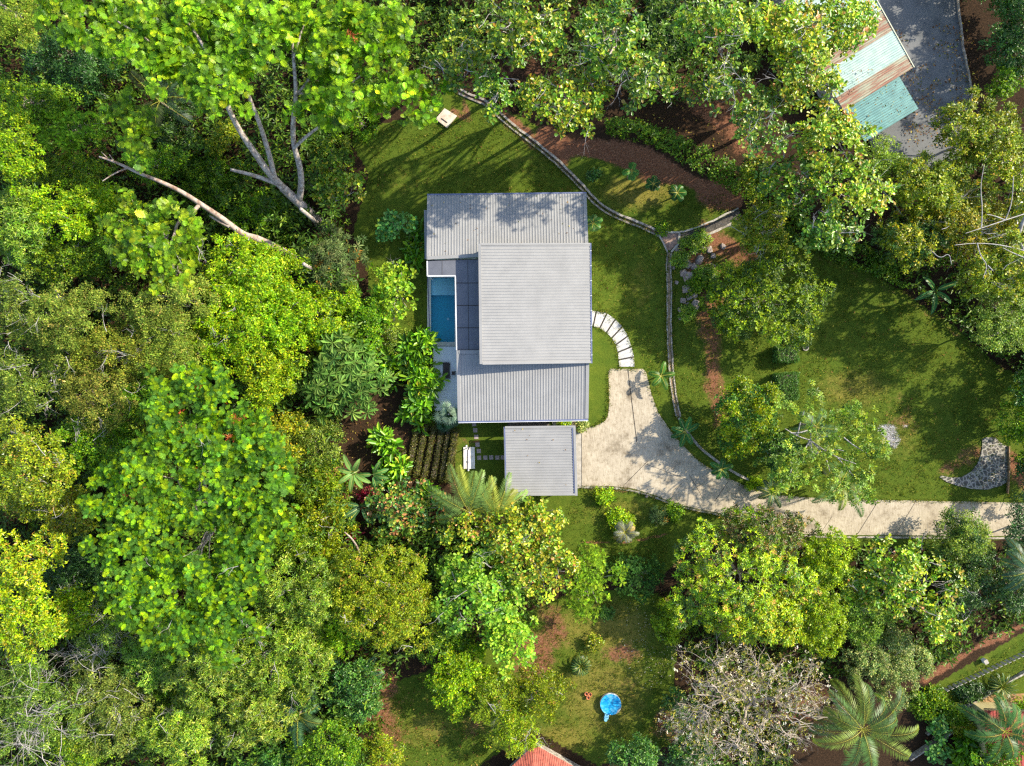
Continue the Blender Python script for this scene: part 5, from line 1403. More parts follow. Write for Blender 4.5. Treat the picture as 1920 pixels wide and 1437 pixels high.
# --- forest, from the top left corner
F = [
 ("broadleaf_tree", "olive crown cut by the top left corner of the photo", 'olive', 25, 30, 62, 52, 12, {}),
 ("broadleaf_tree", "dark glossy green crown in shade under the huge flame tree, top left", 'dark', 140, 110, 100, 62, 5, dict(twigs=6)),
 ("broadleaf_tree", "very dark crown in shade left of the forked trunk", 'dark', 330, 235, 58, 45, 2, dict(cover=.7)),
 ("broadleaf_tree", "dark green low crown between the leaning trunk and the forked trunk", 'small', 400, 335, 70, 50, 2, dict(dens=.8)),
 ("broadleaf_tree", "yellow green crown on the left edge above the bright leaning clump", 'small', 50, 190, 70, 40, 8, {}),
 ("feathery_tree", "olive feathery crown left of the small tuft of the leaning trunk", 'fern', 135, 235, 70, 48, 8, {}),
 ("broadleaf_tree", "bright large leaved crown on the left edge a quarter way down", 'small_bright', 25, 270, 48, 65, 12, {}),
 ("broadleaf_tree", "mid green fine leaved crown just under the tip of the leaning trunk", 'small', 130, 325, 72, 40, 6, {}),
 ("broadleaf_tree", "bright glossy lance leaved crown on the left edge below the corner trees", 'lance_bright', 30, 425, 55, 70, 10, {}),
 ("broadleaf_tree", "bright green rounded crown left of the hanging feathery crown", 'small_bright', 115, 400, 72, 52, 9, dict(twigs=3)),
 ("broadleaf_tree", "green crown directly beneath the hanging feathery crown", 'small', 195, 460, 85, 48, 7, dict(twigs=3)),
 ("broadleaf_tree", "pale speckled yellow crown touching the foot of the leaning trunk's tuft", 'shade_yellow', 420, 255, 34, 30, 3, {}),
 ("broadleaf_tree", "grey green crown on the left edge at mid height with bare twigs", 'grey_green', 20, 560, 55, 50, 10, dict(twigs=8)),
 ("broadleaf_tree", "large olive crown with bare curled branches at middle left", 'olive', 105, 600, 98, 68, 11, dict(twigs=10)),
 ("broadleaf_tree", "olive yellow crown right of the large olive crown", 'olive', 325, 575, 82, 62, 11, dict(twigs=7, lobe=24)),
 ("broadleaf_tree", "olive crown in two lobes beside a dark gap at middle left", 'olive', 230, 665, 95, 50, 10, dict(twigs=8)),
 ("broadleaf_tree", "olive yellow crown left of the bright leafy crown with dark gap around it", 'olive', 320, 660, 60, 60, 11, dict(lobe=22)),
 ("broadleaf_tree", "grey green crown with white twigs on the left edge below the olive trees", 'grey_green', 45, 720, 85, 65, 9, dict(twigs=18)),
 ("broadleaf_tree", "pale olive crown above the glossy dark crown at lower left", 'olive', 185, 750, 68, 52, 10, dict(twigs=5)),
 ("broadleaf_tree", "bright speckled crown right of the hanging feathery crown", 'small_bright', 445, 510, 70, 68, 9, dict(twigs=4)),
 ("broadleaf_tree", "mid green crown between leaning trunk and grey umbrella tree", 'small', 545, 400, 62, 55, 1, dict(dens=.85)),
 ("broadleaf_tree", "green crown above the leaning trunk right of its broken stub", 'small', 470, 395, 55, 38, 2, {}),
 ("broadleaf_tree", "densely speckled bright crown in the centre of the left forest", 'small_bright', 425, 620, 78, 80, 10, dict(twigs=3)),
 ("broadleaf_tree", "bright speckled crown above the big umbrella leaved tree", 'small_bright', 510, 590, 70, 72, 9, {}),
 ("broadleaf_tree", "bright green crown directly left of the big umbrella leaved tree", 'small_bright', 500, 700, 62, 62, 8, {}),
 ("broadleaf_tree", "bright green crown below the foot of the leaning trunk", 'small_bright', 600, 590, 68, 56, 6, {}),
 ("broadleaf_tree", "mid green crown between the two umbrella leaved trees", 'small', 680, 600, 52, 58, 4, {}),
 ("broadleaf_tree", "dull green crown right of the two umbrella leaved trees", 'grey_green', 725, 640, 36, 40, 2, {}),
 ("broadleaf_tree", "glossy dark speckled crown left of the lower left feathery giant", 'small', 180, 830, 85, 66, 9, dict(twigs=4, lobe=26)),
 ("broadleaf_tree", "golden olive crown on the left edge, lower left", 'gold', 55, 880, 100, 88, 12, dict(twigs=9)),
 ("broadleaf_tree", "golden olive smaller crown touching the lower left feathery giant", 'gold', 130, 960, 62, 45, 9, dict(twigs=3)),
 ("broadleaf_tree", "lime yellow glossy crown on the left edge near the bottom", 'lime', 30, 1060, 78, 68, 12, dict(twigs=4)),
 ("broadleaf_tree", "lime green glossy crown under the other lime one on the left edge", 'lime', 45, 1165, 72, 62, 11, {}),
 ("broadleaf_tree", "dark green crown in the hollow beside the lower left feathery giant", 'dark', 135, 1075, 62, 60, 4, dict(twigs=8)),
 ("twiggy_tree", "half bare green crown with many white twigs below the feathery giant", 'grey_green', 215, 1190, 95, 78, 6, dict(twigs=44, dens=.7, twig_len=3.2)),
 ("twiggy_tree", "half bare crown with pale branches in the bottom left corner", 'grey_green', 60, 1330, 100, 100, 9, dict(twigs=46, dens=.75, twig_len=3.4)),
 ("twiggy_tree", "twiggy yellow green crown right of the bottom left corner tree", 'grey_green', 195, 1330, 72, 95, 8, dict(twigs=22, twig_len=2.2)),
 ("broadleaf_tree", "spiky bright green crown below the feathery giant's lower tip", 'lance_bright', 390, 1270, 88, 82, 9, dict(twigs=8)),
 ("broadleaf_tree", "bright spiky crown on the bottom edge of the left forest", 'lance_bright', 330, 1390, 70, 60, 8, dict(twigs=5)),
 ("broadleaf_tree", "spiky green crown right of the feathery giant's lower half", 'lance_bright', 560, 1110, 82, 78, 9, dict(twigs=6)),
 ("broadleaf_tree", "spiky yellow green crown above the bottom left palm", 'lance_bright', 530, 1235, 98, 85, 9, dict(twigs=9)),
 ("broadleaf_tree", "spiky green crown standing lowest, just left of the bottom palm", 'lance_bright', 470, 1345, 66, 60, 8, dict(twigs=4)),
 ("broadleaf_tree", "small dark crown in the gap above the bottom left palm", 'small', 300, 1290, 46, 60, 4, dict(dens=.8)),
 ("broadleaf_tree", "golden yellow bushy crown right of the feathery giant's upper half", 'shade_yellow', 520, 830, 48, 72, 5, {}),
 ("broadleaf_tree", "green bushy crown under the big umbrella leaved tree", 'grey_green', 585, 840, 62, 58, 4, {}),
 ("broadleaf_tree", "yellowish bushy crown left of the banana plants", 'small_yellow', 600, 920, 60, 62, 4, {}),
 ("broadleaf_tree", "golden crown just left of the lower red leaved shrub", 'shade_yellow', 610, 975, 52, 36, 4, dict(twigs=6)),
 ("broadleaf_tree", "mid green crown between feathery giant and the yellow bushy crowns", 'small', 540, 1010, 66, 56, 5, {}),
 ("broadleaf_tree", "small green crown above the curved grey dead stem", 'small_yellow', 612, 1060, 50, 52, 4, {}),
 ("broadleaf_tree", "crisp rounded yellow green crown in the lower middle of the photo", 'small_yellow', 722, 1130, 98, 104, 10, dict(twigs=10)),
 ("broadleaf_tree", "blue green crown left of the lower brown clearing", 'dark_round', 665, 1310, 46, 70, 6, {}),
 ("broadleaf_tree", "yellow green crown on the bottom edge left of the brown clearing", 'small', 620, 1400, 68, 58, 6, {}),
 ("broadleaf_tree", "small bright crown at the bottom edge beside the brown clearing", 'small_yellow', 715, 1410, 40, 36, 4, {}),
 ("broadleaf_tree", "dark crown in the bottom edge gap of the left forest", 'dark_round', 520, 1425, 46, 40, 4, {}),
 ("broadleaf_tree", "shaded green crown right above the middle of the leaning trunk", 'small', 300, 305, 48, 30, 5, {}),
 ("broadleaf_tree", "green crown left of the tip of the leaning trunk's lower side branch", 'small_bright', 190, 378, 44, 34, 7, {}),
 ("broadleaf_tree", "green crown in the gap between glossy left edge tree and large olive crown", 'small', 120, 490, 66, 40, 7, {}),
 ("broadleaf_tree", "bright crown between the hanging feathery crown and the foot of the leaning trunk", 'small_bright', 520, 500, 48, 40, 5, {}),
 ("broadleaf_tree", "green crown in the gap between the two olive crowns and the feathery giant", 'small', 250, 745, 46, 44, 8, {}),
 ("broadleaf_tree", "green crown just right of the lower lime crown on the left edge", 'small_bright', 120, 1150, 50, 44, 7, {}),
 ("broadleaf_tree", "spiky green crown filling the gap below the feathery giant's left tip", 'lance_bright', 280, 1245, 56, 50, 7, {}),
 ("broadleaf_tree", "green crown between the spiky crowns and the crisp rounded crown", 'small_bright', 635, 1175, 46, 66, 6, {}),
 ("broadleaf_tree", "green crown in the bottom left between the two twiggy trees", 'small', 130, 1405, 56, 48, 6, {}),
 # centre bottom
 ("broadleaf_tree", "pink and green leaved round crown below the hedge rows", 'almond_pink', 765, 958, 68, 60, 5, {}),
 ("broadleaf_tree", "golden orange leaved crown below the coconut palm by the carport", 'almond_gold', 935, 1010, 105, 72, 8, dict(twigs=6)),
 ("broadleaf_tree", "golden green leaved crown reaching over the lawn below the carport", 'almond_gold', 1015, 975, 52, 40, 7, {}),
 ("broadleaf_tree", "green paddle leaved crown right of the crisp rounded crown", 'almond_light', 890, 1120, 84, 88, 9, dict(twigs=10)),
 ("broadleaf_tree", "yellow paddle leaved crown with grey branches left of the feathery hedge tree", 'almond_gold', 1010, 1070, 66, 62, 8, dict(twigs=8)),
 ("broadleaf_tree", "pale speckled crown along the left edge of the lower lawn", 'almond_light', 955, 1200, 50, 66, 7, {}),
 ("broadleaf_tree", "bright green crown over the right side of the brown clearing", 'small_bright', 860, 1275, 72, 66, 6, {}),
 ("broadleaf_tree", "speckled yellow green crown left of the terracotta pots", 'small_yellow', 1010, 1300, 66, 52, 6, dict(twigs=4)),
 ("broadleaf_tree", "yellow green crown partly over the terracotta roof", 'small_yellow', 960, 1375, 52, 52, 6, dict(twigs=4)),
 ("broadleaf_tree", "olive green crown between brown clearing and terracotta pots", 'small_yellow', 925, 1310, 52, 52, 6, dict(twigs=6)),
 ("broadleaf_tree", "shaded green crown at the top of the brown clearing", 'small', 835, 1205, 46, 40, 4, {}),
 ("feathery_tree", "feathery light green tree hanging over the top of the lower lawn", 'fern', 1105, 1095, 62, 66, 6, dict(lobe=20)),
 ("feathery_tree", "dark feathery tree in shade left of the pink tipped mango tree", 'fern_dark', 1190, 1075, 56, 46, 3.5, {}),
 ("evergreen_tree", "dark rounded tree at the bottom edge right of the terracotta roof", 'dark_round', 1192, 1418, 46, 40, 5, {}),
 ("evergreen_tree", "dark rounded tree at the bottom edge under the bare flowering tree", 'dark_round', 1295, 1415, 50, 44, 4, {}),
 ("evergreen_tree", "dark green shrub tree under the left edge of the bare flowering tree", 'dark_round', 1275, 1335, 30, 44, 3, {}),
 # mango group
 ("mango_tree", "big mango tree with pink and yellow new leaves below the driveway", 'mango', 1395, 1085, 142, 126, 9.5, dict(lobe=24, mix=[('tuft_dark', .35)])),
 ("mango_tree", "dull brown green mango crown overlapping the driveway edge", 'mango_dull', 1430, 1000, 92, 52, 8, {}),
 ("mango_tree", "bright green low fringe of branches at the lower left of the mango tree", 'acid', 1262, 1165, 34, 46, 3, {}),
 ("broadleaf_tree", "acid green crown right of the mango tree under the driveway", 'acid', 1560, 1048, 48, 50, 7, {}),
 ("broadleaf_tree", "acid green larger crown between the mango and the variegated tree", 'acid', 1535, 1150, 62, 76, 7, {}),
 ("broadleaf_tree", "bright green low crown above the bare flowering tree", 'lime', 1435, 1165, 105, 48, 8.6, {}),
 ("broadleaf_tree", "spreading tree with orange leaves and bare branches below the end of the driveway", 'almond_gold', 1690, 1085, 100, 76, 8, dict(twigs=16, cover=.75, lobe=18)),
 ("broadleaf_tree", "orange tipped sparse crown reaching the dirt track", 'almond_gold', 1770, 1160, 52, 42, 7, dict(twigs=8, cover=.8, lobe=16)),
 ("broadleaf_tree", "shaded grey green crown under the sparse orange leaved tree", 'grey_green', 1620, 1160, 55, 60, 5, {}),
 ("variegated_tree", "cream and green variegated tree beside the dirt track", 'variegated', 1665, 1250, 84, 68, 5, {}),
 ("broadleaf_tree", "dark grey green crown over the lower right end of the driveway", 'grey_green', 1805, 1012, 62, 50, 6, dict(mix=[('dark', .9)])),
 ("evergreen_tree", "dark green crown on the right edge below the stone paving", 'dark', 1912, 990, 36, 56, 5, {}),
 ("evergreen_tree", "dark bushy crown below the end of the driveway", 'dark', 1830, 1085, 62, 58, 5, dict(mix=[('grey_green', .4)])),
 ("evergreen_tree", "dark spiky crown on the right edge above the dirt track", 'dark', 1905, 1110, 46, 50, 5, {}),
 # right side
 ("broadleaf_tree", "compact bright green crown left of the plumeria on the right lawn", 'small_bright', 1398, 778, 62, 66, 7.0, dict(mix=[('dark_round', .8)])),
 ("broadleaf_tree", "dark green crown below the compact crown beside the plumeria", 'dark_round', 1465, 850, 52, 52, 4.5, {}),
 ("tufted_tree", "wide tree with yellow green leaf tufts on the right of the rock garden", 'tuft', 1444, 560, 124, 94, 7.5, dict(mix=[('tuft_dark', 1.0)], lobe=18)),
 ("broadleaf_tree", "dark sparse crown with pale twigs above the yellow tufted tree", 'shade_yellow', 1430, 425, 62, 46, 8, dict(twigs=22, dens=.7)),
 ("evergreen_tree", "dark green tree in the upper right corner beyond the asphalt yard", 'dark_round', 1900, 70, 50, 80, 8, {}),
 ("broadleaf_tree", "small dark green crown below the upper right corner tree", 'small', 1890, 150, 36, 36, 7, {}),
 ("broadleaf_tree", "yellow green crown right of the asphalt yard", 'shade_yellow', 1850, 245, 92, 70, 12, {}),
 ("broadleaf_tree", "yellow crown on the right edge below the asphalt yard", 'gold', 1910, 330, 60, 70, 12, dict(twigs=4)),
 ("broadleaf_tree", "olive crown at the lower end of the asphalt yard", 'shade_yellow', 1745, 345, 84, 66, 11, {}),
 ("broadleaf_tree", "shaded olive crown with long bare branches on the right side", 'shade_yellow', 1830, 415, 92, 66, 10, dict(twigs=18, twig_len=3.2)),
 ("broadleaf_tree", "dark olive crown above the banana plant on the right", 'shade_yellow', 1722, 440, 76, 64, 9.5, dict(mix=[('dark', .5)])),
 ("broadleaf_tree", "olive crown on the right edge above the banana plant", 'shade_yellow', 1880, 510, 76, 68, 11.5, dict(twigs=6)),
 ("broadleaf_tree", "pale green crown on the right edge beside the right lawn", 'grey_green', 1895, 595, 68, 66, 9.5, {}),
 ("broadleaf_tree", "dark green crown on the right edge level with the ash patch", 'small', 1935, 790, 60, 62, 6.5, {}),
 ("broadleaf_tree", "dark crown just entering the right edge near the stone paving", 'dark_round', 1990, 880, 76, 60, 6, {}),
 ("evergreen_tree", "crown just entering the upper right corner from above", 'dark_round', 1850, -70, 100, 72, 9, {}),
 ("evergreen_tree", "tall crown just beyond the upper right corner tree", 'dark_round', 2010, 10, 90, 100, 13, {}),
 ("broadleaf_tree", "dark green crown on the right edge just above the bare lawn corner", 'dark_round', 1985, 700, 90, 90, 8, {}),
 # top, almond trees
 ("almond_tree", "spreading paddle leaved crown touching the huge flame tree's right side", 'almond', 855, 90, 72, 84, 13, dict(twigs=12, cover=.9)),
 ("almond_tree", "paddle leaved crown at the top centre edge", 'almond', 985, 50, 88, 66, 14, dict(twigs=10, cover=.95)),
 ("almond_tree", "paddle leaved crown hanging over the top left end of the red bank", 'almond', 925, 165, 42, 44, 11, dict(twigs=6, cover=.8)),
 ("almond_tree", "sparse paddle leaved crown hanging over the middle of the red bank", 'almond_gold', 1060, 195, 88, 72, 12, dict(twigs=18, cover=.62, lobe=15)),
 ("almond_tree", "paddle leaved crown near the top edge above the red bank", 'almond', 1140, 75, 90, 76, 13, dict(twigs=12, cover=.7, lobe=18)),
 ("almond_tree", "sparse paddle leaved crown over the shaded soil, upper centre right", 'almond', 1195, 150, 62, 58, 12, dict(twigs=10, cover=.5, lobe=14)),
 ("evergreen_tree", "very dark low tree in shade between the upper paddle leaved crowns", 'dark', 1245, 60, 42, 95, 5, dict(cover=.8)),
 ("almond_tree", "paddle leaved crown at the top edge right of the dark tree", 'almond', 1355, 55, 82, 68, 14, dict(twigs=8)),
 ("almond_tree", "paddle leaved crown left of the hedge covered wall, upper right", 'almond', 1345, 160, 70, 56, 12, dict(twigs=10, cover=.8)),
 ("almond_tree", "orange speckled paddle leaved crown at the top right of centre", 'almond_gold', 1480, 50, 84, 62, 15, dict(twigs=8)),
 ("almond_tree", "paddle leaved crown covering the top left corner of the turquoise shed", 'almond_gold', 1572, 45, 76, 66, 12, dict(twigs=5)),
 ("almond_tree", "orange speckled crown touching the left side of the turquoise shed", 'almond_gold', 1500, 145, 76, 66, 14, dict(twigs=8)),
 ("almond_tree", "dense paddle leaved crown left of the turquoise shed's lower roof", 'almond', 1430, 235, 66, 62, 12, dict(twigs=10)),
 ("almond_tree", "yellow speckled crown below the turquoise shed", 'almond_gold', 1555, 255, 76, 60, 13, dict(twigs=8)),
 ("almond_tree", "paddle leaved crown right of the hedge covered wall", 'almond', 1500, 330, 80, 58, 9, dict(twigs=10)),
 ("almond_tree", "paddle leaved crown with orange leaves above the right lawn", 'almond_gold', 1605, 360, 72, 56, 12, dict(twigs=8)),
 ("almond_tree", "paddle leaved crown overhanging the top of the right lawn", 'almond', 1560, 430, 62, 42, 10, dict(twigs=10, cover=.85)),
 ("broadleaf_tree", "soft grey green crown at the foot of the turquoise shed", 'grey_green', 1655, 300, 46, 40, 9, {}),
 ("broadleaf_tree", "dark fine leaved crown behind the hedge covered wall", 'shade_yellow', 1420, 330, 36, 36, 6, dict(dens=.7, mix=[('dark', .6)])),
 # beside the lawn
 ("croton_tree", "small orange and green leaved tree at the left edge of the upper lawn", 'almond_gold', 632, 350, 52, 54, 4, dict(lobe=15, cover=.9, twigs=3)),
 ("young_tree", "small blue green leaved tree on the lawn left of the house", 'almond_teal', 738, 425, 36, 34, 4, dict(lobe=11, cover=.6)),
 ("young_tree", "small light green paddle leaved tree left of the pool", 'almond_light', 742, 545, 40, 66, 4.5, dict(lobe=12, cover=.62, twigs=3)),
 ("shrub", "feathery green shrub mass along the upper left edge of the lawn", 'small', 620, 262, 52, 46, 1.5, dict(mix=[('olive', .5)])),
 ("shrub", "dark green shrub below the feathery crown's right tip", 'small', 680, 240, 36, 36, 1, dict(dens=.8)),
]
BARK = {}
for nm, lb, spn, px, py, rx, ry, z, kw in F:
    kw = dict(kw); kw.setdefault('bark', BARK.get(spn, 'bark'))
    if px < 770 and z < 14 and nm in ("broadleaf_tree", "twiggy_tree"): kw['group'] = FG
    if nm == 'almond_tree': z += (4 if spn == 'almond' else 3) + (2.8 if 890 < px < 1420 else 0)
    if px < 770 and nm == 'broadleaf_tree': rx *= 1.10; ry *= 1.10
    tree(nm, lb, "shrub" if nm == "shrub" else "tree", spn, px, py, rx, ry, z, **kw)

# --- feathery giant, lower left
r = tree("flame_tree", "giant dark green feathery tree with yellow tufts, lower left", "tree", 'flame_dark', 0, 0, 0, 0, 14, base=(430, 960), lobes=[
    (290, 730, 22), (345, 715, 28), (390, 720, 26), (430, 735, 18), (300, 770, 30), (350, 770, 32), (410, 770, 30), (460, 795, 26), (490, 800, 16), (300, 820, 34), (350, 830, 36), (410, 830, 36), (460, 850, 32), (505, 850, 22), (520, 880, 26),
    (230, 880, 30), (195, 905, 26), (260, 900, 34), (320, 890, 38), (380, 900, 38), (440, 910, 38), (490, 920, 34), (530, 935, 26), (185, 945, 22), (215, 960, 34), (270, 965, 38), (330, 970, 40), (390, 980, 40), (450, 985, 38), (500, 990, 30), (535, 990, 16),
    (180, 1030, 26), (230, 1040, 38), (290, 1050, 40), (350, 1060, 42), (410, 1060, 40), (460, 1060, 34), (490, 1040, 24), (220, 1110, 30), (250, 1150, 30), (290, 1120, 38), (340, 1130, 38), (400, 1130, 38), (440, 1120, 30), (340, 1180, 30), (290, 1180, 28), (400, 1190, 32), (420, 1220, 22), (335, 1205, 18), (460, 1180, 18), (270, 860, 20)], twigs=8)
rng = np.random.default_rng(77); giant = r
PODS = dict(tpl='lance', k=6, L=.3, W=.09, tilt=.4, pal=[(3, .30, .06, .03), (2, .45, .16, .08)], mat='leaf')
for a, b, z_, rt_ in ((318, 750, 13.7, r), (380, 735, 13.7, r), (420, 742, 13.7, r), (442, 790, 13.7, r), (430, 820, 13.7, r), (270, 905, 13.7, r), (245, 930, 13.7, r), (455, 950, 13.7, r), (370, 890, 13.7, r), (345, 800, 13.7, r), (335, 762, 13.7, r),
        (661, 62, 18, [o for o in SC.objects if o.name == "flame_tree"][0])):
    p = P(a, b, z_); C = np.array([p.x, p.y, p.z]) + rng.normal(0, .36, (7, 3)) * np.array([1, 1, .3]); rb = Leaves()
    rosettes(rb, C, unit(rng.normal(0, .3, (7, 3)) + np.array([0, 0, 1.])), PODS, rng); rb.build("seed_cluster", M['leaf_soft'], rt_)

tree("umbrella_tree", "large umbrella leaved tree with star shaped leaf rosettes left of the terrace plants", "tree", 'umbrella', 640, 705, 88, 78, 6.5, lobe=26, limbs=True)
tree("umbrella_tree", "grey green umbrella leaved tree right of the leaning trunk's foot", "tree", 'umbrella_grey', 632, 485, 60, 62, 5, lobe=20)

# --- plumeria with grey branches
r = tree("plumeria_tree", "plumeria tree with whorled leaves and bare grey branches on the right lawn", "tree", 'whorl', 0, 0, 0, 0, 10.5, base=(1500, 842), limbs=False, trunk_r=.22, lobes=[
    (1522, 735, 14), (1520, 752, 14), (1465, 765, 16), (1488, 762, 10), (1515, 780, 14), (1556, 770, 15), (1535, 805, 14), (1570, 805, 18), (1600, 780, 10), (1610, 775, 16), (1632, 782, 14), (1618, 820, 22), (1640, 830, 22), (1622, 855, 22), (1652, 850, 12), (1580, 850, 16),
    (1470, 850, 16), (1490, 850, 14), (1515, 860, 14), (1480, 885, 22), (1510, 905, 20), (1540, 890, 20), (1570, 900, 18), (1600, 885, 16), (1625, 880, 18), (1632, 905, 14), (1610, 915, 20), (1560, 920, 14), (1460, 905, 18), (1470, 925, 14), (1630, 925, 10), (1455, 880, 14), (1540, 845, 10)])
mb = MB()
def br(pts, r0, r1): q = smooth_line([P(p[0], p[1], p[2] + (2.1 if p[2] > 4 else 0)) for p in pts], 2); mb.tube(q, np.linspace(r0, r1, len(q)), 7)
T0 = (1520, 826, 6.2)
br([(1516, 834, -.2), (1518, 830, 3), T0], .26, .2)
for pts in ([T0, (1495, 818, 6.9), (1472, 804, 7.6)], [T0, (1545, 818, 7.2), (1580, 819, 7.7)], [T0, (1510, 840, 7), (1500, 860, 7.4), (1492, 880, 7.8)], [T0, (1545, 845, 7), (1570, 858, 7.4), (1605, 870, 7.8)], [T0, (1548, 855, 7.2), (1556, 885, 7.6)],
            [(1570, 858, 7.4), (1585, 875, 7.6), (1602, 895, 7.9)], [T0, (1520, 805, 7), (1524, 780, 7.6)], [(1495, 818, 6.9), (1500, 795, 7.3), (1508, 770, 7.7)], [(1580, 819, 7.7), (1600, 835, 7.8), (1625, 850, 8)], [(1500, 860, 7.4), (1485, 875, 7.6), (1480, 895, 7.8)],
            [(1520, 805, 7), (1500, 812, 7.3), (1482, 812, 7.6)], [(1545, 845, 7), (1568, 842, 7.6), (1582, 846, 7.9)], [T0, (1522, 845, 7.2), (1525, 858, 7.6)]):
    br(pts, .085, .035)
mb.build("trunk", M['twig'], r, True)

# --- bare flowering tree
def bare_tree(name, label, px, py, rx, ry, z, seed, n=240, flowers=420, leaves=240):
    rng = np.random.default_rng(seed)
    c = P(px, py, z * .4); g = float(gz(c.x, c.y)); root = thing(name, (c.x, c.y, g), label, "tree")
    mb = MB(); mb.tube([(c.x, c.y, g - .2), (c.x + .1, c.y, g + z * .2), (c.x, c.y + .1, g + z * .4)], [.42, .34, .3], 9)
    tips = []
    c0 = np.array([c.x, c.y, g + z * .4]); hubs = []
    for i in range(6):
        a = i * 1.047 + rng.normal(0, .25); t = P(px + rx * .3 * math.cos(a), py + ry * .3 * math.sin(a), z * .68); t = np.array(t)
        mb.tube(limb_path(c0, t, rng, 5, .02, .10), np.linspace(.24, .14, 6), 7)
        for s_ in range(4):
            b_ = a + rng.normal(0, .45); q = rng.uniform(.5, .72); u = np.array(P(px + rx * q * math.cos(b_), py + ry * q * math.sin(b_), z * rng.uniform(.78, .92)))
            mb.tube(limb_path(t, u, rng, 5, .03, .12), np.linspace(.13, .06, 6), 6); hubs.append(u)
        hubs.append(t)
    hubs = np.array(hubs)
    for i in range(n):
        a = rng.uniform(0, 6.283); q = math.sqrt(rng.uniform(.03, 1)) * (1 + .14 * math.sin(3 * a + 1) + .10 * math.sin(7 * a)); zz = z * (1 - .35 * q * q) * rng.uniform(.82, 1.02)
        t = P(px + rx * q * math.cos(a), py + ry * q * math.sin(a), zz)
        dd = np.linalg.norm(hubs - np.array(t), axis=1) + rng.uniform(0, 1.2, len(hubs)); s = hubs[int(dd.argmin())]
        mb.tube(limb_path(s, (t.x, t.y, t.z), rng, 6, .05, .16), np.linspace(.05, .018, 7), 4, cap=False)
        v = np.array(t) - s
        for _ in range(2): twig_spray(mb, (t.x, t.y, t.z), (v[0] + rng.normal(0, 1), v[1] + rng.normal(0, 1), .6), rng.uniform(.6, 1.3), .022, rng, 2)
        tips.append((t.x, t.y, t.z))
    mb.build("trunk", M['twig_tan'], root)
    tips = np.array(tips)
    def scatter(m, dz): return tips[rng.integers(len(tips), size=m)] + rng.normal(0, .8, (m, 3)) * np.array([1, 1, .3]) + np.array([0, 0, dz])
    b = Leaves(); C = scatter(flowers, .1); rosettes(b, C, unit(rng.normal(0, .4, (flowers, 3)) + [0, 0, 1.]), dict(tpl='obov', k=5, L=.16, W=.12, tilt=.25, pal=[(3, .75, .70, .74), (1, .70, .55, .62)]), rng)
    b.build("flowers", M['leaf_soft'], root)
    b = Leaves(); C = scatter(leaves, 0); rosettes(b, C, unit(rng.normal(0, .4, (leaves, 3)) + [0, 0, 1.]), dict(tpl='diamond', k=4, L=.24, W=.1, tilt=.4, pal=[(3, .22, .25, .05), (1, .36, .33, .06)]), rng)
    b.build("leaves", M['leaf'], root)
bare_tree("bare_flowering_tree", "nearly leafless tree with tan twigs and tiny white flowers at the bottom right of centre", 1405, 1315, 150, 125, 8, 31, n=250, flowers=520, leaves=1500)
# broad low greenery under it belongs to neighbours
# --- long grey twigs over the right crowns
# --- palms
palm("coconut_palm", "large coconut palm with long arching fronds at the bottom right", 1617, 1368, 7, 7.6, 19, 61, col=(.10, .19, .05), trunk_r=.2, ll=1.25, lw=.09, nfr=30)
palm("coconut_palm", "pale yellow green coconut palm spreading over the lawn just below the carport", 880, 960, 5.5, 6.2, 9, 62, col=(.20, .31, .07), az=[math.radians(a) for a in (70, 115, 100, 150, 52, 20, 165, 200, 85)], ll=1.1, lw=.085, base=(880, 985), el0=.8, droop=1.3)
palm("coconut_palm", "coconut palm crown whose fronds overlap the carport's lower left corner", 930, 968, 5.5, 5.4, 7, 63, col=(.19, .30, .07), az=[math.radians(a) for a in (95, 118, 70, 55, 135, 35, 160)], ll=1.0, lw=.085, el0=.8, droop=1.2)
palm("coconut_palm", "coconut palm half hidden under the plumeria with fronds over the driveway", 1577, 905, 5, 5.0, 9, 64, col=(.13, .23, .06), az=[math.radians(a) for a in (-150, -95, -60, -35, 0, 10, 60, 100, 130)], ll=.9, lw=.08, base=(1545, 885))
palm("coconut_palm", "coconut palm between the plumeria's upper branches", 1530, 800, 4.6, 3.6, 6, 65, col=(.14, .24, .08), ll=.8)
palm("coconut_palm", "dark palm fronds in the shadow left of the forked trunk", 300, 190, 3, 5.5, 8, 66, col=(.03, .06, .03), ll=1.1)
palm("coconut_palm", "dark palm with blue green fronds in the gap of the forest near the bottom", 560, 1340, 4, 5.0, 11, 67, col=(.06, .14, .06), ll=1.0)
palm("coconut_palm", "palm frond reaching over the top of the brown clearing", 665, 1265, 2, 4.8, 5, 68, col=(.05, .13, .06), az=[math.radians(a) for a in (8, 40, 150, 210, 300)], ll=.9)
palm("coconut_palm", "palm with drooping green fronds over the bright red roof", 1885, 1372, 5, 5.2, 14, 69, col=(.07, .17, .04), ll=1.1, nfr=28, lw=.1)
palm("coconut_palm", "shaded palm between golden crown and feathery hedge tree", 880, 1075, 3, 4.5, 8, 70, col=(.09, .16, .05), ll=.9)
palm("coconut_palm", "palm with spiky fronds at the right edge beside the dark crown", 1930, 1070, 6, 4.2, 10, 71, col=(.08, .17, .08), ll=.9)
SPG = "small ornamental palms lining the driveway"
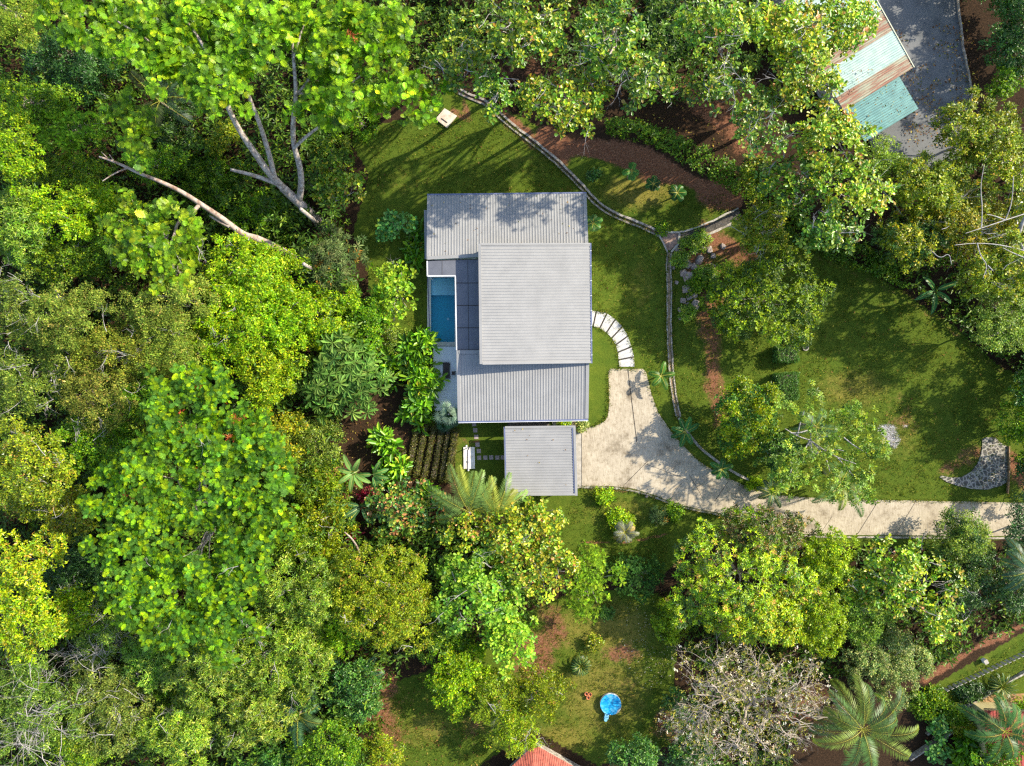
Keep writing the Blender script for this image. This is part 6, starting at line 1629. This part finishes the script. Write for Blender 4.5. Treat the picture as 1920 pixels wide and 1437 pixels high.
def small_palm(lb, px, py, L, az, seed, col=(.10, .24, .03), z=1.8, wd=.5):
    rng = np.random.default_rng(seed); c = P(px, py, z); g = float(gz(c.x, c.y))
    root = thing("garden_palm", (c.x, c.y, g), lb, "palm", SPG)
    mb = MB(); mb.tube([(c.x, c.y, g - .1), (c.x, c.y, z)], [.11, .07], 7); mb.build("trunk", M['bark'], root, True)
    buf = Leaves()
    for i, a in enumerate(az):
        palm_frond(buf, (c.x, c.y, z), math.radians(a), .5 * rng.uniform(.4, 1.2), L * rng.uniform(.9, 1.1), rng, np.array(col) * math.exp(rng.normal(0, .25)), droop=1.1, n=18, lw=.11, ll=wd)
    buf.build("fronds", M['leaf'], root)
small_palm("small palm at the top right corner of the driveway", 1240, 705, 1.75, (165, 80, 10, 225, 290), 81)
small_palm("small palm halfway down the driveway edge", 1285, 810, 1.9, (75, 30, 165, 200, 250, 300, 110), 82, (.06, .2, .04))
small_palm("small palm lower down the driveway, third from the top", 1353, 880, 1.5, (80, 200, 250, 305, 20, 150), 83, (.07, .2, .04))
small_palm("small pale palm at the driveway bend, half under the plumeria", 1448, 925, 2.0, (160, 120, 200, 60, 250, 20, 90, 300), 84, (.12, .2, .08))
small_palm("little palm right beside the east wall of the house", 1112, 418, 1.2, (80, 20, 320, 260, 200, 140, 290), 85, (.12, .28, .05), z=1.3)
small_palm("little palm on the red bank above the grass terrace", 1184, 320, 1.1, (70, 90, 265, 285, 200, 340), 86, (.08, .22, .03), z=3.2)
small_palm("dark little palm at the right end of the grass terrace", 1270, 362, 1.1, (0, 60, 120, 180, 240, 300), 87, (.04, .13, .02), z=1.9)
small_palm("dark little palm left of the one at the terrace's right end", 1225, 345, .95, (20, 80, 140, 200, 260, 320), 88, (.04, .12, .02), z=2.1)
fan_palm("silvery fan palm at the lower left corner of the south roof", 841, 777, 3.3, 13, 90, (.30, .42, .28), 1.1)
fan_palm("dark green fan palm under the silvery one beside the terrace end", 838, 790, 1.3, 11, 91, (.06, .15, .05), .9)
# --- bananas
BG = "banana plants left of the hedge rows"
banana("large banana plant with leaves spread like a star left of the hedge rows", 663, 887, 2.6, 2.5, (62, 115, 165, 215, 262, 300, 330), 101, (.17, .32, .07), .62, BG)
banana("banana plant with leaves right of the star shaped one", 700, 890, 2.2, 2.1, (20, 60, 180, 320, 285, 350), 102, (.09, .22, .05), .55, BG)
banana("lower banana plant half shaded above the lower red leaved shrub", 678, 950, 2.2, 2.6, (165, 40, 25, 230, 210, 300), 103, (.06, .15, .05), .58, BG)
banana("banana plant at the edge of the right lawn", 1752, 545, 3.0, 2.8, (22, 140, 205, 318, 262), 104, (.05, .17, .04), .62)
banana("banana plant low in the shade at the bottom left palm", 700, 1075, 2, 1.6, (200, 250, 120, 60), 105, (.06, .15, .03), .5)
# --- tree ferns / misc plants
PL = "gingers"
bush("ginger_clump", "tall bright ginger clump over the upper edge of the pool terrace", "plant", 'ginger', 785, 655, 40, 2.3, 111, ry=38, dens=.9, nl=7)
bush("ginger_clump", "bright ginger clump beside the middle of the pool terrace", "plant", 'ginger', 783, 715, 38, 2.3, 112, ry=34, dens=.9, nl=7)
bush("ginger_clump", "bright ginger clump with long hanging leaves at the lower end of the terrace", "plant", 'ginger', 787, 760, 32, 2.2, 113, ry=32, dens=.9, nl=6)
bush("ginger_clump", "dark ginger clump in shade left of the terrace plants", "plant", 'ginger', 735, 690, 22, 1.2, 114, ry=40, dens=.5, nl=5)
bush("ginger_clump", "bushy light green plant alone above the banana plants", "plant", 'ginger', 727, 825, 24, 1.6, 115, ry=20, dens=.7, nl=5)
bush("ginger_clump", "dark glossy plant between banana plants and hedge rows", "plant", 'ginger', 735, 878, 30, 1.7, 116, ry=30, dens=.6, nl=5)
bush("ginger_clump", "green leafy plant touching the pink leaved tree from above", "plant", 'ginger', 805, 925, 18, 1.4, 117, ry=14, dens=.8, nl=4)
bush("grass_clump", "dark strappy plants along the left wall of the house", "plant", 'ginger', 782, 458, 16, .8, 118, ry=40, dens=.5, nl=5)
bush("croton_shrub", "red leaved shrub right under the star shaped banana plant", "shrub", 'croton', 688, 925, 10, .9, 119, dens=.7)
bush("croton_shrub", "red leaved shrub in the shade left of the pink leaved tree", "shrub", 'croton', 668, 997, 11, .9, 120, dens=.7)
bush("flowering_shrub", "small plant with pale blossoms between carport and driveway grass", "shrub", 'variegated', 1090, 798, 5, .6, 121)
bush("low_shrub", "low green plants in the gravel corner between house and carport", "plant", 'small_bright', 1054, 794, 8, .6, 122, ry=4)
bush("low_shrub", "bright little shrub on the grass beside the driveway kerb", "shrub", 'small_bright', 1130, 925, 13, .9, 123)
bush("low_shrub", "green shrub right of the small stone by the kerb, near the mango tree", "shrub", 'small', 1262, 957, 12, .8, 124)
bush("silver_shrub", "blue grey small shrub on the lawn between driveway and mango tree", "shrub", 'umbrella_grey', 1230, 965, 11, .8, 125)
bush("leafy_shrub", "green shrub touching the top of the spiky silver plant", "shrub", 'small_bright', 1163, 972, 18, 1.3, 126)
palm("spiky_plant", "spiky silver green yucca like palm on the lawn below the driveway", 1172, 998, 1.6, 2.0, 16, 127, col=(.26, .27, .18), trunk_r=.12, ll=.5, lw=.07, nfr=14, cat="plant")
bush("round_shrub", "dark round shrub in shade on the lower lawn", "shrub", 'hedge', 1138, 1147, 13, .9, 128)
bush("round_shrub", "yellow green ball shaped shrub on the lower lawn", "shrub", 'gold', 1115, 1200, 15, 1.1, 129, dens=1.3)
cycad("dark cycad with radial fronds on the lower lawn", 1088, 1244, 1.45, 130)
cycad("dark spiky cycad by the garden wall in the lower right", 1870, 1282, 1.9, 131)
bush("climbing_shrub", "round leaved grey green shrub column right of the large coconut palm", "shrub", 'almond_teal', 1748, 1385, 20, 2.0, 132, ry=44, dens=.9, nl=9)
bush("leafy_shrub", "bright leafy shrub at the right edge above the red roof", "shrub", 'small_bright', 1912, 1315, 22, 2.5, 133, ry=24)
tree("leafy_tree", "small mixed green tree on the bottom edge covering part of the bright red roof", "tree", 'small', 1878, 1428, 50, 34, 5.5)
bush("ginger_clump", "dark leafy plants on the bottom edge between palm and red roof", "plant", 'ginger', 1815, 1410, 42, 1.8, 135, ry=34, dens=.7)
bush("low_shrub", "dark low shrubs between garden wall and large coconut palm", "shrub", 'small', 1745, 1325, 40, .9, 136, ry=20)
bush("leafy_shrub", "spiky dark green plant on the bottom edge left of centre", "plant", 'umbrella_grey', 590, 1425, 40, 2.4, 137, ry=22)
for i, (a, b, r_, lb) in enumerate(((1290, 462, 16, "ferny green plant right of the drain pit"), (1310, 453, 14, "green fern clump at the top of the rock garden"), (1275, 487, 12, "small fern beside the drain channel among the rocks"),
        (1325, 520, 22, "yellow green plant over the middle boulders"), (1300, 533, 16, "dark green plant between the middle boulders"), (1290, 590, 11, "bright small fern at the foot of the rock garden"), (1340, 545, 14, "dark green shrub at the right side of the boulders"))):
    bush("rock_plant", lb, "plant", 'lance_bright' if i not in (4, 6) else 'small', a, b, r_, .8, 140 + i, group="plants growing among the garden rocks", dens=.9)
bush("low_shrub", "small plants on the top edge of the drain pit", "plant", 'small', 1238, 431, 8, .3, 150, ry=3)
bush("flowering_shrub", "small dark shrub at the left end of the grass terrace", "shrub", 'dark_round', 1110, 328, 10, .5, 151)
bush("climbing_shrub", "tall yellow green leafed plant spray over the lawn kerb at the right lawn corner", "shrub", 'acid', 1412, 905, 12, .6, 152)
bush("low_shrub", "rounded green shrub left of the upper garden wall end", "shrub", 'small', 1782, 1338, 26, 1.3, 180, ry=16)
bush("low_shrub", "flowering looking yellow green shrub in front of the lower garden wall", "shrub", 'gold', 1803, 1362, 22, 1.3, 181, ry=14)
bush("low_shrub", "dark green shrub over the middle of the bungalow's left wall", "shrub", 'dark_round', 1838, 1372, 20, 2.6, 182, ry=18)
bush("low_shrub", "weedy low growth on the track's lower edge beside the variegated tree", "shrub", 'small', 1735, 1300, 26, .6, 183, ry=13)
bush("low_shrub", "shaded weeds under the picket fence near the dark cycad", "shrub", 'dark', 1822, 1296, 30, .6, 184, ry=13)
# clipped hedges on the lawn
def hedge_box(name, lb, quad, h, seed, sp='hedge', group=None, dens=62, mat=None, L=.16):
    rng = np.random.default_rng(seed); q = [P(*p) for p in quad]; c = sum(q, Vector()) / 4
    root = thing(name, c, lb, "hedge", group)
    mb = MB(); qq = [p.lerp(c, .08) for p in q]; mb.prism([p[:2] for p in qq], -.05, h - .12); mb.build("twig_core", M['bark_dark'], root)
    a, b, cc, d = [np.array(p) for p in q]
    e1 = np.linalg.norm(b - a); e2 = np.linalg.norm(d - a)
    n = int(e1 * e2 * dens); u = rng.random((n, 1)); v = rng.random((n, 1))
    C = (a * (1 - u) + b * u) * (1 - v) + (d * (1 - u) + cc * u) * v + np.array([0, 0, h]) + rng.normal(0, .04, (n, 3)); NN = unit(rng.normal(0, .35, (n, 3)) + [0, 0, 1.])
    Cs = [C]; Ns = [NN]
    for s, t in ((a, b), (b, cc), (cc, d), (d, a)):
        m = int(np.linalg.norm(t - s) * h * dens); u = rng.random((m, 1)); out = np.array([(t - s)[1], -(t - s)[0], 0.0]); out /= np.linalg.norm(out) + 1e-9
        mid = (s + t) / 2 - np.array(c)
        if np.dot(out, mid) < 0: out = -out
        Cs.append(s * (1 - u) + t * u + np.array([0, 0, 1]) * rng.random((m, 1)) * h + rng.normal(0, .04, (m, 3))); Ns.append(unit(rng.normal(0, .4, (m, 3)) + out + [0, 0, .3]))
    buf = Leaves(); s2 = dict(SP[sp]); s2['L'] = L; s2['W'] = L * .55; s2['k'] = 5
    rosettes(buf, np.concatenate(Cs), np.concatenate(Ns), s2, rng); buf.build("foliage", M['leaf'], root)
hedge_box("clipped_hedge", "box shaped clipped hedge peeking from under the yellow tufted tree", [(1450, 652), (1486, 645), (1488, 678), (1450, 679)], 1.5, 160)
hedge_box("clipped_hedge", "box shaped clipped hedge with leafy top beside the compact crown", [(1448, 703), (1488, 700), (1488, 748), (1460, 748)], 1.5, 161)
HR = "low clipped hedge rows in the dark soil bed"
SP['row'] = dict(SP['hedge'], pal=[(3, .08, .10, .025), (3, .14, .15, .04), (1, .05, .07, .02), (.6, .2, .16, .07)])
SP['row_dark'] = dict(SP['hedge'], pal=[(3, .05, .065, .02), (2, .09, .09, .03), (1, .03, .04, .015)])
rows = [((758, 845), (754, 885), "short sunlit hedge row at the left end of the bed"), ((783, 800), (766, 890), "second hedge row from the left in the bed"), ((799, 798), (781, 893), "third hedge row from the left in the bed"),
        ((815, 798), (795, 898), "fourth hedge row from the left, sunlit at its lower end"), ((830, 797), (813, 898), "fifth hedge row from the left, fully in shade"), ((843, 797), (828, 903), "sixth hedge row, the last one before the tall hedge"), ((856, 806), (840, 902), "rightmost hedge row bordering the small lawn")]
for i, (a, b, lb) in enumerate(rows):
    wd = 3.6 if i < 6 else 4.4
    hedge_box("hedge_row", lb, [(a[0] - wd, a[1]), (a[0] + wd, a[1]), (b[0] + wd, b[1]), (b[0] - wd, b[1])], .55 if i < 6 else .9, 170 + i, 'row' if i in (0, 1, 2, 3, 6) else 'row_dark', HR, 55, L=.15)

# --- dead stem, curved
r = thing("dead_stem", PG(705, 1075), "thin curved grey dead stem leaning over the soil above the crisp rounded crown", "dead tree")
limbs_obj("stem", r, [([(700, 1080, 0), (682, 1060, 2), (672, 1030, 4), (660, 1010, 5.5), (646, 998, 6.5)], .2, .06)], M['bark_pale'])
r = thing("slender_trunk", PG(1040, 905), "thin pole like trunk", "tree") if False else None
# long bare branches reaching over the right crowns
r = thing("bare_branch_tree", PG(1920, 470), "long pale leafless branches over the olive crowns at the right edge", "tree")
mb = MB()
for pts in ([(1925, 400, 11), (1885, 413, 11.6), (1840, 428, 12), (1810, 438, 12.2)], [(1885, 413, 11.6), (1898, 380, 12), (1900, 330, 12.4)], [(1885, 413, 11.6), (1865, 405, 12), (1850, 402, 12.2)], [(1840, 428, 12), (1842, 390, 12.3), (1838, 350, 12.6), (1845, 310, 12.8)],
            [(1920, 470, 10.6), (1870, 458, 11), (1825, 456, 11.4), (1790, 460, 11.6)], [(1832, 456, 11.4), (1838, 480, 11.6), (1852, 498, 11.7), (1843, 522, 11.8)], [(1715, 463, 8), (1745, 468, 8.6), (1762, 486, 9), (1780, 474, 9.2), (1784, 496, 9.3)], [(1852, 498, 11.7), (1862, 508, 11.8)], [(1925, 485, 11), (1900, 475, 11.4), (1880, 465, 11.6)]):
    q = smooth_line([P(*p) for p in pts], 2); mb.tube(q, np.linspace(.07, .03, len(q)), 6)
c0, c1 = P(1925, 400, 11), P(1920, 470, 10.6); mb.tube([(c0.x + 3, c0.y - 4, 2), (c0.x + 1, c0.y - 2, 8), c0], [.4, .3, .11], 8); mb.tube([(c0.x + 1, c0.y - 2, 8), c1], [.25, .1], 6)
mb.build("branches", M['twig'], r, True)

# ================================================================== STUFF
def scatter_stuff(name, polys, n, sp, seed, h=(.1, .6), dens=1.0, mat=None):
    rng = np.random.default_rng(seed); ww = [w(p) for p in polys]
    xs = [q for p in ww for q in p]; x0, x1 = min(a for a, _ in xs), max(a for a, _ in xs); y0, y1 = min(b for _, b in xs), max(b for _, b in xs)
    X = rng.uniform(x0, x1, n * 4); Y = rng.uniform(y0, y1, n * 4); m = np.zeros(len(X), bool)
    for p in ww: m |= inside(X, Y, p)
    X, Y = X[m][:n], Y[m][:n]
    cl = .5 + .5 * np.sin(X * .9 + 2 * np.sin(Y * .6)) * np.cos(Y * 1.1 + np.sin(X * .7))
    k = rng.random(len(X)) < .25 + .75 * cl; X, Y, cl = X[k], Y[k], cl[k]
    Z = gz(X, Y) + rng.uniform(h[0], h[1], len(X)) * (.4 + cl)
    buf = Leaves(); rosettes(buf, np.column_stack([X, Y, Z]), unit(rng.normal(0, .3, (len(X), 3)) + [0, 0, 1.]), SP[sp], rng)
    o = buf.build(name, M[mat or SP[sp]['mat']]); tag(o, kind="stuff"); return o
SP['under'] = dict(tpl='lance', k=5, L=.6, W=.22, tilt=.35, tj=.4, mix=.4, scat=.12, mat='leaf', pal=[(4, .05, .12, .015), (3, .09, .18, .02), (1.4, .15, .24, .02)])
SP['creeper'] = dict(tpl='diamond', k=5, L=.30, W=.18, tilt=.3, tj=.4, mix=.4, scat=.1, mat='leaf', pal=[(4, .07, .17, .015), (3, .11, .22, .02), (1.2, .2, .3, .02)])
wood = [(-120, -120), (1500, -120), (1450, 60), (1380, 200), (1200, 210), (960, 130), (840, 130), (690, 215), (655, 260), (680, 330), (650, 440), (680, 520), (690, 640), (640, 760), (655, 900), (690, 1010), (840, 950), (1000, 1000), (1020, 1100), (960, 1200), (800, 1200), (720, 1290), (720, 1600), (-120, 1600)]
scatter_stuff("undergrowth", [wood], 46000, 'under', 200, (.1, 4.5))
scatter_stuff("undergrowth", [[(1700, 330), (1760, 300), (1980, 250), (2000, 800), (1890, 690), (1760, 590), (1700, 540), (1600, 470)], [(1500, 1020), (1980, 1030), (1960, 1150), (1720, 1260), (1500, 1270)], [(1250, 1130), (1380, 1100), (1500, 1200), (1480, 1437), (1260, 1437), (1300, 1250)]], 6500, 'under', 201, (.1, 1.2))
scatter_stuff("hedge_creeper", [[(1130, 242), (1185, 240), (1245, 262), (1305, 290), (1365, 325), (1430, 365), (1500, 415), (1600, 460), (1700, 515), (1690, 545), (1640, 520), (1560, 490), (1460, 440), (1400, 385), (1335, 350), (1292, 325), (1240, 297), (1190, 275), (1135, 265)],
    [(900, 150), (990, 190), (1000, 215), (930, 185)]], 11000, 'creeper', 202, (.3, 1.3))
# grass tufts
SP['grass'] = dict(tpl='diamond', k=5, L=.13, W=.03, tilt=.9, tj=.3, mix=.3, scat=.06, mat='leaf_soft', pal=[(4, .07, .13, .012), (3, .12, .17, .015), (1, .2, .2, .05)])
SP['petal'] = dict(tpl='obov', k=1, L=.14, W=.10, tilt=.1, tj=.2, mix=.3, scat=.02, mat='leaf_soft', pal=[(3, .7, .66, .62), (1, .6, .5, .42)])
SP['deadleaf'] = dict(tpl='obov', k=1, L=.24, W=.14, tilt=.1, tj=.2, mix=.3, scat=.02, mat='leaf_soft', pal=[(3, .16, .08, .04), (2, .32, .2, .08), (1, .45, .38, .1), (1, .1, .13, .03)])
scatter_stuff("fallen_petals", [[(1180, 1130), (1235, 1120), (1270, 1260), (1210, 1300), (1160, 1240)]], 420, 'petal', 203, (.03, .05))
scatter_stuff("fallen_leaves", [[(650, 750), (760, 760), (850, 800), (840, 910), (700, 950), (640, 880)], [(690, 1240), (880, 1240), (900, 1437), (700, 1437)], [(1240, 1330), (1340, 1330), (1330, 1437), (1100, 1437)], [(1240, 190), (1420, 300), (1380, 330), (1180, 240)]], 5200, 'deadleaf', 204, (.03, .06))
scatter_stuff("fallen_leaves", [[(690, 250), (900, 200), (1080, 360), (700, 360)], [(1110, 400), (1250, 480), (1250, 640), (1110, 560)], [(1500, 480), (1880, 700), (1850, 900), (1500, 700)]], 420, 'deadleaf', 205, (.03, .05))
scatter_stuff("yard_litter", [[(1640, 80), (1795, 60), (1815, 180), (1800, 290), (1680, 290)]], 1500, 'deadleaf', 206, (.42, .44))

SP['tuft_g'] = dict(tpl='diamond', k=5, L=.20, W=.055, tilt=.6, tj=.4, mix=.5, scat=.08, mat='leaf_soft', pal=[(4, .055, .11, .012), (3, .10, .15, .014), (2, .17, .19, .03), (.7, .3, .26, .08)])
scatter_stuff("grass_tufts", [[(690, 240), (920, 205), (1090, 352), (1235, 440), (1255, 650), (1240, 770), (1215, 690), (1185, 640), (1108, 585), (1108, 362), (700, 362), (800, 500), (790, 640), (690, 520)],
    [(1260, 480), (1460, 430), (1640, 500), (1880, 690), (1900, 935), (1470, 925), (1300, 840), (1262, 740)], [(1110, 340), (1350, 360), (1380, 395), (1240, 436), (1130, 390)],
    [(1080, 918), (1270, 955), (1240, 1085), (1000, 1080)], [(990, 1120), (1250, 1110), (1260, 1400), (1000, 1400)], [(700, 1300), (900, 1240), (920, 1437), (700, 1437)], [(1700, 1340), (1760, 1290), (1930, 1190), (1930, 1270)]], 42000, 'tuft_g', 210, (.0, .04))
def edge_tufts(name, px, n, seed, spread=.12):
    rng = np.random.default_rng(seed); pts = np.array([tuple(p)[:2] for p in resample(smooth_line([P(*q) for q in px], 1), .1)])
    i = rng.integers(len(pts), size=n); q = pts[i] + rng.normal(0, spread, (n, 2)) + np.sin(i * .37)[:, None] * .05
    buf = Leaves(); rosettes(buf, np.column_stack([q, np.full(n, .05) + gz(q[:, 0], q[:, 1])]), unit(rng.normal(0, .3, (n, 3)) + [0, 0, 1.]), dict(SP['tuft_g'], L=.19, W=.06), rng)
    tag(buf.build(name, M['leaf_soft']), kind="stuff")
edge_tufts("grass_tufts", drive_px[:16], 700, 211, .09); edge_tufts("grass_tufts", [(1091, 803), (1122, 797), (1140, 779), (1141, 700)], 150, 212, .07)
edge_tufts("grass_tufts", [(1082, 915), (1140, 915), (1185, 920), (1225, 932), (1270, 950), (1380, 974)], 500, 213); edge_tufts("grass_tufts", outer, 90, 214, .06); edge_tufts("grass_tufts", inner, 80, 215, .06)
edge_tufts("grass_tufts", [(922, 206), (1000, 273), (1060, 325), (1090, 354), (1138, 401), (1180, 419), (1234, 443)], 700, 216); edge_tufts("grass_tufts", [(1249, 474), (1248, 600), (1250, 650), (1258, 745), (1268, 785)], 420, 217); edge_tufts("grass_tufts", [(1261, 474), (1261, 600), (1263, 690), (1272, 760)], 420, 218)
def roof_leaves(name, quad, zf, n, seed):
    rng = np.random.default_rng(seed); q = [np.array(P(*p)) for p in quad]; u, v = rng.random((n, 1)), rng.random((n, 1)) ** 1.5
    C = (q[0] * (1 - u) + q[1] * u) * (1 - v) + (q[3] * (1 - u) + q[2] * u) * v + np.array([0, 0, .10])
    buf = Leaves(); rosettes(buf, C, unit(rng.normal(0, .15, (n, 3)) + [0, 0, 1.]), dict(SP['deadleaf'], L=.17, W=.10), rng); tag(buf.build(name, M['leaf_soft']), kind="stuff")
roof_leaves("roof_litter", [(806, 368, ZE), (1096, 365, ZE), (1098, 452, 3.85), (806, 478, 3.95)], 0, 46, 220)
roof_leaves("roof_litter", [(955, 806, 3.12), (1073, 805, 3.02), (1075, 924, 3.02), (955, 924, 3.12)], 0, 9, 221)
roof_leaves("roof_litter", [(1582, 206, 5.1), (1684, 146, 5.1), (1716, 204, 4.65), (1624, 262, 4.65)], 0, 70, 222)
roof_leaves("roof_litter", [(1560, 190, 5.75), (1600, 175, 5.7), (1640, 130, 5.8), (1560, 130, 6.0)], 0, 60, 223)

# ------------------------------------------------------------------ loose strips become parts of their own
def split_loose(o, name=None):
    me = o.data; n = len(me.vertices); par = list(range(n))
    def find(a):
        while par[a] != a: par[a] = par[par[a]]; a = par[a]
        return a
    for p in me.polygons:
        v = list(p.vertices); r0 = find(v[0])
        for q in v[1:]: par[find(q)] = r0
    isl = {}
    for p in me.polygons: isl.setdefault(find(p.vertices[0]), []).append(tuple(p.vertices))
    if len(isl) < 2: return
    base = name or o.name.split(".")[0]; parent, mat = o.parent, me.materials[0]; co = [tuple(v.co) for v in me.vertices]; loc = o.location.copy()
    bpy.data.objects.remove(o)
    for fs in isl.values():
        us = sorted({i for f in fs for i in f}); mp = {u: i for i, u in enumerate(us)}
        m2 = bpy.data.meshes.new(base); m2.from_pydata([co[u] for u in us], [], [tuple(mp[i] for i in f) for f in fs]); m2.materials.append(mat)
        q = bpy.data.objects.new(base, m2); COL.objects.link(q); q.parent = parent; q.location = loc
for o in list(SC.objects):
    if o.type == 'MESH' and o.parent is not None and o.name.split(".")[0] in ("flashing", "edge_trim", "panel_joint", "gutter_bracket", "pickets", "frame", "gutter", "column", "branches"):
        k = o.name.split(".")[0]
        if k == "branches": continue
        split_loose(o, "picket" if k == "pickets" else k)
